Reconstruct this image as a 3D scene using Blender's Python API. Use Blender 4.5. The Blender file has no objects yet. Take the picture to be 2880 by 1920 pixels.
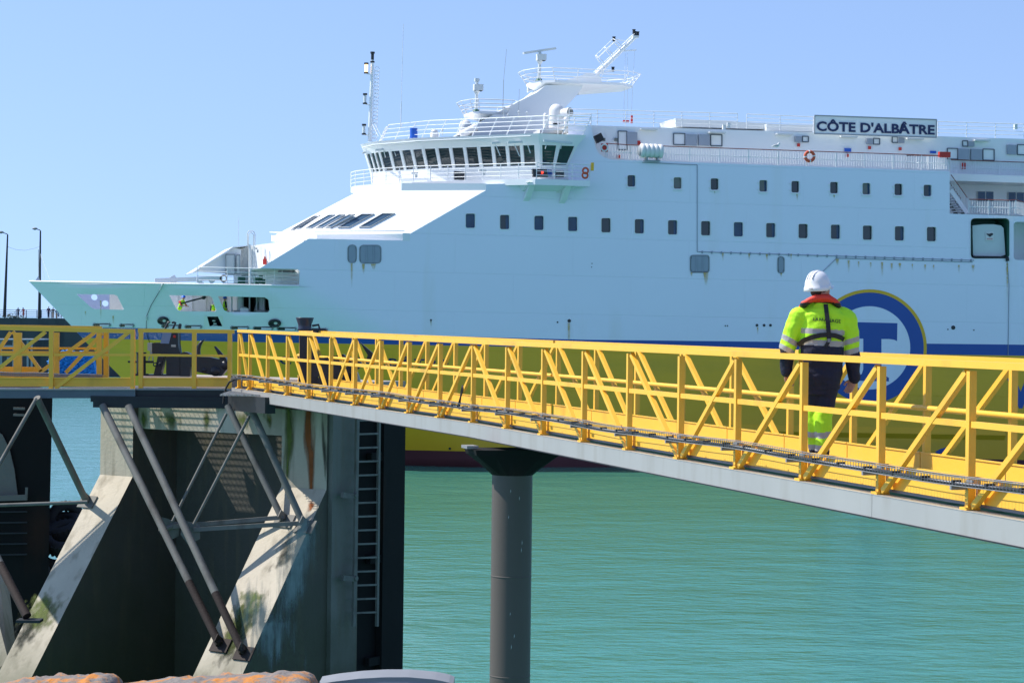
import bpy, math, random
from mathutils import Vector, Matrix, noise
from mathutils.geometry import delaunay_2d_cdt
random.seed(7)
R = math.radians
scene = bpy.context.scene
col = scene.collection

# ------------------------------------------------------------------ camera
EYE = 9.1                      # metres above the water
FOC = 6500.0                   # focal length in photo pixels (2880 wide)
roll, pitch = 0.012, math.atan(57.0 / 6500.0)
F = Vector((0, math.cos(pitch), -math.sin(pitch)))
Rt0 = Vector((1, 0, 0)); Up0 = Rt0.cross(F)
RT = (Rt0 * math.cos(roll) + Up0 * math.sin(roll)).normalized()
UP = RT.cross(F).normalized()
CAM = Vector((0, 0, EYE))
cam_d = bpy.data.cameras.new('camera'); cam = bpy.data.objects.new('camera', cam_d); col.objects.link(cam)
cam_d.sensor_width = 36; cam_d.lens = FOC / 2880 * 36; cam_d.clip_start = 0.3; cam_d.clip_end = 20000
m = Matrix.Identity(4)
for i in range(3):
    m[i][0] = RT[i]; m[i][1] = UP[i]; m[i][2] = -F[i]; m[i][3] = CAM[i]
cam.matrix_world = m
scene.camera = cam

# ------------------------------------------------------------------ light
SUN_EL = R(50)
sh = Vector((-0.985, 0.19, 0)).normalized()
sun_dir = Vector((sh.x * math.cos(SUN_EL), sh.y * math.cos(SUN_EL), math.sin(SUN_EL)))
sl = bpy.data.lights.new('sun', 'SUN'); sl.energy = 5.0; sl.angle = R(0.53); sl.color = (1.0, 0.955, 0.88)
so = bpy.data.objects.new('sun', sl); col.objects.link(so)
so.rotation_euler = (-sun_dir).to_track_quat('-Z', 'Y').to_euler()
w = bpy.data.worlds.new('World'); scene.world = w; w.use_nodes = True
wn = w.node_tree; bg = wn.nodes['Background']
sky = wn.nodes.new('ShaderNodeTexSky'); sky.sky_type = 'NISHITA'; sky.sun_disc = False
sky.sun_elevation = SUN_EL; sky.sun_rotation = math.atan2(sh.x, sh.y)
sky.air_density = 1.0; sky.dust_density = 0.25; sky.ozone_density = 2.5; sky.altitude = 10
wtc = wn.nodes.new('ShaderNodeTexCoord'); wmp = wn.nodes.new('ShaderNodeMapping'); wmp.inputs['Scale'].default_value = (1, 1, 0.7); wmp.inputs['Location'].default_value = (0, 0, 0.17)
wnm = wn.nodes.new('ShaderNodeVectorMath'); wnm.operation = 'NORMALIZE'
wn.links.new(wtc.outputs['Generated'], wmp.inputs[0]); wn.links.new(wmp.outputs[0], wnm.inputs[0]); wn.links.new(wnm.outputs[0], sky.inputs[0])
wmx = wn.nodes.new('ShaderNodeMix'); wmx.data_type = 'RGBA'; wmx.blend_type = 'MULTIPLY'; wmx.inputs[0].default_value = 1.0; wmx.inputs[7].default_value = (1.04, 1.01, 1.10, 1)
wn.links.new(sky.outputs[0], wmx.inputs[6]); wn.links.new(wmx.outputs[2], bg.inputs[0]); bg.inputs[1].default_value = 0.148
scene.view_settings.view_transform = 'Standard'; scene.view_settings.look = 'None'
scene.view_settings.exposure = 0.30; scene.view_settings.gamma = 1.0
scene.cycles.max_bounces = 6; scene.cycles.transparent_max_bounces = 8

# ------------------------------------------------------------------ projection helpers
def ray(px, py):
    return (F * FOC + RT * (px - 1440) + UP * (960 - py)).normalized()
def hit(px, py, p0, n):
    d = ray(px, py); return CAM + d * ((p0 - CAM).dot(n) / d.dot(n))
def atY(px, py, Y):
    d = ray(px, py); return CAM + d * (Y / d.y)
def atZ(px, py, h):
    d = ray(px, py); return CAM + d * ((h - EYE) / d.z)

# ------------------------------------------------------------------ objects
def tag(o, label=None, cat=None, group=None, kind=None):
    if label: o['label'] = label
    if cat: o['category'] = cat
    if group: o['group'] = group
    if kind: o['kind'] = kind
    return o
def empty(name, loc=(0, 0, 0), rz=0.0, label=None, cat=None, group=None):
    o = bpy.data.objects.new(name, None); col.objects.link(o)
    o.location = loc; o.rotation_euler = (0, 0, rz); o.empty_display_size = 0.2
    return tag(o, label, cat, group)
def copy_tree(o, parent=None):
    c = o.copy(); col.objects.link(c)
    if parent: c.parent = parent
    for ch in o.children:
        copy_tree(ch, c)
    return c

def frame(d):
    d = d.normalized()
    up = Vector((0, 0, 1)) if abs(d.z) < 0.95 else Vector((0, 1, 0))
    a = d.cross(up).normalized(); b = a.cross(d).normalized()
    return a, b

class MB:
    def __init__(s): s.v = []; s.f = []; s.m = []; s.s = []
    def add(s, vs, fs, mi=0, sm=False):
        o = len(s.v); s.v += [tuple(v) for v in vs]
        for f in fs: s.f.append(tuple(i + o for i in f)); s.m.append(mi); s.s.append(sm)
    def box(s, c, sx, sy, sz, ax=None, mi=0, taper=1.0):
        c = Vector(c)
        X, Y, Z = ax if ax else (Vector((1, 0, 0)), Vector((0, 1, 0)), Vector((0, 0, 1)))
        vs = []
        for k in (-1, 1):
            t = taper if k == 1 else 1.0
            for (i, j) in ((-1, -1), (1, -1), (1, 1), (-1, 1)):
                vs.append(c + X * (i * sx / 2 * t) + Y * (j * sy / 2 * t) + Z * (k * sz / 2))
        s.add(vs, [(0, 3, 2, 1), (4, 5, 6, 7), (0, 1, 5, 4), (1, 2, 6, 5), (2, 3, 7, 6), (3, 0, 4, 7)], mi)
        return s
    def bar(s, p, q, wd, ht, side=None, mi=0):
        """rectangular bar p->q; wd along side, ht across"""
        p = Vector(p); q = Vector(q); d = (q - p); L = d.length
        if L < 1e-6: return s
        d = d / L
        if side is None: a, b = frame(d)
        else:
            a = Vector(side); a = (a - d * a.dot(d)).normalized(); b = a.cross(d).normalized()
        vs = []
        for e in (p, q):
            for (i, j) in ((-1, -1), (1, -1), (1, 1), (-1, 1)):
                vs.append(e + a * (i * wd / 2) + b * (j * ht / 2))
        s.add(vs, [(0, 1, 2, 3), (7, 6, 5, 4), (0, 4, 5, 1), (1, 5, 6, 2), (2, 6, 7, 3), (3, 7, 4, 0)], mi)
        return s
    def tube(s, p, q, r, r2=None, n=8, mi=0, caps=True):
        p = Vector(p); q = Vector(q); r2 = r if r2 is None else r2
        if (q - p).length < 1e-6: return s
        a, b = frame(q - p); vs = []
        for e, rr in ((p, r), (q, r2)):
            for i in range(n):
                t = 2 * math.pi * i / n; vs.append(e + a * (rr * math.cos(t)) + b * (rr * math.sin(t)))
        s.add(vs, [(i, (i + 1) % n, n + (i + 1) % n, n + i) for i in range(n)], mi, True)
        if caps: s.add(vs, [tuple(range(n))[::-1], tuple(range(n, 2 * n))], mi)
        return s
    def path(s, pts, r, n=8, mi=0):
        pts = [Vector(p) for p in pts]; k = len(pts); rings = []
        pa = None
        for i in range(k):
            d = (pts[min(i + 1, k - 1)] - pts[max(i - 1, 0)]).normalized()
            if pa is None: a, b = frame(d)
            else:
                a = (pa - d * pa.dot(d)).normalized(); b = a.cross(d).normalized()
            pa = a
            rr = r[i] if isinstance(r, (list, tuple)) else r
            rings.append([pts[i] + a * (rr * math.cos(2 * math.pi * j / n)) + b * (rr * math.sin(2 * math.pi * j / n)) for j in range(n)])
        vs = [v for rg in rings for v in rg]
        fs = [(i * n + j, i * n + (j + 1) % n, (i + 1) * n + (j + 1) % n, (i + 1) * n + j) for i in range(k - 1) for j in range(n)]
        s.add(vs, fs, mi, True); s.add(vs, [tuple(range(n))[::-1], tuple(range((k - 1) * n, k * n))], mi)
        return s
    def prism(s, pts, ext, mi=0, mi_side=None):
        pts = [Vector(p) for p in pts]; n = len(pts); ext = Vector(ext)
        vs = pts + [p + ext for p in pts]; ms = mi if mi_side is None else mi_side
        s.add(vs, [tuple(range(n))], mi); s.add(vs, [tuple(range(n, 2 * n))[::-1]], ms)
        s.add(vs, [(i, i + n, (i + 1) % n + n, (i + 1) % n) for i in range(n)], ms)
        return s
    def loft(s, rings, mi=0, closed=True, caps=True, sm=True):
        n = len(rings[0]); vs = [v for r_ in rings for v in r_]
        rng = range(n) if closed else range(n - 1)
        s.add(vs, [(i * n + j, i * n + (j + 1) % n, (i + 1) * n + (j + 1) % n, (i + 1) * n + j) for i in range(len(rings) - 1) for j in rng], mi, sm)
        if caps: s.add(vs, [tuple(range(n))[::-1], tuple(range((len(rings) - 1) * n, len(rings) * n))], mi)
        return s
    def lathe(s, base, axis, prof, n=24, mi=0):
        base = Vector(base); axis = Vector(axis).normalized(); a, b = frame(axis)
        return s.loft([[base + axis * h + a * (max(r, 1e-4) * math.cos(2 * math.pi * j / n)) + b * (max(r, 1e-4) * math.sin(2 * math.pi * j / n)) for j in range(n)] for r, h in prof], mi)
    def sphere(s, c, rx, ry=None, rz=None, mi=0, n=12, k=8, ax=None):
        ry = rx if ry is None else ry; rz = rx if rz is None else rz; c = Vector(c)
        X, Y, Z = ax if ax else (Vector((1, 0, 0)), Vector((0, 1, 0)), Vector((0, 0, 1)))
        rings = []
        for i in range(k + 1):
            t = math.pi * (0.01 + 0.98 * i / k); rings.append([c + X * (rx * math.sin(t) * math.cos(2 * math.pi * j / n)) + Y * (ry * math.sin(t) * math.sin(2 * math.pi * j / n)) - Z * (rz * math.cos(t)) for j in range(n)])
        return s.loft(rings, mi)
    def clusters(s):
        """far-apart pieces of this mesh, each a list of face indices"""
        par = list(range(len(s.v)))
        def fd(i):
            while par[i] != i: par[i] = par[par[i]]; i = par[i]
            return i
        for f in s.f:
            a = fd(f[0])
            for i in f[1:]:
                b = fd(i)
                if a != b: par[b] = a
        isl = {}
        for k, f in enumerate(s.f): isl.setdefault(fd(f[0]), []).append(k)
        keys = list(isl); n = len(keys)
        if n > 700: return [list(range(len(s.f)))]
        bb = []
        for k in keys:
            ids = {i for f in isl[k] for i in s.f[f]}
            bb.append(([min(s.v[i][j] for i in ids) for j in range(3)], [max(s.v[i][j] for i in ids) for j in range(3)]))
        sz = [max(h[j] - l[j] for j in range(3)) for l, h in bb]
        g = list(range(n))
        def fg(i):
            while g[i] != i: g[i] = g[g[i]]; i = g[i]
            return i
        for i in range(n):
            for j in range(i + 1, n):
                gap = math.sqrt(sum(max(0, bb[i][0][k] - bb[j][1][k], bb[j][0][k] - bb[i][1][k]) ** 2 for k in range(3)))
                if gap <= max(0.02, 0.45 * max(sz[i], sz[j])):
                    a, b = fg(i), fg(j)
                    if a != b: g[b] = a
        out = {}
        for i in range(n): out.setdefault(fg(i), []).extend(isl[keys[i]])
        return list(out.values())
    def build(s, name, mats, parent=None, org=None, split=True):
        if split and parent is not None and org is None and len(s.f) < 6000:
            cl = s.clusters()
            if 1 < len(cl) <= 100:
                cl.sort(key=len, reverse=True); objs = []
                for fl in cl:
                    q = MB(); mp = {}
                    for k in fl:
                        for i in s.f[k]:
                            if i not in mp: mp[i] = len(q.v); q.v.append(s.v[i])
                        q.f.append(tuple(mp[i] for i in s.f[k])); q.m.append(s.m[k]); q.s.append(s.s[k])
                    objs.append(q.build(name, mats, parent, split=False))
                return objs[0]
        me = bpy.data.meshes.new(name)
        vs = s.v
        if org is not None: vs = [tuple(Vector(v) - Vector(org)) for v in vs]
        me.from_pydata(vs, [], s.f)
        if not isinstance(mats, (list, tuple)): mats = [mats]
        for mt in mats: me.materials.append(mt)
        for p, mi, sm in zip(me.polygons, s.m, s.s): p.material_index = mi; p.use_smooth = sm
        me.update()
        o = bpy.data.objects.new(name, me); col.objects.link(o)
        if org is not None: o.location = org
        if parent: o.parent = parent
        return o
def fix_normals(o):
    import bmesh
    b = bmesh.new(); b.from_mesh(o.data); bmesh.ops.recalc_face_normals(b, faces=b.faces); b.to_mesh(o.data); b.free()
    return o

# ------------------------------------------------------------------ materials
def srgb(r, g, b):
    f = lambda c: c / 12.92 if c <= 0.04045 else ((c + 0.055) / 1.055) ** 2.4
    return (f(r / 255), f(g / 255), f(b / 255), 1)
def mat(name, c, rough=0.5, metal=0.0, var=0.08, scale=3.0, bump=0.0, bscale=40.0, coat=0.0, spec=0.5, streak=None, coord='Object', stretch=(1, 1, 1)):
    mt = bpy.data.materials.new(name); mt.use_nodes = True
    nt = mt.node_tree; N = nt.nodes; L = nt.links; b = N['Principled BSDF']
    c = tuple(c[:3]) + (1,)
    b.inputs['Roughness'].default_value = rough; b.inputs['Metallic'].default_value = metal
    b.inputs['Specular IOR Level'].default_value = spec
    b.inputs['Coat Weight'].default_value = coat
    tc = N.new('ShaderNodeTexCoord'); mp = N.new('ShaderNodeMapping'); mp.inputs['Scale'].default_value = stretch
    L.new(tc.outputs[coord], mp.inputs['Vector'])
    ns = N.new('ShaderNodeTexNoise'); ns.inputs['Scale'].default_value = scale; ns.inputs['Detail'].default_value = 6
    L.new(mp.outputs[0], ns.inputs['Vector'])
    mx = N.new('ShaderNodeMix'); mx.data_type = 'RGBA'
    mx.inputs[6].default_value = tuple(max(0, x * (1 - var)) for x in c[:3]) + (1,)
    mx.inputs[7].default_value = tuple(min(1, x * (1 + var)) for x in c[:3]) + (1,)
    L.new(ns.outputs['Fac'], mx.inputs[0]); out = mx.outputs[2]
    if streak:   # (colour, amount, scale, stretch, lo, hi)
        sc, amt, ssc, sst, lo, hi = streak
        m2 = N.new('ShaderNodeMapping'); m2.inputs['Scale'].default_value = sst; L.new(tc.outputs[coord], m2.inputs['Vector'])
        n2 = N.new('ShaderNodeTexNoise'); n2.inputs['Scale'].default_value = ssc; n2.inputs['Detail'].default_value = 8; L.new(m2.outputs[0], n2.inputs['Vector'])
        rp = N.new('ShaderNodeMapRange'); rp.inputs[1].default_value = lo; rp.inputs[2].default_value = hi; rp.inputs[4].default_value = amt
        L.new(n2.outputs['Fac'], rp.inputs[0])
        mm = N.new('ShaderNodeMix'); mm.data_type = 'RGBA'; L.new(rp.outputs[0], mm.inputs[0]); L.new(out, mm.inputs[6]); mm.inputs[7].default_value = tuple(sc[:3]) + (1,)
        out = mm.outputs[2]
    L.new(out, b.inputs['Base Color'])
    if bump > 0:
        n3 = N.new('ShaderNodeTexNoise'); n3.inputs['Scale'].default_value = bscale; n3.inputs['Detail'].default_value = 5; L.new(mp.outputs[0], n3.inputs['Vector'])
        bp = N.new('ShaderNodeBump'); bp.inputs['Strength'].default_value = bump; bp.inputs['Distance'].default_value = 0.02
        L.new(n3.outputs['Fac'], bp.inputs['Height']); L.new(bp.outputs[0], b.inputs['Normal'])
    return mt
def glow(name, c, e):
    mt = mat(name, c, 0.3); b = mt.node_tree.nodes['Principled BSDF']
    b.inputs['Emission Color'].default_value = tuple(c[:3]) + (1,); b.inputs['Emission Strength'].default_value = e
    return mt

M = {}
dirt = (0.16, 0.10, 0.04)
M['yellow'] = mat('yellow_paint', (0.90, 0.50, 0.045), 0.45, var=0.06, scale=2.0, bump=0.08, bscale=60, streak=((0.30, 0.17, 0.03), 0.55, 1.3, (1, 1, 0.6), 0.60, 0.80))
M['galv'] = mat('galvanised_steel', (0.24, 0.25, 0.26), 0.6, 0.15, var=0.18, scale=2.5, bump=0.05, streak=((0.20, 0.20, 0.20), 0.5, 2.0, (2, 2, 0.5), 0.55, 0.8))
M['alu'] = mat('weathered_aluminium', (0.42, 0.41, 0.385), 0.45, 0.25, var=0.10, scale=1.5, streak=((0.30, 0.27, 0.22), 0.55, 2.2, (1.5, 1.5, 0.35), 0.52, 0.78))
M['darksteel'] = mat('dark_steel', (0.030, 0.034, 0.038), 0.6, 0.1, spec=0.3, var=0.25, scale=4)
M['black'] = mat('black_paint', (0.018, 0.021, 0.028), 0.38, var=0.3, scale=6, bump=0.05)
M['rubber'] = mat('black_rubber', (0.02, 0.02, 0.022), 0.8, var=0.3, scale=5, bump=0.3, bscale=30)
M['pile'] = mat('grey_pile_paint', (0.11, 0.095, 0.083), 0.5, spec=0.2, var=0.08, scale=1.2, bump=0.04, bscale=20, streak=((0.09, 0.09, 0.09), 0.4, 4, (1, 1, 0.4), 0.6, 0.75))

def concrete(name, base, algae_lo, algae_hi):
    mt = mat(name, base, 0.85, var=0.18, scale=1.6, bump=0.35, bscale=14, streak=((0.14, 0.115, 0.07), 0.55, 1.4, (3.0, 3.0, 0.35), 0.52, 0.74))
    nt = mt.node_tree; N = nt.nodes; L = nt.links; b = N['Principled BSDF']
    src = b.inputs['Base Color'].links[0].from_socket
    geo = N.new('ShaderNodeNewGeometry'); sx = N.new('ShaderNodeSeparateXYZ'); L.new(geo.outputs['Position'], sx.inputs[0])
    nz = N.new('ShaderNodeTexNoise'); nz.inputs['Scale'].default_value = 1.3; nz.inputs['Detail'].default_value = 8
    L.new(geo.outputs['Position'], nz.inputs['Vector'])
    ad = N.new('ShaderNodeMath'); ad.operation = 'MULTIPLY_ADD'; L.new(nz.outputs['Fac'], ad.inputs[0]); ad.inputs[1].default_value = 2.4; L.new(sx.outputs['Z'], ad.inputs[2])
    rp = N.new('ShaderNodeMapRange'); rp.inputs[1].default_value = algae_lo + 1.2; rp.inputs[2].default_value = algae_hi + 1.2; rp.inputs[3].default_value = 0.85; rp.inputs[4].default_value = 0.0
    L.new(ad.outputs[0], rp.inputs[0])
    mm = N.new('ShaderNodeMix'); mm.data_type = 'RGBA'; L.new(rp.outputs[0], mm.inputs[0]); L.new(src, mm.inputs[6]); mm.inputs[7].default_value = (0.045, 0.055, 0.018, 1)
    L.new(mm.outputs[2], b.inputs['Base Color'])
    # board lines
    wv = N.new('ShaderNodeTexNoise'); wv.inputs['Scale'].default_value = 60; L.new(geo.outputs['Position'], wv.inputs['Vector'])
    return mt
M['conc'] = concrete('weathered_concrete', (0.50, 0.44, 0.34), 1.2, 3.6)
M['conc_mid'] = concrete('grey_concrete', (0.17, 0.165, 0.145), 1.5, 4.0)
M['conc_dark'] = concrete('dark_concrete', (0.080, 0.074, 0.060), 1.0, 4.5)  # darker base tone for the fin sides and the back wall
M['bluegrey'] = mat('blue_grey_steel', (0.10, 0.13, 0.16), 0.5, 0.2, var=0.2, scale=3)
M['tarred'] = mat('tarred_steel', (0.012, 0.012, 0.012), 0.75, spec=0.15, var=0.4, scale=1.0, bump=0.3, bscale=5, streak=((0.05, 0.022, 0.012), 0.6, 1.2, (1, 1, 0.3), 0.55, 0.72))
M['deckconc'] = mat('deck_concrete', (0.36, 0.32, 0.28), 0.85, var=0.2, scale=3, bump=0.2, streak=((0.42, 0.22, 0.14), 0.5, 1.5, (1, 1, 1), 0.55, 0.7))
# ship paints
def shipwhite(name, c, rough=0.35):
    return mat(name, c, rough, var=0.02, scale=0.25, streak=((0.66, 0.64, 0.55), 0.35, 0.5, (1, 1, 0.15), 0.58, 0.80), spec=0.5)
M['swhite'] = shipwhite('ship_white_paint', (0.80, 0.82, 0.82))
M['hwhite'] = shipwhite('hull_pale_paint', (0.82, 0.83, 0.92))
def plating(mt, amt=0.35):
    nt = mt.node_tree; N = nt.nodes; L = nt.links; b = N['Principled BSDF']; tc = N.new('ShaderNodeTexCoord')
    rot = N.new('ShaderNodeMapping'); rot.inputs['Rotation'].default_value = (R(90), 0, 0); L.new(tc.outputs['Object'], rot.inputs[0])
    br = N.new('ShaderNodeTexBrick'); br.inputs['Scale'].default_value = 1.0; br.inputs['Brick Width'].default_value = 7.5; br.inputs['Row Height'].default_value = 2.4; br.inputs['Mortar Size'].default_value = .03; br.inputs['Mortar Smooth'].default_value = 1.0
    for k in ('Color1', 'Color2'): br.inputs[k].default_value = (1, 1, 1, 1)
    br.inputs['Mortar'].default_value = (0, 0, 0, 1); L.new(rot.outputs[0], br.inputs['Vector'])
    nz = N.new('ShaderNodeTexNoise'); nz.inputs['Scale'].default_value = .9; nz.inputs['Detail'].default_value = 3; L.new(tc.outputs['Object'], nz.inputs['Vector'])
    ad = N.new('ShaderNodeMath'); ad.operation = 'MULTIPLY_ADD'; L.new(nz.outputs['Fac'], ad.inputs[0]); ad.inputs[1].default_value = 1.4; L.new(br.outputs['Color'], ad.inputs[2])
    bp = N.new('ShaderNodeBump'); bp.inputs['Strength'].default_value = amt; bp.inputs['Distance'].default_value = .05; L.new(ad.outputs[0], bp.inputs['Height']); L.new(bp.outputs[0], b.inputs['Normal'])
plating(M['hwhite'])
M['syellow'] = mat('ship_yellow_paint', (0.80, 0.44, 0.015), 0.4, var=0.05, scale=0.3, streak=((0.30, 0.24, 0.03), 0.4, 0.4, (0.3, 0.3, 1.0), 0.55, 0.8))
plating(M['syellow'])
M['sblue'] = mat('ship_blue_paint', (0.012, 0.075, 0.33), 0.4, var=0.06, scale=0.4)
M['snavy'] = mat('navy_letter_paint', (0.012, 0.022, 0.09), 0.5, var=0.05)
M['sboot'] = mat('boot_top_red_paint', (0.10, 0.02, 0.022), 0.6, var=0.2, scale=0.5)
M['sdeck'] = mat('green_deck_paint', (0.05, 0.17, 0.12), 0.6, var=0.1)
M['sgrey'] = mat('ship_grey', (0.30, 0.33, 0.35), 0.5, var=0.1, scale=2)
M['louvre'] = mat('louvre_grey', (0.30, 0.34, 0.40), 0.5, var=0.1, scale=2)
M['rust'] = mat('rust_stain', (0.36, 0.22, 0.05), 0.8, var=0.3, scale=3)
M['glass'] = mat('tinted_glass', (0.012, 0.03, 0.035), 0.06, var=0.3, scale=0.6, spec=0.7)
M['glass2'] = mat('cabin_glass_blue', (0.02, 0.07, 0.14), 0.12, var=0.5, scale=1.5)
M['glass3'] = mat('cabin_glass_curtain', (0.16, 0.17, 0.15), 0.25, var=0.2, scale=1.5)
M['glassf'] = mat('front_glass', (0.05, 0.10, 0.16), 0.05, var=0.2, scale=1.0)
M['orange'] = mat('orange_plastic', (0.62, 0.09, 0.03), 0.5)
M['red'] = mat('red_paint', (0.55, 0.03, 0.02), 0.5)
M['teak'] = mat('teak_handrail', (0.20, 0.05, 0.03), 0.5)
M['bluebox'] = mat('blue_plastic', (0.01, 0.10, 0.50), 0.4)
M['redlamp'] = glow('red_signal', (1.0, 0.04, 0.02), 3.0)
M['warmlamp'] = glow('warm_mast_lamp', (1.0, 0.55, 0.15), 4.0)
M['canvas'] = mat('white_canvas', (0.62, 0.66, 0.66), 0.8, var=0.05, scale=2, bump=0.3, bscale=3)
M['steel_w'] = mat('white_bollard_paint', (0.72, 0.72, 0.70), 0.5, var=0.06)
M['palewalk'] = mat('pale_walkway_paint', (0.66, 0.66, 0.62), 0.7, var=0.05)
M['strut'] = mat('dull_strut_steel', (0.165, 0.162, 0.148), 0.65, 0.1, var=0.25, scale=3, bump=.1, spec=.25, streak=((0.06, 0.05, 0.04), .6, 3, (1, 1, .5), .5, .7))
M['deckpale'] = mat('pale_deck_paint', (0.45, 0.47, 0.45), 0.6, var=0.08)
M['green'] = mat('dark_green_paint', (0.01, 0.09, 0.06), 0.5)
# clothes etc
M['hiviz'] = mat('hi_vis_fabric', (0.52, 0.95, 0.02), 0.75, var=0.06, scale=8, bump=0.5, bscale=14)
M['navy'] = mat('navy_fabric', (0.010, 0.011, 0.032), 0.75, var=0.2, scale=9, bump=0.6, bscale=14)
M['reflect'] = mat('reflective_tape', (0.40, 0.38, 0.36), 0.5, var=0.05, scale=10)
M['skin'] = mat('skin', (0.55, 0.28, 0.19), 0.55, var=0.06, scale=20)
M['hair'] = mat('dark_hair', (0.035, 0.018, 0.010), 0.7, var=0.3, scale=40)
M['helmet'] = mat('helmet_white', (0.80, 0.80, 0.80), 0.3, var=0.01)
M['bhelmet'] = mat('helmet_blue', (0.01, 0.14, 0.75), 0.35, var=0.02)
M['vestred'] = mat('lifejacket_red', (0.75, 0.045, 0.02), 0.6, var=0.08, scale=10, bump=0.4, bscale=20)
M['strap'] = mat('black_strap', (0.01, 0.01, 0.012), 0.6)
M['boot'] = mat('boot_leather', (0.012, 0.012, 0.014), 0.5)
M['pink'] = mat('coral_fabric', (0.60, 0.10, 0.09), 0.8)
M['denim'] = mat('denim_fabric', (0.02, 0.03, 0.07), 0.8)
M['plum'] = mat('plum_fabric', (0.05, 0.02, 0.06), 0.8)
M['palecloth'] = mat('pale_fabric', (0.35, 0.38, 0.45), 0.8)
M['rope_blue'] = mat('blue_rope', (0.02, 0.30, 0.95), 0.6, var=0.35, scale=6, bump=0.8, bscale=40)

# ------------------------------------------------------------------ water
def make_water():
    mb = MB(); mb.add([(-6000, 0, 0), (6000, 0, 0), (6000, 12000, 0), (-6000, 12000, 0)], [(0, 1, 2, 3)])
    mt = bpy.data.materials.new('harbour_water'); mt.use_nodes = True
    N = mt.node_tree.nodes; L = mt.node_tree.links; b = N['Principled BSDF']
    tc = N.new('ShaderNodeTexCoord')
    n0 = N.new('ShaderNodeTexNoise'); n0.inputs['Scale'].default_value = 0.05; n0.inputs['Detail'].default_value = 4
    mp0 = N.new('ShaderNodeMapping'); mp0.inputs['Scale'].default_value = (0.5, 1.5, 1); L.new(tc.outputs['Object'], mp0.inputs[0]); L.new(mp0.outputs[0], n0.inputs['Vector'])
    mx = N.new('ShaderNodeMix'); mx.data_type = 'RGBA'; L.new(n0.outputs['Fac'], mx.inputs[0])
    mx.inputs[6].default_value = (0.042, 0.195, 0.135, 1); mx.inputs[7].default_value = (0.058, 0.250, 0.200, 1)
    L.new(mx.outputs[2], b.inputs['Base Color'])
    b.inputs['Roughness'].default_value = 0.14; b.inputs['IOR'].default_value = 1.33
    def wave(scale, st, det, rot):
        mp = N.new('ShaderNodeMapping'); mp.inputs['Scale'].default_value = st; mp.inputs['Rotation'].default_value = (0, 0, rot)
        L.new(tc.outputs['Object'], mp.inputs[0]); n = N.new('ShaderNodeTexNoise'); n.inputs['Scale'].default_value = scale; n.inputs['Detail'].default_value = det; n.inputs['Roughness'].default_value = 0.55
        L.new(mp.outputs[0], n.inputs['Vector']); return n.outputs['Fac']
    b1 = N.new('ShaderNodeBump'); b1.inputs['Strength'].default_value = 1.0; b1.inputs['Distance'].default_value = 0.050; L.new(wave(2.1, (0.6, 1.0, 1), 3, 0.12), b1.inputs['Height'])
    b2 = N.new('ShaderNodeBump'); b2.inputs['Strength'].default_value = 1.0; b2.inputs['Distance'].default_value = 0.14; L.new(wave(0.33, (0.8, 1.2, 1), 3, -0.2), b2.inputs['Height'])
    L.new(b2.outputs[0], b1.inputs['Normal']); L.new(b1.outputs[0], b.inputs['Normal'])
    return tag(mb.build('water', mt), kind='structure')
make_water()

# ================================================================== FERRY
PHI, TRIM = R(11.5), 0.0075
ferry = empty('ferry', (0, 144, 0), 0, 'large white ferry with blue stripe and yellow lower hull lying across the harbour', 'ferry')
ferry.rotation_euler = (0, TRIM, PHI)
FM = Matrix.Translation((0, 144, 0)) @ ferry.rotation_euler.to_matrix().to_4x4()
FI = FM.inverted(); FIR = FI.to_3x3(); FCAM = FI @ CAM
def S(px, py, c=0.0):
    d = FIR @ ray(px, py); return FCAM + d * ((c - FCAM.y) / d.y)
def Spl(px, py, p0, n):
    d = FIR @ ray(px, py); return FCAM + d * ((p0 - FCAM).dot(n) / d.dot(n))
def lerp_tab(tab, x):
    if x <= tab[0][0]: return tab[0][1]
    for (x0, y0), (x1, y1) in zip(tab, tab[1:]):
        if x <= x1: return y0 + (y1 - y0) * (x - x0) / (x1 - x0)
    return tab[-1][1]
STEM = [(792, 82), (905, 190), (960, 240), (1055, 335), (1150, 415), (1260, 470), (1345, 490)]
PAR = [(792, 860), (940, 1130), (1300, 1350)]
PEX = [(792, 2.0), (950, 1.75), (1300, 1.3)]
HB = 12.0
def hull_c(px, py):
    if py < 806 and px > 725: return 0.0
    xs = lerp_tab(STEM, py); xp = lerp_tab(PAR, py); s = (px - xs) / (xp - xs)
    if s >= 1: return 0.0
    return HB * (1 - max(s, 0)) ** lerp_tab(PEX, py)
def HS(px, py, off=0.0):
    return S(px, py, hull_c(px, py) - off)
def rrect(x0, y0, x1, y1, r, n=3, sk=0.0):
    pts = []
    for (cx, cy, a0) in ((x1 - r, y0 + r, -90), (x1 - r, y1 - r, 0), (x0 + r, y1 - r, 90), (x0 + r, y0 + r, 180)):
        for i in range(n + 1):
            a = R(a0 + 90 * i / n); y = cy + r * math.sin(a)
            pts.append((cx + r * math.cos(a) + sk * (y - y0), y))
    return pts
def inside(p, poly):
    x, y = p; c = False; j = len(poly) - 1
    for i in range(len(poly)):
        xi, yi = poly[i]; xj, yj = poly[j]
        if (yi > y) != (yj > y) and x < (xj - xi) * (y - yi) / (yj - yi) + xi: c = not c
        j = i
    return c
L_TOP = [(150, 919), (383, 922), (667, 929), (900, 936), (1137, 941), (1400, 949), (1640, 955), (2100, 960), (2609, 966), (2880, 969), (3700, 981)]
L_MID = [(150, 947), (383, 954), (667, 961), (1137, 969), (1640, 978), (2100, 987), (2609, 996), (2880, 1000), (3700, 1014)]
L_BOT = [(300, 1252), (1137, 1265), (1330, 1269), (2750, 1290), (2880, 1293), (3700, 1306)]
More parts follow.
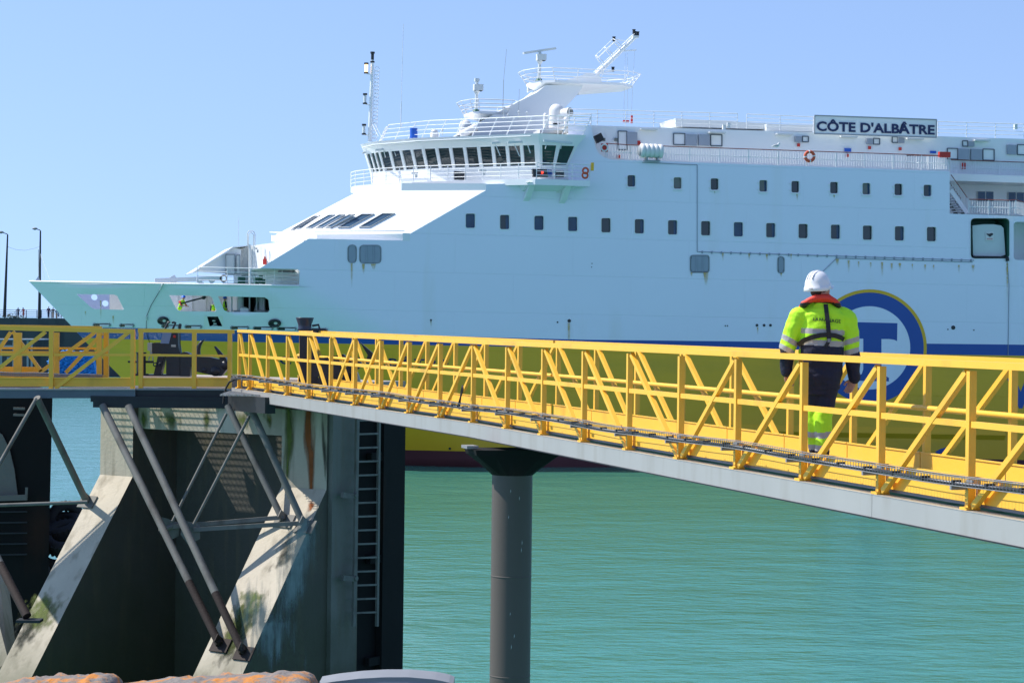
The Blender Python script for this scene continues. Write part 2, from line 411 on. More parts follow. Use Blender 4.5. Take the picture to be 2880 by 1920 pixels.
OUT = [(82, 792), (433, 796), (700, 802), (836, 805), (842, 800), (842, 762), (838, 757), (730, 755), (868, 671), (1152, 677), (1153, 657.5), (1367, 535), (1367, 518), (1598, 512), (1598, 351), (1662, 353), (1672, 402),
       (1676, 416), (1685, 432), (1700, 443), (1720, 449), (2671, 482), (2671, 601), (2880, 608), (3700, 632), (3700, 1375), (2880, 1360), (1600, 1348), (490, 1345), (470, 1260), (415, 1150), (335, 1055), (240, 960), (190, 905)]
BOW_OP = [[(215, 827), (320, 828), (330, 832), (348, 869), (344, 871), (268, 869), (258, 866)],
          [(476, 830), (590, 832), (598, 838), (608, 872), (604, 876), (506, 875), (498, 871), (492, 862)],
          [(613, 833), (745, 836), (756, 843), (759, 872), (754, 878), (640, 877), (630, 872)]]
WIN_LO = [(1323, 621), (1419.5, 624.5), (1516, 627), (1611, 630), (1704.5, 633.5), (1798.5, 636.5), (1892, 639.5), (1985, 642), (2077, 645), (2168, 647.5), (2259, 650), (2350, 652), (2440, 654.5), (2530, 656.5), (2620, 658.5)]
WIN_UP = [(1776, 509), (1906, 515), (2010, 518), (2147, 523), (2237, 525.5), (2346, 528), (2437, 531), (2527, 533), (2609, 536)]
VENTS = [rrect(979, 689, 1002, 739, 11), rrect(1012, 690, 1071, 740, 11), rrect(1942, 718, 1994, 766, 8), rrect(2188, 722, 2205, 768, 8)]
MES = [rrect(2730, 614, 2839, 727, 11), rrect(2851, 624, 2945, 731, 9)]
win_holes = [rrect(x - 13, y - 20, x + 13, y + 20, 4, 2) for x, y in WIN_LO] + [rrect(x - 11, y - 16, x + 11, y + 16, 4, 2) for x, y in WIN_UP]
NOTCHF = [rrect(576, 890, 625, 917, 1, 1)]

def hull_mesh(name, holes, mirror, mats, grid=True):
    co = []; ed = []
    def loop(poly):
        b = len(co); co.extend([Vector(p) for p in poly]); n = len(poly)
        for i in range(n): ed.append((b + i, b + (i + 1) % n))
    loop(OUT)
    # fill the outline densely where it is curved
    for h in holes: loop(h)
    for ln in (L_TOP, L_MID, L_BOT):
        y0 = ln[0][1]; xs = lerp_tab(STEM, y0) + 1.5
        pts = [(xs, lerp_tab(ln, xs))]
        x = xs + 12
        while x < 1400: pts.append((x, lerp_tab(ln, x))); x += 25
        pts += [p for p in ln if p[0] >= 1400]
        pts[-1] = (3699.5, pts[-1][1])
        b = len(co); co.extend([Vector(p) for p in pts]); ed.extend([(b + i, b + i + 1) for i in range(len(pts) - 1)])
    if grid:
        y = 799
        while y < 1340:
            x = 70
            while x < 1380:
                p = (x + (y % 3), y + 0.37)
                if inside(p, OUT) and all(not inside(p, h) for h in holes) and min(abs(p[1] - lerp_tab(l, p[0])) for l in (L_TOP, L_MID, L_BOT)) > 4: co.append(Vector(p))
                x += 18 if x < 500 else 26
            y += 13 if y < 1000 else 28
    vo, eo, fo, *_ = delaunay_2d_cdt(co, ed, [], 0, 1e-4)
    mb = MB(); vs = []
    for v in vo:
        p = S(v.x, v.y, hull_c(v.x, v.y))
        vs.append(p)
    if mirror: vs = [Vector((p.x, 2 * HB - p.y, p.z)) for p in vs]
    fs = [[], [], [], []]
    for f in fo:
        cx = sum(vo[i].x for i in f) / len(f); cy = sum(vo[i].y for i in f) / len(f)
        if not inside((cx, cy), OUT) or any(inside((cx, cy), h) for h in holes): continue
        k = 0 if cy < lerp_tab(L_TOP, cx) else 1 if cy < lerp_tab(L_MID, cx) else 2 if cy < lerp_tab(L_BOT, cx) else 3
        fs[k].append(tuple(f))
    allf = [f for k in range(4) for f in fs[k]]; mi = [k for k in range(4) for f in fs[k]]
    mb.v = [tuple(v) for v in vs]; mb.f = allf; mb.m = mi; mb.s = [True] * len(allf)
    return mb.build(name, mats, ferry)
HM = [M['hwhite'], M['sblue'], M['syellow'], M['sboot']]
hull_mesh('hull_side', BOW_OP + win_holes + VENTS + MES + NOTCHF, False, HM)
def far_param(tx, ty):
    best = None
    for cx in range(120, 420, 3):
        for cy in range(800, 900, 3):
            q = FM @ Vector((0, 0, 0)); p = HS(cx, cy); p = FM @ Vector((p.x, 2 * HB - p.y, p.z)) - CAM
            k = FOC / p.dot(F); e = (1440 + p.dot(RT) * k - tx) ** 2 + (960 - p.dot(UP) * k - ty) ** 2
            if best is None or e < best[0]: best = (e, cx, cy)
    return best[1:]
far_holes = []
for (tx, ty) in ((265, 835), (296, 852)):
    fx, fy = far_param(tx, ty); far_holes.append([(fx + 10 * math.cos(R(t)), fy + 9 * math.sin(R(t))) for t in range(0, 360, 24)])
hull_mesh('hull_side', far_holes, True, HM)

# reveals round the openings (real thickness of the plating)
def reveal(mb, poly, dep, mi=0, hs=HS):
    n = len(poly); a = [hs(*p) for p in poly]; b = [p + Vector((0, dep, 0)) for p in a]
    mb.add(a + b, [(i, (i + 1) % n, (i + 1) % n + n, i + n) for i in range(n)], mi)
rv = MB()
for h in BOW_OP: reveal(rv, h, 0.35)
for h in VENTS: reveal(rv, h, 0.10)
rv.build('opening_reveal', M['swhite'], ferry)

def quadpane(pts, mt, name='window', par=None):
    mb = MB(); mb.add(pts, [tuple(range(len(pts)))]); return mb.build(name, mt, par or ferry)
rw = random.Random(3)
for k, h in enumerate(win_holes):
    lo = k < len(WIN_LO)
    fr = MB()
    cx = sum(p[0] for p in h) / len(h); cy = sum(p[1] for p in h) / len(h)
    o = [(cx + (p[0] - cx) * 1.16, cy + (p[1] - cy) * 1.11) for p in h]
    n = len(h); A = [S(p[0], p[1], -0.035) for p in o]; B = [S(p[0], p[1], -0.035) for p in h]; Cc = [S(p[0], p[1], 0.02) for p in o]
    fr.add(A + B + Cc, [(i, (i + 1) % n, (i + 1) % n + n, i + n) for i in range(n)] + [(i, (i + 1) % n, (i + 1) % n + 2 * n, i + 2 * n) for i in range(n)])
    if not lo:   # small drip sill and hinges seen on the upper row
        fr.bar(S(cx - 13, cy + 18.5, -0.06), S(cx + 13, cy + 18.8, -0.06), 0.07, 0.07)
        fr.box(S(cx - 14.5, cy - 9, -0.05), 0.10, 0.06, 0.08); fr.box(S(cx - 14.5, cy + 10, -0.05), 0.10, 0.06, 0.08)
    reveal(fr, h, 0.22)
    wf = fr.build('window', M['swhite'], ferry, split=False)
    g = M['glass2'] if (lo and k in (0, 2, 3, 8)) else M['glass3'] if (not lo and k - len(WIN_LO) in (1, 3, 6)) else M['glass']
    pm = MB(); pm.add([S(p[0], p[1], 0.18) + Vector((0, 0, 0)) for p in [(cx + (q[0] - cx) * 1.06, cy + (q[1] - cy) * 1.06) for q in h]], [tuple(range(n))])
    if rw.random() < 0.6:   # half drawn curtain behind the pane edge
        pm.add([S(cx + a, cy + b, 0.17) for a, b in ((2, -20 if lo else -15), (12 if lo else 10, -20 if lo else -15), (12 if lo else 10, 20 if lo else 15), (3, 20 if lo else 15))], [(0, 1, 2, 3)], 1)
    pm.build('pane', [g, M['glass2']], wf)
for h in VENTS:
    mb = MB(); x0 = min(p[0] for p in h); x1 = max(p[0] for p in h); y0 = min(p[1] for p in h); y1 = max(p[1] for p in h)
    mb.add([S(p[0], p[1], 0.09) for p in h], [tuple(range(len(h)))])
    y = y0 + 3
    while y < y1 - 2:
        ins = 3 if (y < y0 + 8 or y > y1 - 8) else 1
        mb.bar(S(x0 + ins, y, 0.02), S(x1 - ins, y, 0.02), 0.05, 0.09); y += 4
    if x1 - x0 > 40:
        for q in (0.33, 0.66): mb.bar(S(x0 + (x1 - x0) * q, y0 + 2, -0.02), S(x0 + (x1 - x0) * q, y1 - 2, -0.02), 0.06, 0.05)
    n = len(h); o = [((x0 + x1) / 2 + (p[0] - (x0 + x1) / 2) * (1 + 4 / (x1 - x0)), (y0 + y1) / 2 + (p[1] - (y0 + y1) / 2) * 1.06) for p in h]
    mb.add([S(p[0], p[1], -0.04) for p in o] + [S(p[0], p[1], -0.04) for p in h], [(i, (i + 1) % n, (i + 1) % n + n, i + n) for i in range(n)], 1)
    mb.build('vent_grille', [M['louvre'], M['sgrey']], ferry)

# ---- decks and top plating between the two sides
def mir(p): return Vector((p.x, 2 * HB - p.y, p.z))
def cross_strip(name, pts, mt, dz=0.0):
    mb = MB()
    for a, b in zip(pts, pts[1:]):
        a = a + Vector((0, 0, dz)); b = b + Vector((0, 0, dz)); mb.add([a, b, mir(b), mir(a)], [(0, 1, 2, 3)])
    return mb.build(name, mt, ferry)
edge = [HS(x, 792 + (x - 82) * 13 / 760.0) for x in (84, 110, 150, 200, 260, 330, 400, 480, 560, 640, 720, 800)] + [S(842, 805, 0)]
cross_strip('forecastle_deck', edge[8:] + [S(1300, 818, 0)], M['sdeck'], -0.02)
lowd = [HS(x, 885 + (x - 200) * 0.012) for x in (185, 230, 300, 380, 480, 600, 720, 840)]
cross_strip('mooring_deck', lowd, M['deckpale'])
cross_strip('house_roof', [S(1598, 351), S(1662, 353)], M['swhite'])
tops = [S(1367, 518), S(1598, 512)]
cross_strip('bridge_deck_plating', tops, M['swhite'])
cross_strip('promenade_deck', [S(1640, 449), S(2671, 483)], M['palewalk'])
cross_strip('after_deck', [S(2671, 601), S(3700, 632)], M['palewalk'])
cross_strip('side_end_wall', [S(2671, 482), S(2671, 601)], M['swhite'])
# forecastle interior bulkheads, side walls seen through the openings
mb = MB()
mb.add([S(468, 822, 8.0), S(640, 825, 8.0), S(640, 890, 8.0), S(468, 888, 8.0)], [(0, 1, 2, 3)])
mb.add([S(640, 825, 8.0), S(672, 825, 3.4), S(672, 890, 3.4), S(640, 890, 8.0)], [(0, 1, 2, 3)])
for x in (500, 540, 578): mb.bar(S(x, 828, 7.95), S(x, 886, 7.95), 0.06, 0.06)
mb.add([S(308, 822, 11.5), S(352, 822, 10.0), S(352, 884, 10.0), S(308, 884, 11.5)], [(0, 1, 2, 3)], 1)  # panel in the first opening: shade put into its grey colour
mb.build('inner_bulkhead', [M['swhite'], M['sgrey']], ferry)
mb = MB()
for x in (640, 690, 731): mb.tube(S(x + 12, 834, 3.0), S(x + 12, 884, 3.0), 0.05)
for x in (676, 737):
    mb.tube(S(x, 828, 3.2), S(x, 882, 3.2), 0.22, n=12); mb.tube(S(x, 872, 3.2), S(x, 880, 3.2), 0.50, 0.36, n=14)
mb.tube(S(716, 876, 3.4), S(728, 836, 3.4), 0.05); mb.tube(S(722, 876, 3.0), S(722, 832, 3.0), 0.05)
mb.build('pillar', M['steel_w'], ferry)
mb = MB(); mb.add([S(672, 826, 7), S(790, 826, 7), S(790, 884, 7), S(672, 884, 7)], [(0, 1, 2, 3)]); 
mb.lathe(S(716, 862, 5.5), (1, 0, 0), [(0.1, 0), (1.0, 0.0), (1.0, 0.2), (0.4, 0.25), (0.4, 1.1), (1.0, 1.15), (1.0, 1.3), (0.1, 1.3)], 20)
mb.build('winch', M['darksteel'], ferry)
mb = MB(); mb.path([S(x, y, 3) for x, y in ((508, 854), (540, 845), (568, 838), (574, 836))], 0.05); mb.sphere(S(573, 836, 3), 0.14)
mb.build('mooring_line', M['darksteel'], ferry)
mb = MB(); mb.box(S(687, 875, 2.6), 0.5, 0.5, 0.35); mb.sphere(S(687, 872, 2.6), 0.28, 0.28, 0.2); mb.build('deck_mushroom_vent', M['steel_w'], ferry)

# recess / notch at the forward hull corner: white inner wall
mb = MB(); mb.add([S(842, 756, 0.3), S(842, 806, 0.3), S(836, 806, 6), S(836, 756, 6)], [(0, 1, 2, 3)])
mb.add([S(730, 755, 0.02), S(842, 757, 0.02), mir(S(842, 757, 0.02)), mir(S(730, 755, 0.02))], [(0, 1, 2, 3)])
mb.build('notch_wall', M['swhite'], ferry)

# ---- sloped superstructure front, faceted
tt = [S(1367, 535, 0), S(1129, 536, 2.5), S(1016, 540, 6.5), S(1002, 541, 9)]; bb = [S(1153, 657.5, 0), S(902, 660, 2.5), S(815, 661, 6.5), S(774, 661, 9)]
tt.append(mir(tt[0])); bb.append(mir(bb[0]))
mb = MB()
for i in range(4): mb.add([bb[i], bb[i + 1], tt[i + 1], tt[i]], [(0, 1, 2, 3)])
up = [Vector((p.x, p.y, S(1367, 516).z)) for p in tt]
for i in range(4): mb.add([tt[i], tt[i + 1], up[i + 1], up[i]], [(0, 1, 2, 3)])
sloped = mb.build('sloped_front', M['swhite'], ferry)
# sill band under the sloped front and white wall under it
mb = MB(); dd = Vector((-0.25, 0, 0)); hsl = Vector((0, 0, -0.42))
lo = [p + hsl for p in bb]
for i in range(4):
    a, b = bb[i], bb[i + 1]
    mb.add([a + dd, b + dd, b + dd + hsl, a + dd + hsl], [(0, 1, 2, 3)]); mb.add([a + dd, b + dd, b, a], [(0, 1, 2, 3)])
    mb.bar(a + dd * 1.4 + Vector((0, 0, .18)), b + dd * 1.4 + Vector((0, 0, .18)), 0.05, 0.05)
    mb.add([a + dd + hsl, b + dd + hsl, b + hsl, a + hsl], [(0, 1, 2, 3)])
e_ = bb[0]; mb.add([e_ + dd, e_, e_ + hsl, e_ + dd + hsl], [(0, 1, 2, 3)]); mb.add([e_ + Vector((.0, -.01, .03)), e_ + Vector((.0, -.01, -.44)), e_ + Vector((-.45, -.01, -.44)), e_ + Vector((-.45, -.01, .03))], [(0, 1, 2, 3)])
mb.build('front_sill', M['swhite'], ferry)
mb = MB(); sl1 = S(868, 671, 0); 
base = [p + hsl for p in bb]; zf = S(842, 757, 0).z
low = [Vector((p.x, p.y, zf - 3)) for p in base]
for i in range(4): mb.add([base[i], base[i + 1], low[i + 1], low[i]], [(0, 1, 2, 3)])
mb.add([base[0], Vector((sl1.x, 0.05, base[0].z - 0.1)), Vector((sl1.x, 23.95, base[0].z - 0.1)), mir(base[0])], [(0, 1, 2, 3)])
mb.build('front_lower_wall', M['swhite'], ferry)
# slanted windows of the front
def zz(x, y): return (700 + x / 2.352, 450 + y / 2.352)
SW = [([(885, 357), (958, 357), (800, 443), (735, 443)], 0), ([(748, 361), (822, 361), (665, 445), (595, 445)], 0),
      ([(665, 364), (697, 364), (545, 447), (512, 447)], 1), ([(598, 365), (632, 365), (485, 448), (450, 448)], 1), ([(530, 367), (566, 367), (417, 450), (383, 450)], 1),
      ([(470, 370), (487, 370), (345, 455), (325, 455)], 2), ([(432, 374), (445, 374), (300, 460), (284, 460)], 2)]
for q, fi in SW:
    a, b, c_ = bb[fi], bb[fi + 1], tt[fi + 1]
    n = (b - a).cross(c_ - a).normalized()
    if n.x > 0: n = -n
    P = [Spl(*zz(*p), a + n * 0.03, n) for p in q]; cen = sum(P, Vector()) / 4
    fr = MB(); O = [cen + (p - cen) * 1.07 for p in P]; I = [cen + (p - cen) * 0.97 for p in P]
    fr.add([p + n * 0.05 for p in O] + [p + n * 0.05 for p in I] + [p - n * 0.03 for p in O], [(i, (i + 1) % 4, (i + 1) % 4 + 4, i + 4) for i in range(4)] + [(i, (i + 1) % 4, (i + 1) % 4 + 8, i + 8) for i in range(4)])
    wf = fr.build('front_window', M['sgrey'], ferry)
    pm = MB(); pm.add(I, [(0, 1, 2, 3)]); pm.build('pane', M['glassf'], wf)

# ---- forward deckhouse (white block before the hull shoulder)
def z7(x, y): return (460 + x / 5.345, 680 + y / 5.345)
def zP(c, pts, f=z7): return [S(*f(*p), c) for p in pts]
mb = MB()
body = [S(*z7(x, y), c) for x, y, c in ((1285, 62, 9.0), (1690, 10, 5.5), (2110, -20, 1.5), (2110, 660, 1.5), (1690, 660, 5.5), (1285, 660, 9.0))]
for a, b, c_, d in ((0, 1, 4, 5), (1, 2, 3, 4)): mb.prism([body[a], body[b], body[c_], body[d]], (3, 4.5, 0))
mb.prism([S(*z7(*p), 9.3) for p in ((1165, 110), (1290, 62), (1290, 660), (1165, 660))], (0, 6, 0)); mb.build('forward_deckhouse', M['swhite'], ferry)
mb = MB()  # sloped visor with side cheek
cheek = zP(8.5, [(440, 470), (1060, 92), (1165, 110), (1165, 480), (940, 480), (510, 450)])
mb.prism(cheek, (0, 0.15, 0)); mb.prism(zP(15.5, [(440, 470), (1060, 92), (1165, 110), (1165, 480), (940, 480), (510, 450)]), (0, 0.15, 0))
roof = zP(8.3, [(436, 470), (1050, 92), (1050, 72), (430, 462)])
mb.prism(roof, (0, 7.4, 0)); mb.prism(zP(8.3, [(1050, 72), (1290, 50), (1290, 62), (1050, 92)]), (0, 7.4, 0))
mb.build('deckhouse_visor', M['swhite'], ferry)
mb = MB()
for (x0, y0, x1, y1) in ((935, 190, 1070, 490), (1095, 200, 1150, 480)):
    P = zP(8.3, [(x0, y0), (x1, y0), (x1, y1), (x0, y1)]); mb.prism(P, (0, 0.1, 0))
    for a, b in zip(P, P[1:] + P[:1]): mb.bar(a, b, 0.05, 0.08, mi=1)
mb.build('deckhouse_door', [M['canvas'], M['sgrey']], ferry)
mb = MB(); pa, pb = z7(1300, 40), z7(1300, 650)
mb.tube(S(*pa, 6.7), S(*pb, 6.7), 0.09); 
for x in (1345, 1372): mb.tube(S(*z7(x, 60), 6.6), S(*z7(x, 640), 6.6), 0.03)
for k in range(15): mb.tube(S(*z7(1345, 80 + k * 38), 6.6), S(*z7(1372, 80 + k * 38), 6.6), 0.02)
mb.path([S(*p, 6.7) for p in ((696, 690), (696, 656), (700, 650), (712, 650), (717, 656), (717, 690))], 0.035)
mb.path([S(*p, 7.2) for p in ((699, 692), (699, 660), (706, 653), (713, 660), (713, 692))], 0.03)
mb.tube(S(671, 690, 8), S(671, 612, 8), 0.015, n=5)
mb.build('deckhouse_ladder', M['canvas'], ferry)
mb = MB(); mb.box(S(*z7(1520, 300), 6.8), 0.22, 0.25, 0.35); mb.box(S(*z7(1520, 245), 6.8), 0.08, 0.1, 0.2)
mb.build('fire_box', M['red'], ferry)
mb = MB(); mb.prism(zP(6.9, [(1735, 110), (1900, 100), (1850, 160), (1735, 190)]), (0, .1, 0)); mb.box(S(*z7(1830, 435), 3.0), 0.85, 0.5, 0.22); mb.bar(S(*z7(1885, 450), 6.8), S(*z7(1885, 650), 6.8), 0.1, 0.1)
mb.box(S(*z7(1385, 100), 6.8), 0.2, 0.2, 0.08); mb.box(S(*z7(1730, 62), 6.8), 0.3, 0.2, 0.1); mb.box(S(*z7(1415, 140), 6.9), 0.1, 0.1, 0.18)
mb.build('deck_fitting', M['sgrey'], ferry)

# ---- railings
def rail(name, pts, h, rows, step, r=0.022, mt='swhite', par=None, top=None, pickets=None, lean=None):
    """pts: local deck points; vertical posts, horizontal bars"""
    par = ferry if par is None else par
    mb = MB(); upv = Vector((0, 0, h))
    if lean: upv = upv + Vector(lean)
    for a, b in zip(pts, pts[1:]):
        n = max(1, round((b - a).length / step))
        for i in range(n + 1):
            if i == 0 and a is not pts[0]: continue
            p = a.lerp(b, i / n); mb.tube(p, p + upv, r * 1.2, n=5, caps=False)
        for k in range(rows):
            f = (k + 1) / rows
            mb.tube(a + upv * f, b + upv * f, r * (1.35 if k == rows - 1 else 1.0), n=5, mi=1 if (k == rows - 1 and top) else 0, caps=False)
        if pickets:
            n = round((b - a).length / pickets)
            for i in range(n):
                p = a.lerp(b, (i + .5) / n); mb.tube(p + upv * 0.08, p + upv * 0.93, r * 0.8, n=4, caps=False)
    return mb.build(name, [M[mt], M[top or mt]], par)
def z6(x, y): return (1600 + x / 1.8375, 260 + y / 1.8375)
rail('roof_railing', [S(1600, 350, 3.1), S(*z6(870, 188), 3.1)], 0.98, 4, 1.9)
rail('roof_railing', [S(*z6(918, 190), 3.1), S(*z6(1262, 205), 3.1)], 0.98, 4, 1.9)
rail('roof_railing', [S(*z6(1905, 228), 3.1), S(2880, 391, 3.1), S(3100, 398, 3.1)], 0.98, 4, 1.9)
rail('promenade_railing', [S(1704, 446, 0.1), S(1772, 450.5, 0.1)], 0.95, 2, 1.9, top='teak', pickets=0.17)
rail('promenade_railing', [S(1772, 450.5, 0.1), S(2671, 480, 0.1)], 0.95, 2, 1.9, top='teak', pickets=0.17)
rail('promenade_railing', [S(2671, 480, 0.1), S(2549, 478, 3.0)], 0.95, 2, 1.9, top='teak', pickets=0.17)
rail('promenade_railing', [S(2673, 490, 2.8), S(2880, 497, 2.8), S(3100, 505, 2.8)], 0.95, 2, 1.9, top='teak', pickets=0.17)
rail('after_railing', [S(2724, 602, 0.1), S(2780, 603, 0.1), S(2838, 605, -0.6), S(2856, 603, -0.6), S(2885, 612, 0.2)], 0.95, 2, 1.2, top='teak', pickets=0.17)
rail('forecastle_railing', [HS(555, 799) + Vector((0, .5, 0)), HS(640, 801) + Vector((0, .4, 0)), S(838, 805, .3)], 1.05, 4, 1.4)
rail('forecastle_railing', [S(702, 802, 2), S(838, 805, 2)], 1.0, 4, 0.9)

# ---- upper house, set back from the side
mb = MB()
H0 = [S(1638, 352, 3), S(2880, 391, 3), S(3500, 410, 3), S(3500, 520, 3), S(2880, 497, 3), S(1638, 452, 3)]
mb.prism(H0, (0, 18, 0)); mb.build('upper_house', M['swhite'], ferry)
mb = MB(); mb.prism([S(1900, 333, 5), S(2290, 355, 5), S(2290, 368, 5), S(1900, 356, 5)][0:4], (0, 4, 0))
mb.prism([S(2156, 349, 4.5), S(2288, 352, 4.5), S(2288, 371, 4.5), S(2156, 368, 4.5)], (0, 2, 0)); mb.build('roof_locker', M['canvas'], ferry)
# after recess: slab, wall, windows
mb = MB(); mb.prism([S(2671, 488, 2.2), S(2880, 495, 2.2), S(3500, 515, 2.2), S(3500, 536, 2.2), S(2880, 514.5, 2.2), S(2671, 508, 2.2)], (0, 19.6, 0)); mb.build('deck_slab', M['swhite'], ferry)
mb = MB(); mb.prism([S(2671, 508, 5.5), S(3500, 536, 5.5), S(3500, 625, 5.5), S(2671, 601, 5.5)], (0, 13, 0)); mb.build('after_house', M['swhite'], ferry)
def z4b(x, y): return (2560 + x / 3.409, 300 + y / 3.409)
for (x0, y0, x1, y1) in ((648, 815, 795, 905), (940, 822, 1088, 912)):
    P = [S(*z4b(x0, y0), 5.42), S(*z4b(x1, y0 + 3), 5.42), S(*z4b(x1, y1), 5.42), S(*z4b(x0, y1), 5.42)]
    mb = MB(); mb.prism([p - Vector((0, .03, 0)) + (p - sum(P, Vector()) / 4) * .06 for p in P], (0, 0.06, 0)); wf = mb.build('after_window', M['canvas'], ferry)
    pm = MB(); c = sum(P, Vector()) / 4
    for a, b in ((0, .47), (.53, 1)):
        q = [P[0].lerp(P[1], a), P[0].lerp(P[1], b), P[3].lerp(P[2], b), P[3].lerp(P[2], a)]; pm.add([v - Vector((0, .05, 0)) for v in q], [(0, 1, 2, 3)])
    pm.build('pane', M['glass2'], wf)
# stairway down from promenade
mb = MB(); a = S(*z4b(388, 800), 1.5); b = S(*z4b(545, 1020), 1.5)
for c in (1.5, 2.6):
    a.y = c; b.y = c; mb.bar(a, b, 0.05, 0.28)
    A = a + Vector((0, 0, 1.0)); B = b + Vector((0, 0, 1.0)); mb.tube(A, B, 0.03, n=5, mi=1)
    for k in range(12): p = a.lerp(b, k / 11); mb.tube(p, p + Vector((0, 0, 1.0)), 0.02, n=4)
for k in range(10): p = a.lerp(b, (k + .5) / 10); mb.box((p.x, 2.05, p.z), 0.25, 1.1, 0.04)
mb.build('stairway', [M['swhite'], M['teak']], ferry)
mb = MB()
for k in range(6): y = 880 + k * 28; mb.box(S(*z4b(400 + k * 16, y), 3.2), 0.6, 1.0, 0.07)
mb.build('lower_stair', M['darksteel'], ferry)

# ---- evacuation-system openings with covered bag
for k, h in enumerate(MES):
    mb = MB(); n = len(h); A = [S(*p, 0) for p in h]; Bq = [S(*p, 0) + Vector((0, 2.2, 0)) for p in h]
    mb.add(A + Bq, [(i, (i + 1) % n, (i + 1) % n + n, i + n) for i in range(n)] + [tuple(range(n, 2 * n))])
    mb.build('recess', M['sdeck'] if k == 0 else M['swhite'], ferry)
bag = [(597, 1140), (700, 1128), (800, 1128), (870, 1140), (895, 1165), (905, 1300), (912, 1420), (850, 1440), (605, 1430)]
mb = MB(); mb.prism([S(*z4b(*p), 0.35) for p in bag], (0, 1.4, 0)); bo = mb.build('evacuation_bag', M['canvas'], ferry)
bv = bo.modifiers.new('bevel', 'BEVEL'); bv.width = 0.12; bv.segments = 3
mb = MB(); P = [S(*z4b(*p), 0.30) for p in ((723, 1200), (801, 1200), (801, 1284), (723, 1284))]; mb.prism(P, (0, .02, 0))
mb.add([S(*z4b(*p), 0.28) for p in ((733, 1212), (750, 1222), (757, 1212), (763, 1222), (770, 1212), (790, 1212), (797, 1225), (765, 1250), (733, 1225))], [tuple(range(9))], 1)
for y in (1262, 1270): mb.add([S(*z4b(*p), 0.28) for p in ((735, y), (790, y), (790, y + 3), (735, y + 3))], [(0, 1, 2, 3)], 2)
mb.build('placard', [M['steel_w'], M['black'], M['pink']], ferry)
mb = MB(); mb.bar(S(*z4b(600, 1440), 0.2), S(*z4b(930, 1446), 0.2), 0.2, 0.14); mb.tube(S(*z4b(930, 1446), -0.1), S(*z4b(934, 1480), -0.1), 0.12); mb.build('bag_cradle', M['darksteel'], ferry)
for h in MES[:1]:
    mb = MB(); n = len(h); cx, cy = 2784, 670; o = [(cx + (p[0] - cx) * 1.03, cy + (p[1] - cy) * 1.03) for p in h]
    mb.add([S(*p, -.04) for p in o] + [S(*p, -.04) for p in h], [(i, (i + 1) % n, (i + 1) % n + n, i + n) for i in range(n)]); mb.build('opening_rim', M['swhite'], ferry)

# ---- doors, lockers and lights on the upper house
def frame_poly(mb, x0, y0, x1, y1, c, t=0.08, mi=0, f=z6, dep=0.06):
    P = [S(*f(x0, y0), c), S(*f(x1, y0 + (x1 - x0) * .03), c), S(*f(x1, y1 + (x1 - x0) * .03), c), S(*f(x0, y1), c)]
    for a, b in zip(P, P[1:] + P[:1]): mb.bar(a, b, t, dep, mi=mi)
    return P
DO = [(255, 200, 300, 296, 302, 204, 354, 268), (541, 212, 600, 270, 603, 215, 661, 274), (733, 218, 791, 276, 672, 216, 728, 274), (1207, 227, 1238, 256, 1170, 226, 1204, 256),
      (1574, 238, 1606, 268, 1540, 237, 1572, 266), (1671, 229, 1700, 259, 1702, 231, 1735, 260), (2035, 250, 2062, 278, 2066, 252, 2096, 278), (1956, 289, 2010, 344, 2014, 290, 2070, 346), (2140, 293, 2198, 350, 2080, 292, 2136, 348), (2318, 270, 2376, 322, 2268, 270, 2312, 320)]
for (a, b, c, d, e, f_, g, h) in DO:
    mb = MB(); frame_poly(mb, a, b, c, d, 2.93, 0.06)
    mb2 = MB(); P = [S(*z6(e, f_), 2.8), S(*z6(g, f_ + 2), 2.8), S(*z6(g, h + 2), 2.8), S(*z6(e, h), 2.8)]; mb2.prism(P, (0, 0.18, 0))
    fr = mb.build('door_frame', M['bluegrey'], ferry); mb2.build('open_door_leaf', M['louvre'], ferry)
    mb = MB(); P = [S(*z6(a + 3, b + 3), 2.96), S(*z6(c - 3, b + 4), 2.96), S(*z6(c - 3, d - 2), 2.96), S(*z6(a + 3, d - 3), 2.96)]; mb.add(P, [(0, 1, 2, 3)]); mb.build('door_panel', M['swhite'], fr)
for (x, y) in ((411, 192), (764, 208), (1112, 217), (1446, 230), (1788, 240), (2132, 249)):
    mb = MB(); mb.box(S(*z6(x, y), 2.75), 1.1, 0.5, 0.09); mb.build('strip_light', M['canvas'], ferry)
mb = MB()
for (x, y) in ((1187, 272), (1554, 286), (1712, 292), (361, 258), (1441, 326)):
    mb.box(S(*z6(x, y), 2.9), 0.18, 0.1, 0.2)
mb.box(S(*z6(361, 264), 2.9), 0.25, 0.1, 0.15, mi=1); mb.box(S(*z6(1441, 298), 2.9), 0.45, 0.1, 0.22, mi=2); mb.box(S(*z6(1882, 309), 2.9), 0.4, 0.1, 0.16, mi=2); mb.box(S(*z6(259, 332), 2.9), 0.2, 0.1, 0.2, mi=1); mb.box(S(*z6(2040, 380), 2.9), 0.3, .1, .4, mi=1)
mb.box(S(*z6(180, 244), 2.9), .2, .1, .2, mi=3); mb.box(S(*z6(243, 244), 2.9), .2, .1, .2, mi=3)
mb.build('wall_box', [M['red'], M['red'], M['bluebox'], M['glass3']], ferry)
# horn / flood lamp at the forward corner
mb = MB(); mb.bar(S(*z6(136, 246), 2.3), S(*z6(172, 228), 2.3), 0.35, 0.5); mb.tube(S(*z6(150, 262), 2.4), S(*z6(152, 240), 2.4), 0.06); mb.build('flood_lamp', M['darksteel'], ferry)

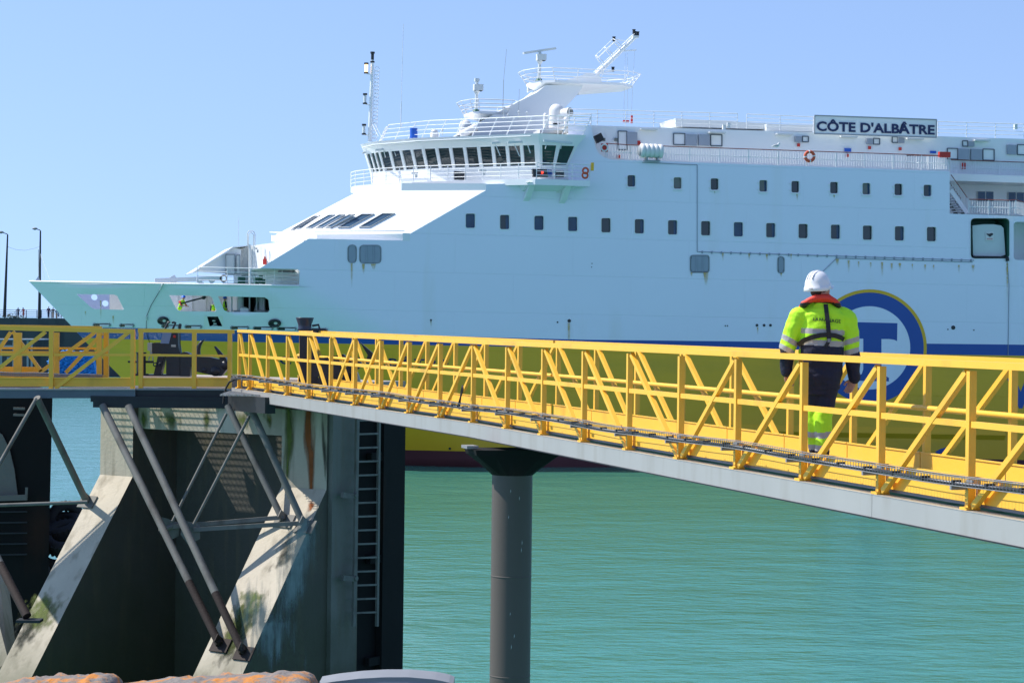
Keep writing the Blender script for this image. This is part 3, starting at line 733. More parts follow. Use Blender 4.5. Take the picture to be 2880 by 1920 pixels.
# name board on the roof
P = [S(2290.5, 325, 2.6), S(2634, 337, 2.6), S(2633, 387, 2.6), S(2290, 376, 2.6)]
mb = MB(); mb.prism([P[0], P[1], P[2], P[3]], (0, 0.12, 0)); mb.prism
nb = mb.build('name_board', M['swhite'], ferry)
mb = MB()
for a, b in zip(P, P[1:] + P[:1]): mb.bar(a - Vector((0, .02, 0)), b - Vector((0, .02, 0)), 0.05, 0.08)
mb.build('board_frame', M['sgrey'], nb)
FONT = bpy.data.fonts.load('<builtin>') if False else None
def text2d(txt, weight=0.0, shear=0.0, space=1.0):
    cu = bpy.data.curves.new('lettering', 'FONT'); cu.body = txt; cu.offset = weight; cu.shear = shear; cu.space_character = space; cu.resolution_u = 3; cu.size = 1
    ob = bpy.data.objects.new('lettering', cu); col.objects.link(ob)
    bpy.context.view_layer.update(); dg = bpy.context.evaluated_depsgraph_get()
    me = bpy.data.meshes.new_from_object(ob.evaluated_get(dg)); vs = [v.co.copy() for v in me.vertices]; fs = [tuple(p.vertices) for p in me.polygons]
    bpy.data.objects.remove(ob); bpy.data.curves.remove(cu); bpy.data.meshes.remove(me)
    return vs, fs
def letter(name, txt, quad, mapper, mt, parent, weight=0.0, capref='E', **kw):
    """fit a text into the quad (tl,tr,br,bl); the quad spans the capital letters"""
    vs, fs = text2d(txt, weight, **kw); rv_, _ = text2d(capref, weight)
    x0 = min(v.x for v in vs); x1 = max(v.x for v in vs); y0 = min(v.y for v in rv_); y1 = max(v.y for v in rv_)
    tl, tr, br, bl = [Vector(q) for q in quad]; out = []
    for v in vs:
        u = (v.x - x0) / (x1 - x0); t = (v.y - y0) / (y1 - y0)
        out.append(mapper(bl.lerp(br, u).lerp(tl.lerp(tr, u), t)))
    mb = MB(); mb.add(out, fs); return mb.build(name, mt, parent)
letter('lettering', "CÔTE D'ALBÂTRE", [(2297, 341.5), (2629, 352.5), (2629, 379.5), (2297, 368.5)], lambda p: S(p.x, p.y, 2.55), M['snavy'], nb, 0.035, space=1.02)

# life rings, raft canister, seagull etc
def ring(mb, c, R0, r0, ax1, ax2, mi=0, n=24, m=8, alt=None):
    nrm = ax1.cross(ax2).normalized(); rings = []
    for i in range(n):
        t = 2 * math.pi * i / n; d = ax1 * math.cos(t) + ax2 * math.sin(t)
        rings.append([c + d * (R0 + r0 * math.cos(2 * math.pi * j / m)) + nrm * (r0 * math.sin(2 * math.pi * j / m)) for j in range(m)])
    for i in range(n):
        mb.loft([rings[i], rings[(i + 1) % n]], mi if alt is None or i % 6 else alt, caps=False)
X_, Y_, Z_ = Vector((1, 0, 0)), Vector((0, 1, 0)), Vector((0, 0, 1))
mb = MB(); ring(mb, S(*z6(1244, 331), -0.05), 0.30, 0.10, X_, Z_, 0, alt=1)
mb.build('lifebuoy', [M['orange'], M['steel_w']], ferry)
for (x, y, c) in ((184, 286, -0.1),):
    mb = MB(); ring(mb, S(*z6(x, y), c), 0.20, 0.05, X_, Z_, 1); mb.box(S(*z6(x, y), c + .1), 0.42, .1, .5, mi=0); mb.build('lifebuoy_box', [M['red'], M['steel_w']], ferry)
mb = MB(); mb.box(S(*z6(1940, 322), 0.2), 0.75, 0.3, 0.35); mb.build('hose_box', M['red'], ferry)
mb = MB(); cR = S(*z6(425, 303), -0.1)
for k in range(5):
    mb.lathe(cR + X_ * (-.72 + k * 0.29), X_, [(0.38, 0), (0.45, 0.05), (0.45, 0.24), (0.38, 0.29)], 18, mi=0)
mb.lathe(cR + X_ * -.84, X_, [(0.05, 0), (0.28, 0.02), (0.37, 0.12)], 18, mi=1)
mb.box(cR + Vector((0.05, 0, -.62)), 1.0, .5, .08, mi=1); mb.box(cR + Vector((-.3, 0, -.52)), .08, .5, .25, mi=1); mb.box(cR + Vector((.4, 0, -.52)), .08, .5, .25, mi=1)
mb.build('life_raft_canister', [M['steel_w'], M['sgrey']], ferry)

# ---- logo and lettering on the side
def disc_ring(mb, cx, cy, r0, r1, off, mi, rx=0.98, clip=None, n=72):
    for i in range(n):
        a0, a1 = 2 * math.pi * i / n, 2 * math.pi * (i + 1) / n
        pts = [(cx + rr * rx * math.cos(a), cy + rr * math.sin(a)) for rr, a in ((r0, a0), (r1, a0), (r1, a1), (r0, a1))]
        if clip and not clip(pts[1]): continue
        mb.add([HS(*p, off) for p in pts], [(0, 1, 2, 3)], mi)
LC = (2445.5, 978)
mb = MB()
disc_ring(mb, *LC, 0.01, 118, 0.020, 0)
disc_ring(mb, *LC, 117, 155.5, 0.024, 1)
disc_ring(mb, *LC, 155, 164.5, 0.016, 2)
Tp = [(2385, 905), (2524, 908.5), (2523, 959), (2515, 955), (2500, 953), (2479, 953), (2479, 1038), (2482, 1052), (2500, 1062), (2500, 1072), (2405, 1070), (2405, 1060), (2424, 1051), (2428, 1038), (2428, 952), (2412, 952), (2398, 954), (2386, 958)]
def tri_poly(mb, poly, off, mi):
    from mathutils.geometry import tessellate_polygon
    v = [Vector((p[0], p[1], 0)) for p in poly]; mb.add([HS(p[0], p[1], off) for p in poly], [tuple(t) for t in tessellate_polygon([v])], mi)
tri_poly(mb, Tp, 0.028, 1)
mb.build('hull_emblem', [M['hwhite'], M['sblue'], M['syellow']], ferry)
letter('hull_lettering', 'www', [(2833, 1064), (3160, 1076), (3160, 1150), (2833, 1146)], lambda p: HS(p.x, p.y, 0.02), M['sblue'], ferry, 0.03, capref='x')
letter('hull_lettering', "CÔTE D'ALBÂTRE", [(786, 1001), (1262, 1011), (1262, 1034), (786, 1024)], lambda p: HS(p.x, p.y, 0.03), M['snavy'], ferry, 0.02, space=1.25)
# small scuppers, holes, rust
mb = MB()
for x, y, r_ in ((1212, 900, 3), (1568, 906, 2.5), (1601, 902, 5), (2129, 914.5, 4), (2149, 914.5, 4), (2167, 914.5, 4), (2681, 921, 6), (2666, 926, 2), (2739, 928, 2), (2417, 922, 3), (2430, 922, 3), (1665, 741, 1.5), (1664, 751, 1.5), (1265, 1261, 3.5), (2040, 916, 2), (2046, 916, 2)):
    mb.add([HS(x + r_ * math.cos(R(t)), y + r_ * math.sin(R(t)), 0.02) for t in range(0, 360, 30)], [tuple(range(12))])
mb.build('scupper', M['black'], ferry)
mb = MB()
for a, b in (((1806, 457), (1961, 464)), ((1961, 464), (1961, 708)), ((1961, 708), (2739, 732)), ((2351, 726), (2735, 737)), ((2352, 727), (2312, 766)), ((2833, 735), (2838, 800)), ((2838, 800), (2835, 1000))):
    mb.tube(S(*a, -0.03), S(*b, -0.03), 0.024, n=5)
k = 1975
while k < 2739: mb.box(S(k, 708.6 + (k - 1961) * 0.0309, -0.03), 0.08, 0.12, 0.16); k += 27
mb.build('side_pipe', M['louvre'], ferry)
def fade_mat():
    mt = mat('rust_streak', (0.60, 0.40, 0.10), 0.8, var=0.3, scale=6); nt = mt.node_tree; b = nt.nodes['Principled BSDF']
    tc = nt.nodes.new('ShaderNodeTexCoord'); sp = nt.nodes.new('ShaderNodeSeparateXYZ'); nt.links.new(tc.outputs['UV'], sp.inputs[0])
    nz = nt.nodes.new('ShaderNodeTexNoise'); nz.inputs['Scale'].default_value = 2.5; nt.links.new(tc.outputs['Object'], nz.inputs['Vector'])
    mu = nt.nodes.new('ShaderNodeMath'); mu.operation = 'MULTIPLY'; nt.links.new(sp.outputs['Y'], mu.inputs[0]); nt.links.new(nz.outputs['Fac'], mu.inputs[1])
    nt.links.new(mu.outputs[0], b.inputs['Alpha']); return mt
M['streak'] = fade_mat()
st = [(2033, 710, 5, 26), (2107, 712, 5, 22), (2157, 715, 6, 22), (2225, 714, 4, 20), (2355, 728, 9, 20), (2387, 732, 6, 38), (2415, 735, 4, 22), (2449, 738, 5, 20), (2481, 737, 6, 45), (2508, 740, 6, 24), (2531, 740, 7, 22), (2566, 742, 4, 20), (2602, 744, 5, 22), (2626, 745, 4, 18), (2697, 745, 5, 26), (2737, 745, 8, 22),
      (989, 741, 6, 70), (1022, 742, 8, 30), (1050, 742, 14, 18), (1600, 908, 7, 75), (1985, 766, 14, 38), (1945, 766, 6, 14), (2197, 768, 5, 14), (2131, 920, 4, 22), (1212, 903, 4, 18), (2833, 740, 5, 120), (2242, 542, 5, 24), (2010, 536, 3, 10), (2346, 548, 4, 12)]
bo_st = [(283, 845, 5, 60), (318, 888, 4, 28), (240, 875, 3, 16)]
for x, y, wd, ln in st + bo_st:
    me_v = []; me_f = []; uv = []; o = 0; off = 0.05
    q = [(x - wd / 2, y), (x + wd / 2, y), (x + wd * .25, y + ln), (x - wd * .1, y + ln)]
    me_v += [tuple(HS(*p, off)) for p in q]; me_f.append((o, o + 1, o + 2, o + 3)); uv += [(0, 1.35), (1, 1.35), (1, 0), (0, 0)]
    me = bpy.data.meshes.new('rust_streak'); me.from_pydata(me_v, [], me_f); ul = me.uv_layers.new(name='UVMap')
    for i, u in enumerate(uv): ul.data[i].uv = u
    me.materials.append(M['streak']); ro = bpy.data.objects.new('rust_streak', me); col.objects.link(ro); ro.parent = ferry

# bow details: fairleads, chute, ovals, frames, belting
mb = MB()
def zz2(x, y): return (x / 2.45, 560 + y / 2.45)
FL = [(642, 760, 866), (825, 922, 870), (1115, 1235, 876), (1275, 1388, 879), (1590, 1712, 886), (1745, 1880, 889), (1910, 2040, 893), (2140, 2252, 900)]
for a, b, y in FL:
    h = rrect(a / 2.45, 560 + (y - 10) / 2.45, b / 2.45, 560 + (y + 10) / 2.45, 3.8, 3)
    n = len(h); A = [HS(*p, 0.03) for p in h]; mb.add(A, [tuple(range(n))], 0)
    cx = (a + b) / 4.9; cy = 560 + y / 2.45
    mb.bar(HS(cx - 4, cy + 1, 0.10), HS(cx + (b - a) / 5.5, cy + 1.5, 0.10), 0.10, 0.12, mi=1)
    for i in range(n):
        if i % 2 == 0: mb.bar(HS(*h[i], 0.06), HS(*h[(i + 1) % n], 0.06), 0.07, 0.07, mi=2)
for (x, y, rx, ry) in ((1124, 838, 32, 20), (1892, 855, 36, 20)):
    h = [((x + rx * math.cos(R(t))) / 2.45, 560 + (y + ry * math.sin(R(t))) / 2.45) for t in range(0, 360, 24)]; n = len(h)
    A = [HS(*p, 0.10) for p in h]; mb.add(A, [tuple(range(n))], 0)
    for i in range(n): mb.tube(A[i], A[(i + 1) % n], 0.09, n=6, mi=0)
    B = [HS(x / 2.45 + 3 + (p[0] - x / 2.45) * .35, 560 + y / 2.45 + (p[1] - 560 - y / 2.45) * .45, 0.15) for p in h]; mb.add(B, [tuple(range(n))], 1)
mb.build('fairlead', [M['black'], M['canvas'], M['sgrey']], ferry)
mb = MB()
A = [(580, 895), (610, 895), (623, 921), (588, 921)]
h = NOTCHF[0]
mb.add([HS(*p, -0.6) for p in rrect(572, 886, 629, 921, 1, 1)], [tuple(range(8))], 0)
mb.build('chute_recess', M['black'], ferry)
mb = MB()
pl = [[(574, 888), (582, 888), (590, 919), (574, 919)], [(612, 888), (627, 888), (627, 919), (625, 916)]]
for q in pl: mb.add([HS(*p, 0.02) for p in q], [(0, 1, 2, 3)], 0)
for q in ([(598, 900), (606, 901), (605, 904), (597, 903)], [(600, 908), (609, 909), (609, 912), (601, 911)], [(594, 917), (600, 913), (612, 915), (614, 918)]): mb.prism([HS(*p, -0.1) for p in q], (0, .1, 0), 1)
mb.build('chute_cover', [M['swhite'], M['canvas']], ferry)
# belting along the yellow hull and bent draft-mark panel seam
mb = MB(); pts = [HS(x, 1196 + (x - 1600) * 0.017, 0.0) for x in (1500, 1750, 2100, 2500, 2825)]
for a, b in zip(pts, pts[1:]): mb.prism([a + Vector((0, -.22, -.15)), a + Vector((0, 0, .25)), a + Vector((0, .02, -.5))], b - a)
mb.build('rubbing_strake', M['syellow'], ferry)
mb = MB(); tri_poly(mb, [(2630, 1270), (2645, 1262), (2662, 1257), (2668, 1259), (2655, 1270), (2640, 1277)], 0.03, 0); mb.build('paint_scuff', M['sblue'], ferry)
# bulwark cap, crane boom, bow jack staff, rope
mb = MB()
for a, b in zip(edge, edge[1:]): mb.tube(a + Vector((0, 0, .02)), b + Vector((0, 0, .02)), 0.07, n=6)
mb.build('bulwark_cap', M['swhite'], ferry)
mb = MB(); a = S(448, 786, 8); b = S(618, 783, 8)
mb.bar(S(435, 789, 8), S(625, 782, 8), 0.35, 0.28); mb.bar(S(478, 792, 8), S(496, 782, 8), 0.3, 0.5); mb.bar(S(590, 783, 8), S(600, 795, 8), 0.3, 0.3)
mb.bar(S(560, 797, 8), S(566, 790, 8), .5, .5)
mb.build('deck_crane', M['swhite'], ferry)
mb = MB(); ring(mb, S(629, 783, 7.8), 0.20, 0.05, X_, Z_); mb.build('tyre_ring', M['black'], ferry)
mb = MB()
for x, y in ((674, 788), (684, 787), (722, 790), (733, 786), (742, 792)): mb.box(S(x, y, 3), 0.22, 0.5, 0.5 if x != 742 else .3)
mb.bar(S(626, 797, 3), S(712, 798, 3), 0.1, 0.06)
mb.build('deck_winch', M['green'], ferry)
mb = MB(); mb.tube(S(108.5, 792, 12), S(108, 702, 12), 0.03); mb.prism([S(97, 792, 11.9), S(108, 776, 11.9), S(114, 792, 11.9)], (0, .2, 0)); mb.tube(S(114, 714, 12), S(126, 791, 11), .01, n=4); mb.tube(S(114, 714, 12), S(142, 792, 9), .01, n=4)
mb.build('jack_staff', M['canvas'], ferry)
mb = MB(); mb.path([HS(460, 797, .1), HS(448, 820, .1), HS(424, 860, .1), HS(412, 890, .08), HS(411, 923, .08), HS(414, 945, .08), HS(425, 975, .08)], 0.017, 5); mb.build('hanging_rope', M['darksteel'], ferry)
mb = MB(); mb.tube(HS(412, 888, .12), HS(413, 900, .12), .05, mi=0); mb.tube(HS(458, 798, .12), HS(449, 816, .12), .05); mb.build('rope_sleeve', M['steel_w'], ferry)

# ---- navigation bridge
def zb(x, y): return (980 + x / 3.36, 300 + y / 3.36)
def zm(x, y): return (960 + x / 2.6727, 60 + y / 2.6727)
def zr(x, y): return (1240 + x / 3.92, 80 + y / 3.92)
# plan break points: c for near corner, three facet breaks
cW, c1, c2, c3 = -0.9, 5.6, 9.6, 12.0
def B(x, y, c): return S(*zb(x, y), c)
top_e = [B(1790, 245, cW), B(655, 292, c1), B(245, 330, c2), B(112, 368, c3)]          # roof edge of the fascia
wt = [B(1805, 352, cW + .25), B(700, 392, c1 + .25), B(285, 425, c2 + .25), B(150, 455, c3)]          # above the windows
wb = [B(1815, 560, cW + .75), B(742, 590, c1 + .75), B(335, 615, c2 + .7), B(205, 630, c3)]   # below the windows
wl = [B(1815, 690, cW + .9), B(742, 725, c1 + .75), B(342, 745, c2 + .7), B(222, 760, c3)]   # foot of the wall
for L_ in (top_e, wt, wb, wl):
    z0 = sum(p.z for p in L_) / 4
    for p in L_: p.z = p.z * 0.35 + z0 * 0.65
near_t = B(2250, 265, cW); near_t.z = top_e[0].z; near_w = B(2165, 372, cW + .25); near_w.z = wt[0].z; near_b = B(2075, 560, cW + .75); near_l = B(2080, 690, cW + .9)
def full(L_, a): return [a] + L_ + [mir(p) for p in reversed(L_)] + [mir(a)]
def band(mb, A, Bq, mi=0):
    for i in range(len(A) - 1): mb.add([Bq[i], Bq[i + 1], A[i + 1], A[i]], [(0, 1, 2, 3)], mi)
FT, FW, FB, FL_ = full(top_e, near_t), full(wt, near_w), full(wb, near_b), full(wl, near_l)
mb = MB(); band(mb, FT, FW); mb.add(FT, [tuple(range(len(FT)))]); band(mb, [p + Vector((0, 0, .0)) for p in FB], FL_)
mb.build('bridge_fascia', M['swhite'], ferry, split=False)
# window band: mullions and panes
def win_facet(a_t, b_t, a_b, b_b, n, m0, m1, curt=()):
    """a = the aft/near end.  n windows between"""
    for i in range(n):
        wdt = (1 - m0 - m1) / n; g = 0.11
        f0 = m0 + wdt * i + wdt * g; f1 = m0 + wdt * (i + 1) - wdt * g
        q = [a_t.lerp(b_t, f0), a_t.lerp(b_t, f1), a_b.lerp(b_b, f1), a_b.lerp(b_b, f0)]
        cen = sum(q, Vector()) / 4; nn = (q[1] - q[0]).cross(q[3] - q[0]).normalized()
        if (FCAM - cen).dot(nn) < 0: nn = -nn
        fr = MB()
        O = [q[0].lerp(q[3], -.10), q[1].lerp(q[2], -.10), q[2].lerp(q[1], -.10), q[3].lerp(q[0], -.10)]
        Ow = [a_t.lerp(b_t, m0 + wdt * i), a_t.lerp(b_t, m0 + wdt * (i + 1)), a_b.lerp(b_b, m0 + wdt * (i + 1)), a_b.lerp(b_b, m0 + wdt * i)]
        I = [q[0].lerp(q[3], .03), q[1].lerp(q[2], .03), q[2].lerp(q[1], .03), q[3].lerp(q[0], .03)]
        fr.add([p for p in Ow] + [p for p in I] + [p - nn * 0.1 for p in I], [(j, (j + 1) % 4, (j + 1) % 4 + 4, j + 4) for j in range(4)] + [(j + 4, (j + 1) % 4 + 4, (j + 1) % 4 + 8, j + 8) for j in range(4)])
        wf = fr.build('bridge_window', M['swhite'], ferry, split=False)
        pm = MB(); pm.add([p - nn * 0.08 for p in I], [(0, 1, 2, 3)]); pm.build('pane', M['glass'], wf)
def endwall(a_t, b_t, a_b, b_b, f0, f1):
    if f1 <= f0: return
    mb = MB(); mb.add([a_t.lerp(b_t, f0), a_t.lerp(b_t, f1), a_b.lerp(b_b, f1), a_b.lerp(b_b, f0)], [(0, 1, 2, 3)]); mb.build('bridge_wall', M['swhite'], ferry)
specs = [(near_w, wt[0], near_b, wb[0], 2, .02, .02), (wt[0], wt[1], wb[0], wb[1], 8, .03, 0.0), (wt[1], wt[2], wb[1], wb[2], 4, 0, 0), (wt[2], wt[3], wb[2], wb[3], 3, 0, .1),
         (wt[3], mir(wt[3]), wb[3], mir(wb[3]), 1, 0, 0)]
for sp in specs[:4]:
    win_facet(*sp); a, b, c_, d = sp[:4]; endwall(a, b, c_, d, 0, sp[5]); endwall(a, b, c_, d, 1 - sp[6], 1)
mw = [mir(p) for p in wt]; mbm = [mir(p) for p in wb]
mb = MB()
for i in range(3): mb.add([mw[i], mw[i + 1], mbm[i + 1], mbm[i]], [(0, 1, 2, 3)])
mb.add([mir(near_w), mw[0], mbm[0], mir(near_b)], [(0, 1, 2, 3)])
mb.build('bridge_wall', M['swhite'], ferry, split=False)
ins = [Vector((p.x, 6.0, p.z)) for p in (near_t, near_w, near_b, near_l)]; nn4 = [near_t, near_w, near_b, near_l]
mb = MB()
for i in range(3): mb.add([nn4[i], nn4[i + 1], ins[i + 1], ins[i]], [(0, 1, 2, 3)])
mb.add([S(1600, 352, 2.9), S(1700, 354, 2.9), S(1700, 455, 2.9), S(1600, 520, 2.9)], [(0, 1, 2, 3)])
mb.build('wing_aft_wall', M['swhite'], ferry, split=False)
# dark room behind the glass
core = [Vector((p.x + (1.0 if i else -.5), p.y + (1.2 if p.y < 12 else -1.2), p.z)) for i, p in enumerate(FB)]
mb = MB(); mb.prism([p for p in core], (0, 0, 2.0)); mb.build('bridge_interior', M['black'], ferry, split=False)
# walkway slab around the bridge with bracket knees
wk_t = [B(1765, 672, -1.5), B(600, 716, c1 - .8), B(215, 732, c2 - .8), B(52, 757, c3 - .8)]
z0 = sum(p.z for p in wk_t) / 4
for p in wk_t: p.z = p.z * .3 + z0 * .7
wa = B(2285, 692, -1.5); wa.z = wk_t[0].z
WK = full(wk_t, wa)
mb = MB(); mb.add(WK, [tuple(range(len(WK)))]); low = [p - Vector((0, 0, .36)) for p in WK]; band(mb, WK, low); mb.add(low, [tuple(range(len(low)))[::-1]])
mb.build('bridge_walkway', M['swhite'], ferry, split=False)
mb = MB()
for x, y in ((1720, 715), (2060, 740)):
    p = B(x, y, -1.2); mb.prism([p, p + Vector((0, 1.2, 0)), p + Vector((-.2, 1.2, -1.1)), p + Vector((-.1, .9, -.9))], (0.35, 0, 0))
a = B(1650, 720, 0); mb.prism([B(1700, 712, -1.4), B(1600, 712, 0), B(1640, 800, 0)], (0.3, 0, 0)); mb.prism([B(2200, 735, -1.4), B(2000, 735, 0), B(1960, 815, 0)], (0.3, 0, 0))
mb.add([B(1700, 712, -1.4), B(2280, 738, -1.4), B(2000, 800, 0), B(1640, 800, 0)], [(0, 1, 2, 3)])
mb.build('wing_bracket', M['swhite'], ferry, split=False)
rail('bridge_walkway_railing', [wa + Vector((0, .1, 0))] + [p + Vector((.1, .1, 0)) for p in wk_t] + [mir(wk_t[3])], 1.0, 4, 1.35, r=.025)
rail('bridge_roof_railing', [near_t + Vector((-.2, .2, 0)), top_e[0] + Vector((.3, .3, 0)), top_e[1] + Vector((.3, .3, 0)), top_e[2] + Vector((.5, .3, 0)), top_e[3] + Vector((1.2, .3, 0))], 1.15, 4, 1.35, r=.025, lean=(0.5, 0, 0))
rail('bridge_roof_railing', [B(2290, 250, 1.5), B(1980, 260, 1.5)], 1.2, 4, 1.0, r=.03)
mb = MB()
for (x0, y0, x1, y1, c) in ((130, 440, 250, 412, c3 - .3), (250, 412, 460, 392, c2 - .3), (1352, 345, 1465, 338, 1.4), (1505, 340, 1748, 328, .2), (1845, 322, 2115, 345, -1.1)):
    mb.bar(B(x0, y0, c), B(x1, y1, c), .12, .12)
for (x0, y0, x1, y1, ca, cb) in ((135, 388, 235, 362, c3 - .3, c2 - .1), (235, 362, 640, 328, c2 - .2, c1 - .2), (640, 328, 1725, 278, c1 - .2, cW - .1)): mb.tube(B(x0, y0, ca), B(x1, y1, cb), .05)
for (x0, y0, x1, y1, c) in ((1390, 360, 1435, 465, .9), (1570, 360, 1618, 470, -.1), (1695, 365, 1720, 440, -.7), (1872, 352, 1860, 400, -1), (2012, 355, 2005, 400, -1), (335, 420, 350, 480, c2 - .3), (432, 412, 450, 470, c2 - 1)): mb.tube(B(x0, y0, c), B(x1, y1, c), .03)
mb.build('window_washing_gear', M['canvas'], ferry)
# dark openings and side light below the bridge
mb = MB(); mb.prism([B(1002, 608, 3.2), B(1110, 618, 3.2), B(1110, 692, 3.2), B(1002, 690, 3.2)], (0, .3, 0)); mb.build('bulwark_port', M['black'], ferry)
mb = MB(); mb.prism([B(1740, 588, -1.4), B(1878, 592, -1.4), B(1888, 666, -1.4), B(1748, 664, -1.4)], (0, .35, 0)); lb = mb.build('side_light_screen', M['black'], ferry)
mb = MB(); mb.sphere(B(1832, 624, -1.5), .07); mb.build('side_light', M['redlamp'], lb)
mb = MB(); mb.prism([B(1885, 595, -1.0), B(1925, 598, -1.0), B(1925, 660, -1.0), B(1885, 660, -1.0)], (0, .3, 0)); mb.prism([B(1958, 605, -0.6), B(2038, 608, -0.6), B(2038, 668, -0.6), B(1958, 668, -0.6)], (0, .1, 0), 1); mb.build('wing_locker', [M['sblue'], M['glass']], ferry)
mb = MB(); ring(mb, B(2240, 606, -1.4), .17, .06, X_, Z_); ring(mb, B(2236, 650, -1.4), .17, .06, X_, Z_); mb.build('wing_lifebuoy', M['orange'], ferry)
mb = MB(); mb.box(B(2305, 568, -1.5), .16, .16, .5); mb.build('yellow_buoy_light', M['syellow'], ferry)
mb = MB(); 
for x, y, c in ((625, 632, c1 + .2), (1265, 605, 2.0)): mb.box(B(x, y, c), .45, .3, .12); mb.box(B(x + 15, y + 25, c), .15, .2, .25)
mb.build('deck_light', M['canvas'], ferry)

# ---- masts, domes, radars
mb = MB(); a = S(*zm(212, 905), 11); b = S(*zm(234, 290), 11)
mb.tube(a, b, .13, .10, n=10); 
for x, y in ((215, 400), (208, 630), (205, 860)):
    p = S(*zm(x, y), 11); mb.bar(p, S(*zm(x - 38, y - 12), 11), .06, .09)
for k in range(20): p = a.lerp(b, (k + .5) / 22); ring(mb, p + Vector((.32, 0, 0)), .17, .02, X_, Z_, n=10, m=4)
mb.tube(S(*zm(235, 740), 11), S(*zm(300, 865), 10), .02, n=4); mb.tube(S(*zm(230, 770), 11), S(*zm(278, 865), 9), .02, n=4)
fm = mb.build('fore_mast', M['swhite'], ferry, split=False)
for i, (x, y) in enumerate(((187, 360), (178, 590), (170, 820), (234, 278))):
    mb = MB(); p = S(*zm(x, y), 11); mb.tube(p - Z_ * .28, p + Z_ * .30, .10); mb.tube(p + Z_ * .30, p + Z_ * .42, .15, mi=1); mb.tube(p - Z_ * .3, p - Z_ * .2, .15, mi=1)
    mb.build('mast_lamp', [M['warmlamp'] if i == 0 else M['darksteel'] if i == 3 else M['canvas'], M['darksteel']], fm)
mb = MB(); a = S(*zm(446, 800), 8); mb.tube(a, S(*zm(451, 610), 8), .03, n=5); mb.tube(S(*zm(451, 610), 8), S(*zm(466, 20), 8), .015, n=4); mb.build('whip_antenna', M['canvas'], ferry)
mb = MB(); mb.tube(S(*zm(1213, 700), 6), S(*zm(1220, 440), 6), .02, n=5); mb.tube(S(*zm(1220, 440), 6), S(*zm(1242, 210), 6), .012, n=4); mb.build('whip_antenna', M['sgrey'], ferry)
mb = MB(); mb.tube(S(*zm(1332, 700), 6), S(*zm(1338, 510), 6), .012, n=4); mb.build('whip_antenna', M['sgrey'], ferry)
# raked funnel-like mast
body = [(870, 860), (1000, 770), (1165, 690), (1440, 545), (1400, 470), (1560, 460), (1840, 396), (1895, 398), (1965, 480), (1775, 555), (1690, 640), (1600, 760), (1600, 860)]
mb = MB(); mb.prism([S(*zm(*p), 9.8) for p in [(870, 860), (1165, 690), (1470, 535), (1540, 480), (1820, 480), (1775, 552), (1690, 640), (1590, 760), (1590, 860)]], (0, 4.4, 0))
mb.prism([S(*zm(*p), 10.6) for p in [(1610, 470), (1840, 395), (1895, 398), (1945, 410), (1968, 485), (1600, 482)]], (0, 2.2, 0))
mm = mb.build('raked_mast', M['swhite'], ferry, split=False)
def platform(pts_top, pts_bot, c0, c1_, name):
    mb = MB(); A = [S(*zm(*p), c0) for p in pts_top]; A2 = [Vector((p.x, c1_, p.z)) for p in A]
    mb.prism(A + [S(*zm(*p), c0) for p in reversed(pts_bot)], (0, c1_ - c0, 0)); return mb.build(name, M['swhite'], ferry, split=False)
# upper platform: boat shaped with keel
def plat(left, right, top_y0, top_y1, hw, drop, nose, name, keel):
    a = S(*zm(left, top_y0), 12); b = S(*zm(right, top_y1), 12); a.y = b.y = 12
    L_ = b.x - a.x; out = []
    ring_ = [(0, 0.25), (.06, .75), (.18, 1), (.85, 1), (1, .55), (1, -.55), (.85, -1), (.18, -1), (.06, -.75), (0, -.25)]
    T_ = [Vector((a.x + u * L_, 12 + v * hw, a.z + (b.z - a.z) * u)) for u, v in ring_]
    Bo = [p - Z_ * .16 for p in T_]
    mb = MB(); mb.add(T_, [tuple(range(10))]); band(mb, T_ + T_[:1], Bo + Bo[:1])
    K = [S(*zm(*q), 12) for q in keel]
    Kr = [Vector((K[0].x, 12 + s_ * .15, K[0].z)) for s_ in (1, -1)] + [Vector((K[1].x, 12 + s_ * 1.6, K[1].z)) for s_ in (-1, 1)]
    for i in range(10):
        p, q = Bo[i], Bo[(i + 1) % 10]
        f = lambda r_: Vector((K[0].x + (K[1].x - K[0].x) * min(1, max(0, (r_.x - a.x) / L_)), 12 + (r_.y - 12) * .25, K[0].z + (K[1].z - K[0].z) * min(1, max(0, (r_.x - a.x) / L_))))
        mb.add([p, q, f(q), f(p)], [(0, 1, 2, 3)])
    mb.build(name, M['swhite'], ferry, split=False)
    return T_
TU = plat(1405, 2148, 465, 497, 2.7, 1, 0, 'radar_platform', [(1470, 530), (1780, 552)])
TL = plat(935, 1250, 695, 705, 2.2, 1, 0, 'radar_platform', [(1030, 750), (1130, 745)])
def prail(T_, h, flare, rows=3):
    mb = MB(); cen = sum(T_, Vector()) / len(T_)
    P0 = T_ + T_[:1]; U = []
    for p in P0:
        d = (p - cen); d.z = 0; d = d.normalized() * flare; U.append(p + d + Z_ * h)
    for i in range(len(P0) - 1):
        n = max(1, round((P0[i + 1] - P0[i]).length / 1.6))
        for k in range(n): mb.tube(P0[i].lerp(P0[i + 1], k / n), U[i].lerp(U[i + 1], k / n), .025, n=4)
        for k in range(rows):
            f = (k + 1) / rows; mb.tube(P0[i].lerp(U[i], f), P0[i + 1].lerp(U[i + 1], f), .03, n=4)
    mb.build('platform_railing', M['swhite'], ferry, split=False)
prail(TU, .75, .55); prail(TL, .75, .55)
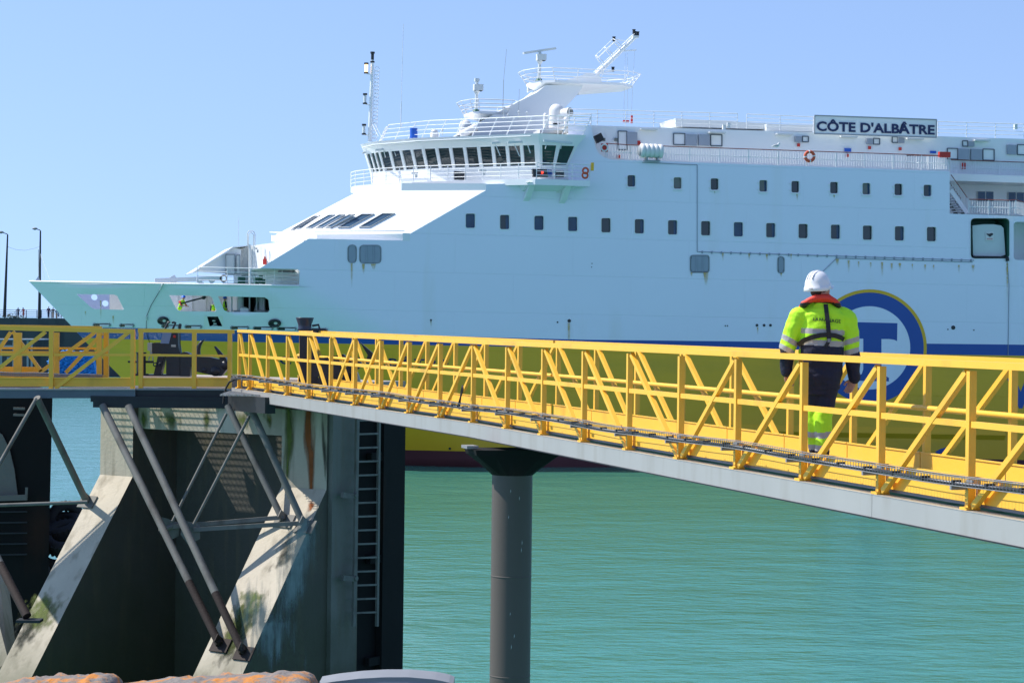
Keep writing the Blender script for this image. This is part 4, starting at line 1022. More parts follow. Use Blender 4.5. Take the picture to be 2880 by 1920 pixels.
def radar(px, base_y, head_y, c, bar=None, f=zr):
    rt = MB(); p = S(*f(px[0], base_y), c); q = S(*f(px[1], head_y), c)
    rt.tube(p, q, .12, .10, n=10); rt.tube(q - Z_ * .15, q + Z_ * .1, .1, .24, n=10)
    rt.box(q + Z_ * .32 + X_ * .1, .62, .5, .42); rt.box(q + Z_ * .10 + X_ * .1, .5, .4, .06, mi=1); rt.lathe(p, Z_, [(.26, 0), (.2, .2), (.1, .22)], 12, mi=2)
    rt.tube(q + Z_ * .5, q + Z_ * .75, .1)
    if bar:
        a = S(*f(*bar[0]), c - .5); b = S(*f(*bar[1]), c + .5); rt.bar(a, b, .16, .16)
    else: rt.box(q + Z_ * .82, .3, .3, .2)
    rt.build('radar_scanner', [M['canvas'], M['darksteel'], M['green']], ferry, split=False)
radar((1080, 1090), 590, 372, 11.2, ((910, 275), (1265, 222)))
radar((388, 395), 930, 705, 11.2)
# inclined top mast with ladder cage
mb = MB(); a = S(*zr(1715, 510), 12); b = S(*zr(2150, 90), 12); mb.tube(a, b, .17, .13, n=10)
ux = (b - a).normalized(); side = Vector((-ux.z, 0, ux.x)); side = side if side.x < 0 else -side
A = S(*zr(1765, 390), 12)
for k in range(22): p = a.lerp(b, .1 + k * .04); mb.tube(p + side * .22 + Y_ * .2, p + side * .22 - Y_ * .2, .02, n=4)
for yy in (-.2, .2): mb.tube(a + side * .22 + Y_ * yy, b + side * .22 + Y_ * yy, .02, n=4)
for k in range(3):
    p = a.lerp(b, .22 + k * .22); pts = [p + side * (.22 + .75 * math.sin(math.pi * t / 8)) + Y_ * (.38 * math.cos(math.pi * t / 8)) for t in range(9)]
    mb.path(pts, .035, n=5)
for yy, ss in ((-.25, .75), (0, .97), (.25, .75)): mb.tube(a.lerp(b, .22) + side * ss + Y_ * yy, a.lerp(b, .66) + side * ss + Y_ * yy, .02, n=4)
mb.tube(S(*zr(1925, 120), 12), S(*zr(2075, 152), 12), .03, n=5)
mb.bar(S(*zr(1780, 488), 12), S(*zr(1905, 472), 12), .08, .08); mb.bar(S(*zr(2010, 250), 12), S(*zr(2155, 240), 12), .1, .1)
for x0, y0, x1, y1 in ((2033, 270, 2015, 1040), (2055, 270, 2062, 1040), (2135, 250, 2095, 1060)): mb.tube(S(*zr(x0, y0), 12), S(*zr(x1, y1), 10), .012, n=4)
mb.tube(S(*zr(2072, 100), 12), S(*zr(2072, 150), 12), .02, n=4)
tm = mb.build('signal_mast', M['swhite'], ferry, split=False)
for x, y in ((1908, 122), (1897, 455), (2138, 62), (2170, 66), (2128, 42)):
    mb = MB(); p = S(*zr(x, y), 12); mb.tube(p - Z_ * .14, p + Z_ * .14, .1); mb.tube(p + Z_ * .14, p + Z_ * .18, .13); mb.build('mast_lamp', M['darksteel'], tm)
mb = MB(); mb.box(S(*zr(2145, 95), 12), .4, .3, .15); mb.build('mast_head', M['canvas'], tm)
# domes
def dome(x, ytop, ybot, w_, c, name='satellite_dome'):
    p = S(*zr(x, ybot), c); q = S(*zr(x, ytop), c); r_ = w_ / 3.92 / 45 / 2; H_ = q.z - p.z
    mb = MB(); mb.lathe(p, Z_, [(r_ * .95, 0), (r_, .1), (r_, H_ - r_)] + [(r_ * math.cos(R(t)), H_ - r_ + r_ * math.sin(R(t))) for t in (15, 30, 45, 60, 75, 89)], 20)
    return mb.build(name, M['steel_w'], ferry, split=False)
dome(1270, 832, 1150, 175, 6); dome(268, 1008, 1180, 150, 8); dome(1152, 932, 1110, 55, 5); 
mb = MB(); p = S(*zr(1345, 935), 5.5); q = S(*zr(1425, 925), 5.0); mb.tube(p, q, .27, .32, n=18); mb.tube(q, q + (q - p).normalized() * .05, .27, n=18, mi=1); mb.build('searchlight', [M['steel_w'], M['glass3']], ferry, split=False)
mb = MB(); mb.tube(S(*zr(220, 1180), 6), S(*zr(390, 1090), 6), .26, n=16); mb.build('ventilation_cowl', M['steel_w'], ferry, split=False)
mb = MB(); mb.lathe(B(812, 290, 6), Z_, [(.27, 0), (.27, .22), (.24, .38), (.15, .48), (.03, .54)], 16); mb.build('satellite_dome', M['steel_w'], ferry, split=False)
mb = MB(); a = B(617, 298, 7); mb.tube(a, B(617, 205, 7), .25, n=16); mb.build('blue_barrel', M['bluebox'], ferry, split=False)
mb = MB(); mb.prism([B(1810, 250, 4), B(1810, 215, 4), B(1870, 200, 4), B(2000, 200, 4), B(2040, 250, 4)], (0, 2, 0)); mb.box(B(1965, 165, 3), .4, .3, .1, mi=1); mb.build('roof_locker', [M['steel_w'], M['darksteel']], ferry, split=False)
mb = MB(); mb.tube(S(*zr(1380, 1150), 2), S(*zr(1380, 1010), 2), .13); mb.sphere(S(*zr(1382, 1005), 2), .18); mb.build('compass_binnacle', M['steel_w'], ferry, split=False)
mb = MB()
for x, y, h_ in ((697, 1010, 135), (950, 1000, 70), (743, 1000, 45), (858, 1000, 80), (18, 1180, 60)):
    p = S(*zr(x, y), 6); q = S(*zr(x, y - h_), 6); mb.tube(p, q, .03, n=5); mb.sphere(q, .08, n=8, k=5)
mb.build('roof_aerial', M['canvas'], ferry)
mb = MB(); mb.tube(S(*zr(945, 680), 10), S(*zr(1010, 680), 10), .03); mb.lathe(S(*zr(1000, 680), 10), -X_, [(.05, 0), (.06, .1), (.2, .28)], 12); mb.build('ship_horn', M['canvas'], ferry, split=False)
mb = MB(); mb.box(S(*z6(295, 150), 4), .4, .1, .15); mb.box(S(*z6(325, 140), 4), .12, .1, .5); mb.build('signal_flag', M['red'], ferry)
mb = MB(); 
for x, y in ((802, 178), (825, 172), (2308, 178)): mb.box(S(*z6(x, y), 3.2), .2, .2, .35)
mb.build('roof_lamp', M['canvas'], ferry)

# ================================================================== GANGWAY (long footbridge in front of the ferry)
E = EYE
def XY(px, Z): return Vector(((px - 1440) / FOC * Z, Z, 0))
g0 = XY(2734, 18.17); g1 = XY(1333, 32.6); g2 = XY(674, 45.5)
def gseg(px):
    a, b = (g1, g0) if px >= 1333 else (g2, g1)
    d = (b - a); n = Vector((d.y, -d.x, 0)).normalized(); n = n if n.x > 0 else -n
    return a, d.normalized(), n
def gpt(px):
    """plan point of the near truss under photo column px"""
    a, d, n = gseg(px)
    k = (px - 1440) / FOC       # x = k*y
    t = (k * a.y - a.x) / (d.x - k * d.y)
    return a + d * t, d, n
def gh(p, which):
    t = (p.y - 18.17) / (45.5 - 18.17)
    if which == 'top': return E - (0.297 - 0.04 * max(0, (p.y - 32.6) / 12.9))
    return E - (1.44 - (0.003 * (p.y - 18.17) / 14.4 if p.y < 32.6 else 0.003 + 0.051 * (p.y - 32.6) / 12.9))
posts = [674, 704, 754, 810, 870, 932, 1000, 1073, 1152, 1239, 1333, 1429, 1531, 1645, 1772, 1917, 2077, 2263, 2481, 2734]
P_ = [gpt(x)[0] for x in posts]
_, dd_, _n = gseg(2734); step = (P_[-1] - P_[-2]).length
P_ += [P_[-1] + dd_ * step * k for k in range(1, 7)]
diag = ['\\'] * 5 + ['/'] * 5 + ['\\'] * 5 + ['/'] * 10       # bay i: post i -> i+1
GW = 1.25
gang = empty('gangway', tuple(P_[10] + Vector((0, 0, E - 1.44))), 0, 'long bright yellow lattice footbridge on a grey beam, sloping past the ferry to the platform', 'footbridge')
gorg = Vector(gang.location)
class GB(MB):
    def build(s, name, mats, parent=None, org=None, split=False):
        q = MB(); q.v = [tuple(Vector(v) - gorg) for v in s.v]; q.f, q.m, q.s = s.f, s.m, s.s; return q.build(name, mats, parent, split=split)
def nrm(i):
    return gseg(1400)[2] if i >= 10 else gseg(1000)[2]
def direc(i): return gseg(1400)[1] if i >= 10 else gseg(1000)[1]
def truss(off, first, mk, par, near):
    for i in range(first, len(P_)):
        n = nrm(i); d = direc(i); p = P_[i] + n * off; zt, zbm = gh(P_[i], 'top'), gh(P_[i], 'base')
        mb = mk(); mb.bar((p.x, p.y, zbm), (p.x, p.y, zt - .05), .055, .062, side=d, mi=0)
        mb.box((p.x, p.y, zbm + .012), .12, .12, .02, (d, n, Z_)); mb.build('post', M['yellow'], par)
        if i + 1 >= len(P_): break
        q = P_[i + 1] + n * off; zt2, zb2 = gh(P_[i + 1], 'top'), gh(P_[i + 1], 'base')
        ok = diag[i]
        if ok == '\\': a, b = Vector((p.x, p.y, zt - .06)), Vector((q.x, q.y, zb2 + .03))
        else: a, b = Vector((p.x, p.y, zbm + .03)), Vector((q.x, q.y, zt2 - .06))
        sh_ = d * (.06 if ok == '\\' else .06)
        mb = mk(); mb.bar(a + d * .07, b - d * .07, .048, .05, side=n); mb.build('diagonal_brace', M['yellow'], par)
        A = Vector((p.x, p.y, zt)); Bv = Vector((q.x, q.y, zt2))
        if (i - first) % 3 == 0 or i in (10,):
            pass
        mb = mk(); mb.bar(A - d * .003, Bv + d * .003 if i + 2 == len(P_) else Bv - d * .004, .10, .055, side=n); mb.build('top_rail', M['yellow'], par)
        mA = Vector((p.x, p.y, zt - .47)) + n * (.0 if near else -.06); mB = Vector((q.x, q.y, zt2 - .47)) + n * (0 if near else -.06)
        mb = mk()
        if near: mb.bar(mA + d * .04, mB - d * .04, .04, .05, side=n)
        else: mb.tube(mA, mB, .027, n=8)
        mb.build('mid_rail', M['yellow'], par)
        # toe plate
        mb = mk(); tn = n * (.06 if near else -.06)
        mb.bar(Vector((p.x, p.y, zbm + .155)) + tn + d * .01, Vector((q.x, q.y, zb2 + .155)) + tn - d * .01, .008, .21, side=n)
        mb.bar(Vector((p.x, p.y, zbm + .255)) + tn + d * .01, Vector((q.x, q.y, zb2 + .255)) + tn - d * .01, .03, .012, side=n)
        mb.build('toe_board', M['yellow'], par)
truss(0, 0, GB, gang, True)
truss(GW, 0, GB, gang, False)
# beams, deck
for off, nm in ((0.0, 'side_beam'), (GW, 'side_beam')):
    for (i0, i1) in ((0, 10), (10, 18), (18, len(P_) - 1)):
        mb = GB(); n = nrm(i0 if i0 < 10 else 12)
        a, b = P_[i0] + n * off, P_[i1] + n * off; d = (b - a).normalized()
        if i0 == 0: a = a - d * .35
        A = Vector((a.x, a.y, gh(P_[i0], 'base') - .10)); Bv = Vector((b.x, b.y, gh(P_[i1], 'base') - .10))
        mb.bar(A + d * .004, Bv - d * .004, .15, .19, side=n); mb.bar(A + d * .004 - Z_ * .10, Bv - d * .004 - Z_ * .10, .17, .012, side=n, mi=1)
        mb.bar(A + d * .004 + Z_ * .098, Bv - d * .004 + Z_ * .098, .156, .005, side=n)
        mb.build(nm, [M['alu'], M['darksteel']], gang)
mb = GB()
for i0, i1 in ((0, 10), (10, len(P_) - 1)):
    n = nrm(i0 if i0 < 10 else 12); k = Z_ * (gh(P_[i0], 'base') + .02); k2 = Z_ * (gh(P_[i1], 'base') + .02)
    a, b = P_[i0] + n * .08 + k, P_[i1] + n * .08 + k2
    mb.prism([a, b, b + n * (GW - .16), a + n * (GW - .16)], (0, 0, .05))
mb.build('deck', M['galv'], gang)
mb = GB()
for i in range(len(P_) - 1):
    for f in (.0, .5):
        p = P_[i].lerp(P_[i + 1], f); n = nrm(i); z = gh(p, 'base') - .08; mb.bar(p + n * .08 + Z_ * z, p + n * (GW - .08) + Z_ * z, .08, .12)
mb.build('cross_beam', M['galv'], gang)
# wire cable tray with cables hanging on the near side
tr = GB(); cb = GB()
def tz(p):
    base = gh(p, 'base'); t = (p.y - 15) / 30
    return base + .205 + 0.012 * math.sin(p.y * .9) + 0.004 * math.sin(p.y * 2.3)
pts = []
L_all = [P_[0].lerp(P_[-1], 0)]
path = []
for i in range(len(P_) - 1):
    for k in range(6): path.append((P_[i].lerp(P_[i + 1], k / 6), nrm(i)))
path.append((P_[-1], nrm(12)))
for w_, h_ in ((-.065, 0), (-.065, .07), (-.165, 0), (-.165, .07), (-.115, 0)):
    tr.path([Vector((p.x, p.y, tz(p) + h_)) + n * w_ for p, n in path], .004, 4)
tot = 0
for (p, n), (q, _) in zip(path, path[1:]):
    d = q - p; L = d.length; c = int(L / .05)
    for k in range(c):
        r_ = p.lerp(q, (k + .5) / c); z = tz(r_); a = r_ + n * -.065; b = r_ + n * -.165
        tr.bar((a.x, a.y, z + .07), (a.x, a.y, z), .004, .004); tr.bar((a.x, a.y, z), (b.x, b.y, z), .004, .004); tr.bar((b.x, b.y, z), (b.x, b.y, z + .07), .004, .004)
for w_, ph, rr, mi in ((-.09, 0, .010, 0), (-.11, 2, .009, 0), (-.135, 4, .009, 1), (-.15, 1, .008, 0)):
    cb.path([Vector((p.x, p.y, tz(p) + .018 + .004 * math.sin(p.y * 3 + ph))) + n * (w_ + .005 * math.sin(p.y * 2 + ph)) for p, n in path], rr, 6, mi)
for k, (p, n) in enumerate(path):
    if k % 2 == 0: z = tz(p); cb.bar(Vector((p.x, p.y, z + .02)) + n * -.08, Vector((p.x, p.y, z + .02)) + n * -.16, .02, .045)
t_ = tr.build('cable_tray', M['galv'], gang); cb.build('cable', [M['darksteel'], M['alu']], t_)
mb = GB()
for i in range(len(P_) - 1):
    p = P_[i]; n = nrm(i); z = tz(p); mb.bar(Vector((p.x, p.y, z - .02)) + n * -.03, Vector((p.x, p.y, z - .02)) + n * -.17, .03, .03)
    mb.box(Vector((p.x, p.y, z + .04)) + n * -.06 + direc(i) * .12, .02, .10, .02, (n, direc(i), Z_))
mb.build('tray_bracket', M['galv'], gang, split=True)
mb = GB(); p = gpt(1318)[0]; z = gh(p, 'base'); mb.path([p + Z_ * (z + .22) + _n * -.15, p + Z_ * (z + .47) + direc(5) * .28 + _n * -.17, p + Z_ * (z + .52) + direc(5) * .2 + _n * -.15, p + Z_ * (z + .44) + direc(5) * .12 + _n * -.14, p + Z_ * (z + .18) - direc(5) * .02 + _n * -.12], .012, 6)
mb.build('loose_cable_loop', M['rubber'], gang)
# vertical support pile with flared head
d10 = direc(5); mid = (P_[10] + nrm(12) * (GW / 2))
pc = Vector(((1440 - 1440 + 2) / FOC * 32.0, 31.3, 0))
hz_ = gh(P_[10], 'base') - .22
pm_ = hit(1441, 1330, Vector((pc.x, pc.y, 0)), Vector((0, 1, 0)))
Rp = 57 / FOC * pm_.y
pile = empty('support_pile', (pm_.x, pm_.y, -3), 0, 'tall round grey steel pile with a dark flared head carrying the footbridge', 'pile')
mb = MB(); mb.tube((0, 0, -4), (0, 0, pm_.z + 3), Rp, n=48); 
mb.build('shaft', M['pile'], pile)
for zz_ in (.2, -1.15):
    mb = MB(); z_ = pm_.z + 3 - 1.6 + zz_; mb.lathe((0, 0, z_), Z_, [(Rp * .99, 0), (Rp + .003, .004), (Rp + .003, .02), (Rp * .99, .024)], 48); mb.build('weld_band', M['pile'], pile)
for k, (a_, zz_) in enumerate(((-95, -.25), (-70, -.35), (-62, -1.05), (-100, -.6), (-80, -2.2), (-88, -2.35), (-105, -3.3), (-72, -3.1), (-60, -.95), (-92, -1.9))):
    mb = MB(); c_ = Vector((math.cos(R(a_)), math.sin(R(a_)), 0)); t__ = Vector((-c_.y, c_.x, 0)); p = c_ * (Rp + .002) + Z_ * (pm_.z + 3 + zz_)
    mb.add([p, p + t__ * .008 + Z_ * .03, p + t__ * .004 + Z_ * (.05 + .01 * (k % 3))], [(0, 1, 2)]); mb.build('paint_chip', M['canvas'], pile)
dn = nrm(12); ztop = hz_ + 3 - .02; zk = pm_.z + 3
mb = MB(); tl = .62 * .9
r1 = [Vector((Rp * 1.03 * math.cos(R(a)), Rp * 1.03 * math.sin(R(a)), zk - .02)) for a in range(0, 360, 20)]
A1 = atY(1308, 1228, pm_.y).x - pm_.x; A2 = atY(1560, 1275, pm_.y).x - pm_.x
hw = GW / 2 + .12
def rect_ring(z, hx, hy):
    out = []
    for a in range(0, 360, 20):
        c_, s_ = math.cos(R(a)), math.sin(R(a)); k = 1 / max(abs(c_), abs(s_)); v = dn * (c_ * k * hx) + Vector((-dn.y, dn.x, 0)) * (s_ * k * hy); out.append(Vector((v.x, v.y, z)))
    return out
a0 = math.atan2(dn.y, dn.x)
r1 = [Vector((Rp * 1.03 * math.cos(R(a) + a0), Rp * 1.03 * math.sin(R(a) + a0), zk - .02)) for a in range(0, 360, 20)]
mb.loft([r1, rect_ring(ztop - .12, .58, .34), rect_ring(ztop - .05, .60, .36)], sm=False)
mb.build('flared_head', M['tarred'], pile)
mb = MB(); b_ = rect_ring(0, .4, .2)
for s_ in (-1, 1): mb.box(dn * (s_ * .60) + Z_ * (ztop - .02), 0.16, .3, .04, (dn, Vector((-dn.y, dn.x, 0)), Z_))
mb.build('bearing_pad', M['galv'], pile)

# ================================================================== MAN ON THE GANGWAY
def capsules(parts, voxel, name, mats, parent, loc=(0, 0, 0), matfn=None, smooth=2, disp=None):
    """union of tapered capsules/ellipsoids -> one continuous skin.  parts: ('c',p,q,r0,r1[,flat]) / ('e',c,rx,ry,rz[,axes]) / ('r', rings)"""
    mb = MB()
    for p in parts:
        if p[0] == 'c':
            a, b = Vector(p[1]), Vector(p[2]); r0, r1 = p[3], p[4]; d = (b - a).normalized(); fx = p[5] if len(p) > 5 else None
            u, v = frame(d); rings = []; n = 16
            def rg(c, r): return [c + u * (r * math.cos(2 * math.pi * j / n)) + v * (r * math.sin(2 * math.pi * j / n)) for j in range(n)]
            for t in (-88, -60, -30): rings.append(rg(a + d * (r0 * math.sin(R(t))), r0 * math.cos(R(t))))
            rings.append(rg(a, r0)); rings.append(rg(b, r1))
            for t in (30, 60, 88): rings.append(rg(b + d * (r1 * math.sin(R(t))), r1 * math.cos(R(t))))
            mb.loft(rings)
        elif p[0] == 'e': mb.sphere(p[1], p[2], p[3], p[4], n=20, k=14, ax=p[5] if len(p) > 5 else None)
        else: mb.loft(p[1])
    o = mb.build(name, mats, parent, split=False); fix_normals(o)
    md = o.modifiers.new('r', 'REMESH'); md.mode = 'VOXEL'; md.voxel_size = voxel; md.use_smooth_shade = True
    sm_ = o.modifiers.new('s', 'SMOOTH'); sm_.iterations = smooth; sm_.factor = 0.5
    bpy.context.view_layer.update(); dg = bpy.context.evaluated_depsgraph_get()
    me = bpy.data.meshes.new_from_object(o.evaluated_get(dg)); o.modifiers.clear(); old = o.data; o.data = me; bpy.data.meshes.remove(old); me.name = name
    me.materials.clear()
    for mt in (mats if isinstance(mats, (list, tuple)) else [mats]): me.materials.append(mt)
    if disp:
        for v in me.vertices: v.co += disp(v.co)
    for pg in me.polygons:
        pg.use_smooth = True; pg.material_index = matfn(pg.center) if matfn else 0
    me.update(); return o
def oval(zc, cx, cy, rx, ry, n=28, tilt=0, p=2.4):
    out = []
    for j in range(n):
        a = 2 * math.pi * j / n; c_, s_ = math.cos(a), math.sin(a)
        out.append(Vector((cx + rx * math.copysign(abs(c_) ** (2 / p), c_), cy + ry * math.copysign(abs(s_) ** (2 / p), s_), zc + tilt * c_)))
    return out
DECK = E - 1.285
ym = 21.8; xm = (2312.5 - 1440) / FOC * ym
man = empty('person', (xm, ym, DECK), 0, 'worker in white helmet and hi-vis jacket walking away along the yellow footbridge', 'person')
def mx(zx, zy, y=0.0): return Vector(((zx - 455) / 835, y, (1552 - zy) / 835))
# joints
nk = mx(455, 300); shL = mx(262, 415, -.01); elL = mx(192, 640, .02); wrL = mx(178, 845, .06)
shR = mx(652, 430, -.01); elR = mx(683, 655, .0); wrR = mx(716, 890, .05)
def torso():
    Rg = []
    for zy, xc, rx, ry, yc in ((985, 438, .185, .135, 0), (930, 440, .195, .15, 0), (850, 445, .205, .155, 0), (740, 448, .208, .155, 0), (640, 448, .208, .155, 0), (540, 456, .212, .155, 0), (460, 460, .222, .15, 0), (400, 462, .215, .135, -.005), (360, 460, .17, .12, -.005), (325, 452, .105, .095, 0), (300, 448, .07, .075, 0)):
        p = mx(xc, zy, yc); Rg.append(oval(p.z, p.x, p.y, rx, ry))
    return Rg
def wrinkle(amp, sc, seed=0):
    def f(co):
        q = Vector((co.x * sc + seed, co.y * sc, co.z * sc * 1.6)); v = noise.noise_vector(q)
        q2 = q * 2.3; v2 = noise.noise_vector(q2)
        return v * amp + v2 * amp * .4
    return f
def along(c, a, b):
    d = b - a; return (c - a).dot(d) / d.dot(d), d.length
def jm(c):
    # 0 hi-vis, 1 navy, 2 reflective
    dl = min((c - shL.lerp(elL, t)).length for t in (0, .3, .6, 1)); dr = min((c - shR.lerp(elR, t)).length for t in (0, .3, .6, 1))
    zL = 0
    zy = 1552 - c.z * 835; zx = c.x * 835 + 455
    armL = zx < 285 + max(0, (zy - 640)) * 0 - 6 and zy > 395 or (zx < 235)
    armR = zx > 622 and zy > 430 or zx > 660
    if armL:
        s_ = zy - (zx - 130) * 0.55      # bands slope down to the right
        if 545 < s_ < 590: return 2
        if 628 < s_ < 672: return 2
        return 0 if s_ < 672 else 1
    if armR:
        s_ = zy + (zx - 620) * 0.30
        if 598 < s_ < 640: return 2
        if 682 < s_ < 725: return 2
        return 0 if s_ < 725 else 1
    s_ = zy - (zx - 285) * .05
    if 503 < s_ < 545: return 2
    if 590 < s_ < 634: return 2
    return 0 if s_ < 634 else 1
jp = [('r', torso()), ('c', mx(345, 362, 0), mx(565, 366, 0), .062, .062), ('c', mx(400, 325, 0), mx(505, 325, 0), .055, .055), ('c', mx(300, 400), shL, .085, .088), ('c', shL, elL, .092, .082), ('c', elL, wrL, .080, .056),
      ('c', mx(615, 405), shR, .085, .088), ('c', shR, elR, .092, .082), ('c', elR, wrR, .080, .060)]
capsules(jp, .007, 'jacket', [M['hiviz'], M['navy'], M['reflect']], man, matfn=jm, smooth=4, disp=wrinkle(.011, 7))
# trousers
hipL = mx(385, 930); hipR = mx(505, 930); knL = mx(412, 1180, .05); knR = mx(470, 1190, -.03); anL = mx(428, 1470, .10); anR = mx(462, 1480, -.06)
def tm_(c):
    zy = 1552 - c.z * 835; zx = c.x * 835 + 455; s_ = zy - (zx - 345) * -.05
    if s_ < 1140: return 0
    if 1325 < s_ < 1372 or 1425 < s_ < 1468: return 2
    return 1 if s_ < 1468 else 0
tp = [('r', [oval(mx(0, z).z, mx(x, 0).x, 0, rx, ry) for z, x, rx, ry in ((1030, 445, .16, .125), (960, 442, .185, .135), (880, 442, .19, .14), (800, 445, .185, .14))]),
      ('c', hipL, knL, .105, .088), ('c', knL, anL, .088, .070), ('c', hipR, knR, .105, .086), ('c', knR, anR, .086, .068)]
capsules(tp, .010, 'trousers', [M['navy'], M['hiviz'], M['reflect']], man, matfn=tm_, smooth=4, disp=wrinkle(.011, 6, 5))
# boots
for an, yo in ((anL, .05), (anR, .05)):
    b = Vector((an.x, an.y, .05)); capsules([('c', Vector((an.x, an.y, .14)), Vector((an.x, an.y, .06)), .055, .05), ('c', b, b + Vector((.03, .17, -.01)), .048, .04), ('e', b + Vector((.01, .06, -.03)), .052, .15, .022)], .010, 'boot', M['boot'], man)
# body: head turned to the right, neck and hands in one skin
hd = mx(436, 175, .01); yaw = R(-48)      # looks away and to the right
Hf = Vector((-math.sin(yaw), math.cos(yaw), 0)); Hs = Vector((math.cos(yaw), math.sin(yaw), 0))
hx = (Hs, Hf, Z_)
def hp(s_, f_, z_): return hd + Hs * s_ + Hf * f_ + Z_ * z_
body = [('e', hd + Z_ * .02, .076, .096, .105, hx), ('e', hp(0, .045, -.045), .060, .058, .075, hx), ('e', hp(0, .10, -.010), .014, .022, .020, hx), ('e', hp(0, .088, .030), .05, .02, .016, hx), ('e', hp(0, .088, -.045), .026, .018, .010, hx), ('e', hp(0, .075, -.085), .028, .025, .022, hx),
        ('e', hp(.078, -.005, -.012), .012, .018, .030, hx), ('e', hp(-.078, -.005, -.012), .012, .018, .030, hx),
        ('c', hp(0, -.015, -.05), mx(452, 330, 0), .058, .066), ('c', mx(452, 330), mx(446, 700), .09, .12), ('c', mx(446, 700), mx(440, 900), .11, .12),
        ('c', shL, elL, .045, .038), ('c', elL, wrL, .036, .026), ('c', shR, elR, .045, .038), ('c', elR, wrR, .036, .026), ('c', mx(452, 380), shL, .06, .05), ('c', mx(452, 380), shR, .06, .05)]
def hand(wr, down, fwd, side, curl):
    """down = direction of the hand, fwd = palm thickness direction, side = towards the thumb"""
    out = []; pal = wr + down * .055
    X1 = side; out.append(('e', pal, .040, .017, .052, (X1, fwd, down)))
    out.append(('c', wr - down * .03, wr + down * .02, .024, .026))
    for k, ln in enumerate((.076, .084, .078, .062)):
        b = wr + down * (.092 - .003 * abs(k - 1)) + side * (.030 - .020 * k)
        q1 = b + (down * math.cos(curl) + fwd * math.sin(curl)) * ln * .45
        q2 = q1 + (down * math.cos(curl * 2.1) + fwd * math.sin(curl * 2.1)) * ln * .32
        q3 = q2 + (down * math.cos(curl * 2.9) + fwd * math.sin(curl * 2.9)) * ln * .25
        out += [('c', b - down * .02, q1, .0098, .0092), ('c', q1, q2, .0092, .0085), ('c', q2, q3, .0085, .0075)]
    t0 = wr + down * .03 + side * .034; t1_ = t0 + down * .030 + side * .022 + fwd * .008; t2 = t1_ + down * .028 + side * .002 + fwd * .012
    out += [('c', wr + down * .02 + side * .015, t0, .015, .013), ('c', t0, t1_, .0125, .0105), ('c', t1_, t2, .0105, .009)]
    return out
dnR = Vector((-.35, .25, -.9)).normalized(); sdR = Vector((-.75, .3, .37)); sdR = (sdR - dnR * sdR.dot(dnR)).normalized(); fwR = dnR.cross(sdR); fwR = fwR if fwR.x < 0 else -fwR
dnL = Vector((.12, .35, -.93)).normalized(); sdL = Vector((.5, .8, .3)); sdL = (sdL - dnL * sdL.dot(dnL)).normalized(); fwL = dnL.cross(sdL); fwL = fwL if fwL.x > 0 else -fwL
body += hand(wrR + Z_ * -.015, dnR, fwR, sdR, R(30)) + hand(wrL + Z_ * -.005, dnL, fwL, sdL, R(28))
capsules(body, .0055, 'body', M['skin'], man, smooth=1)
hr = MB(); capsules([('e', hd + Z_ * .025 - Hf * .012, .083, .098, .100, hx), ('e', hp(0, -.062, -.052), .062, .038, .055, hx), ('e', hp(.066, -.02, -.02), .016, .028, .04, hx), ('e', hp(-.066, -.02, -.02), .016, .028, .04, hx)], .007, 'hair', M['hair'], man)
# helmet shell
hc = mx(412, 145, 0); tl_ = R(6); hu = Z_
def shell(name, mt, sections, par, n=40):
    mb = MB(); rings = []
    for (z_, a_, b_, f_) in sections: rings.append([hc + Z_ * z_ + Hs * (a_ * math.cos(2 * math.pi * j / n)) + Hf * (b_ * math.sin(2 * math.pi * j / n) + f_) for j in range(n)])
    mb.loft(rings); return mb.build(name, mt, par, split=False)
hel = shell('helmet', M['helmet'], [(-.082, .120, .132, 0), (-.080, .124, .137, 0), (-.045, .121, .133, 0), (-.040, .116, .128, 0), (.0, .112, .125, 0), (.04, .100, .113, 0), (.075, .077, .09, 0), (.098, .05, .06, 0), (.110, .022, .027, 0), (.112, .002, .002, 0)], man)
# scoop the front up over the brow and lower at the nape
for v in hel.data.vertices:
    f_ = (v.co - hc).dot(Hf)
    if v.co.z < hc.z - .03: v.co.z += max(0, f_) * .45 - max(0, -f_) * .05
mb = MB()
nn_ = 16; inner = []; outer = []
for j in range(nn_ + 1):
    a = R(25 + 130 * j / nn_); inner.append(hc + Hs * (.12 * math.cos(a)) + Hf * (.132 * math.sin(a)) + Z_ * (-.075 + .45 * .132 * math.sin(a)))
    outer.append(hc + Hs * (.125 * math.cos(a)) + Hf * ((.132 + .055) * math.sin(a)) + Z_ * (-.085 + .45 * .132 * math.sin(a)))
mb.add(inner + outer, [(j, j + 1, nn_ + 2 + j, nn_ + 1 + j) for j in range(nn_)]); mb.add([p - Z_ * .006 for p in inner + outer], [(j, nn_ + 1 + j, nn_ + 2 + j, j + 1) for j in range(nn_)])
mb.build('peak', M['helmet'], hel, split=False)
mb = MB()
for s_ in (-.03, .0, .03): mb.path([hc + Hs * (s_ * (1 + .0)) + Hf * (.122 * math.cos(R(t))) + Z_ * (.108 * math.sin(R(t)) * (1 - abs(s_) * 2) + .004) for t in range(20, 165, 12)], .006, 6)
mb.build('ridge', M['helmet'], hel, split=False)
mb = MB()
for k in range(2):
    a0_, b0_ = mx(330, 193 + k * 8, -.115), mx(362, 194 + k * 8, -.126); mb.bar(a0_, b0_, .004, .004)
mb.build('helmet_print', M['strap'], hel, split=False)
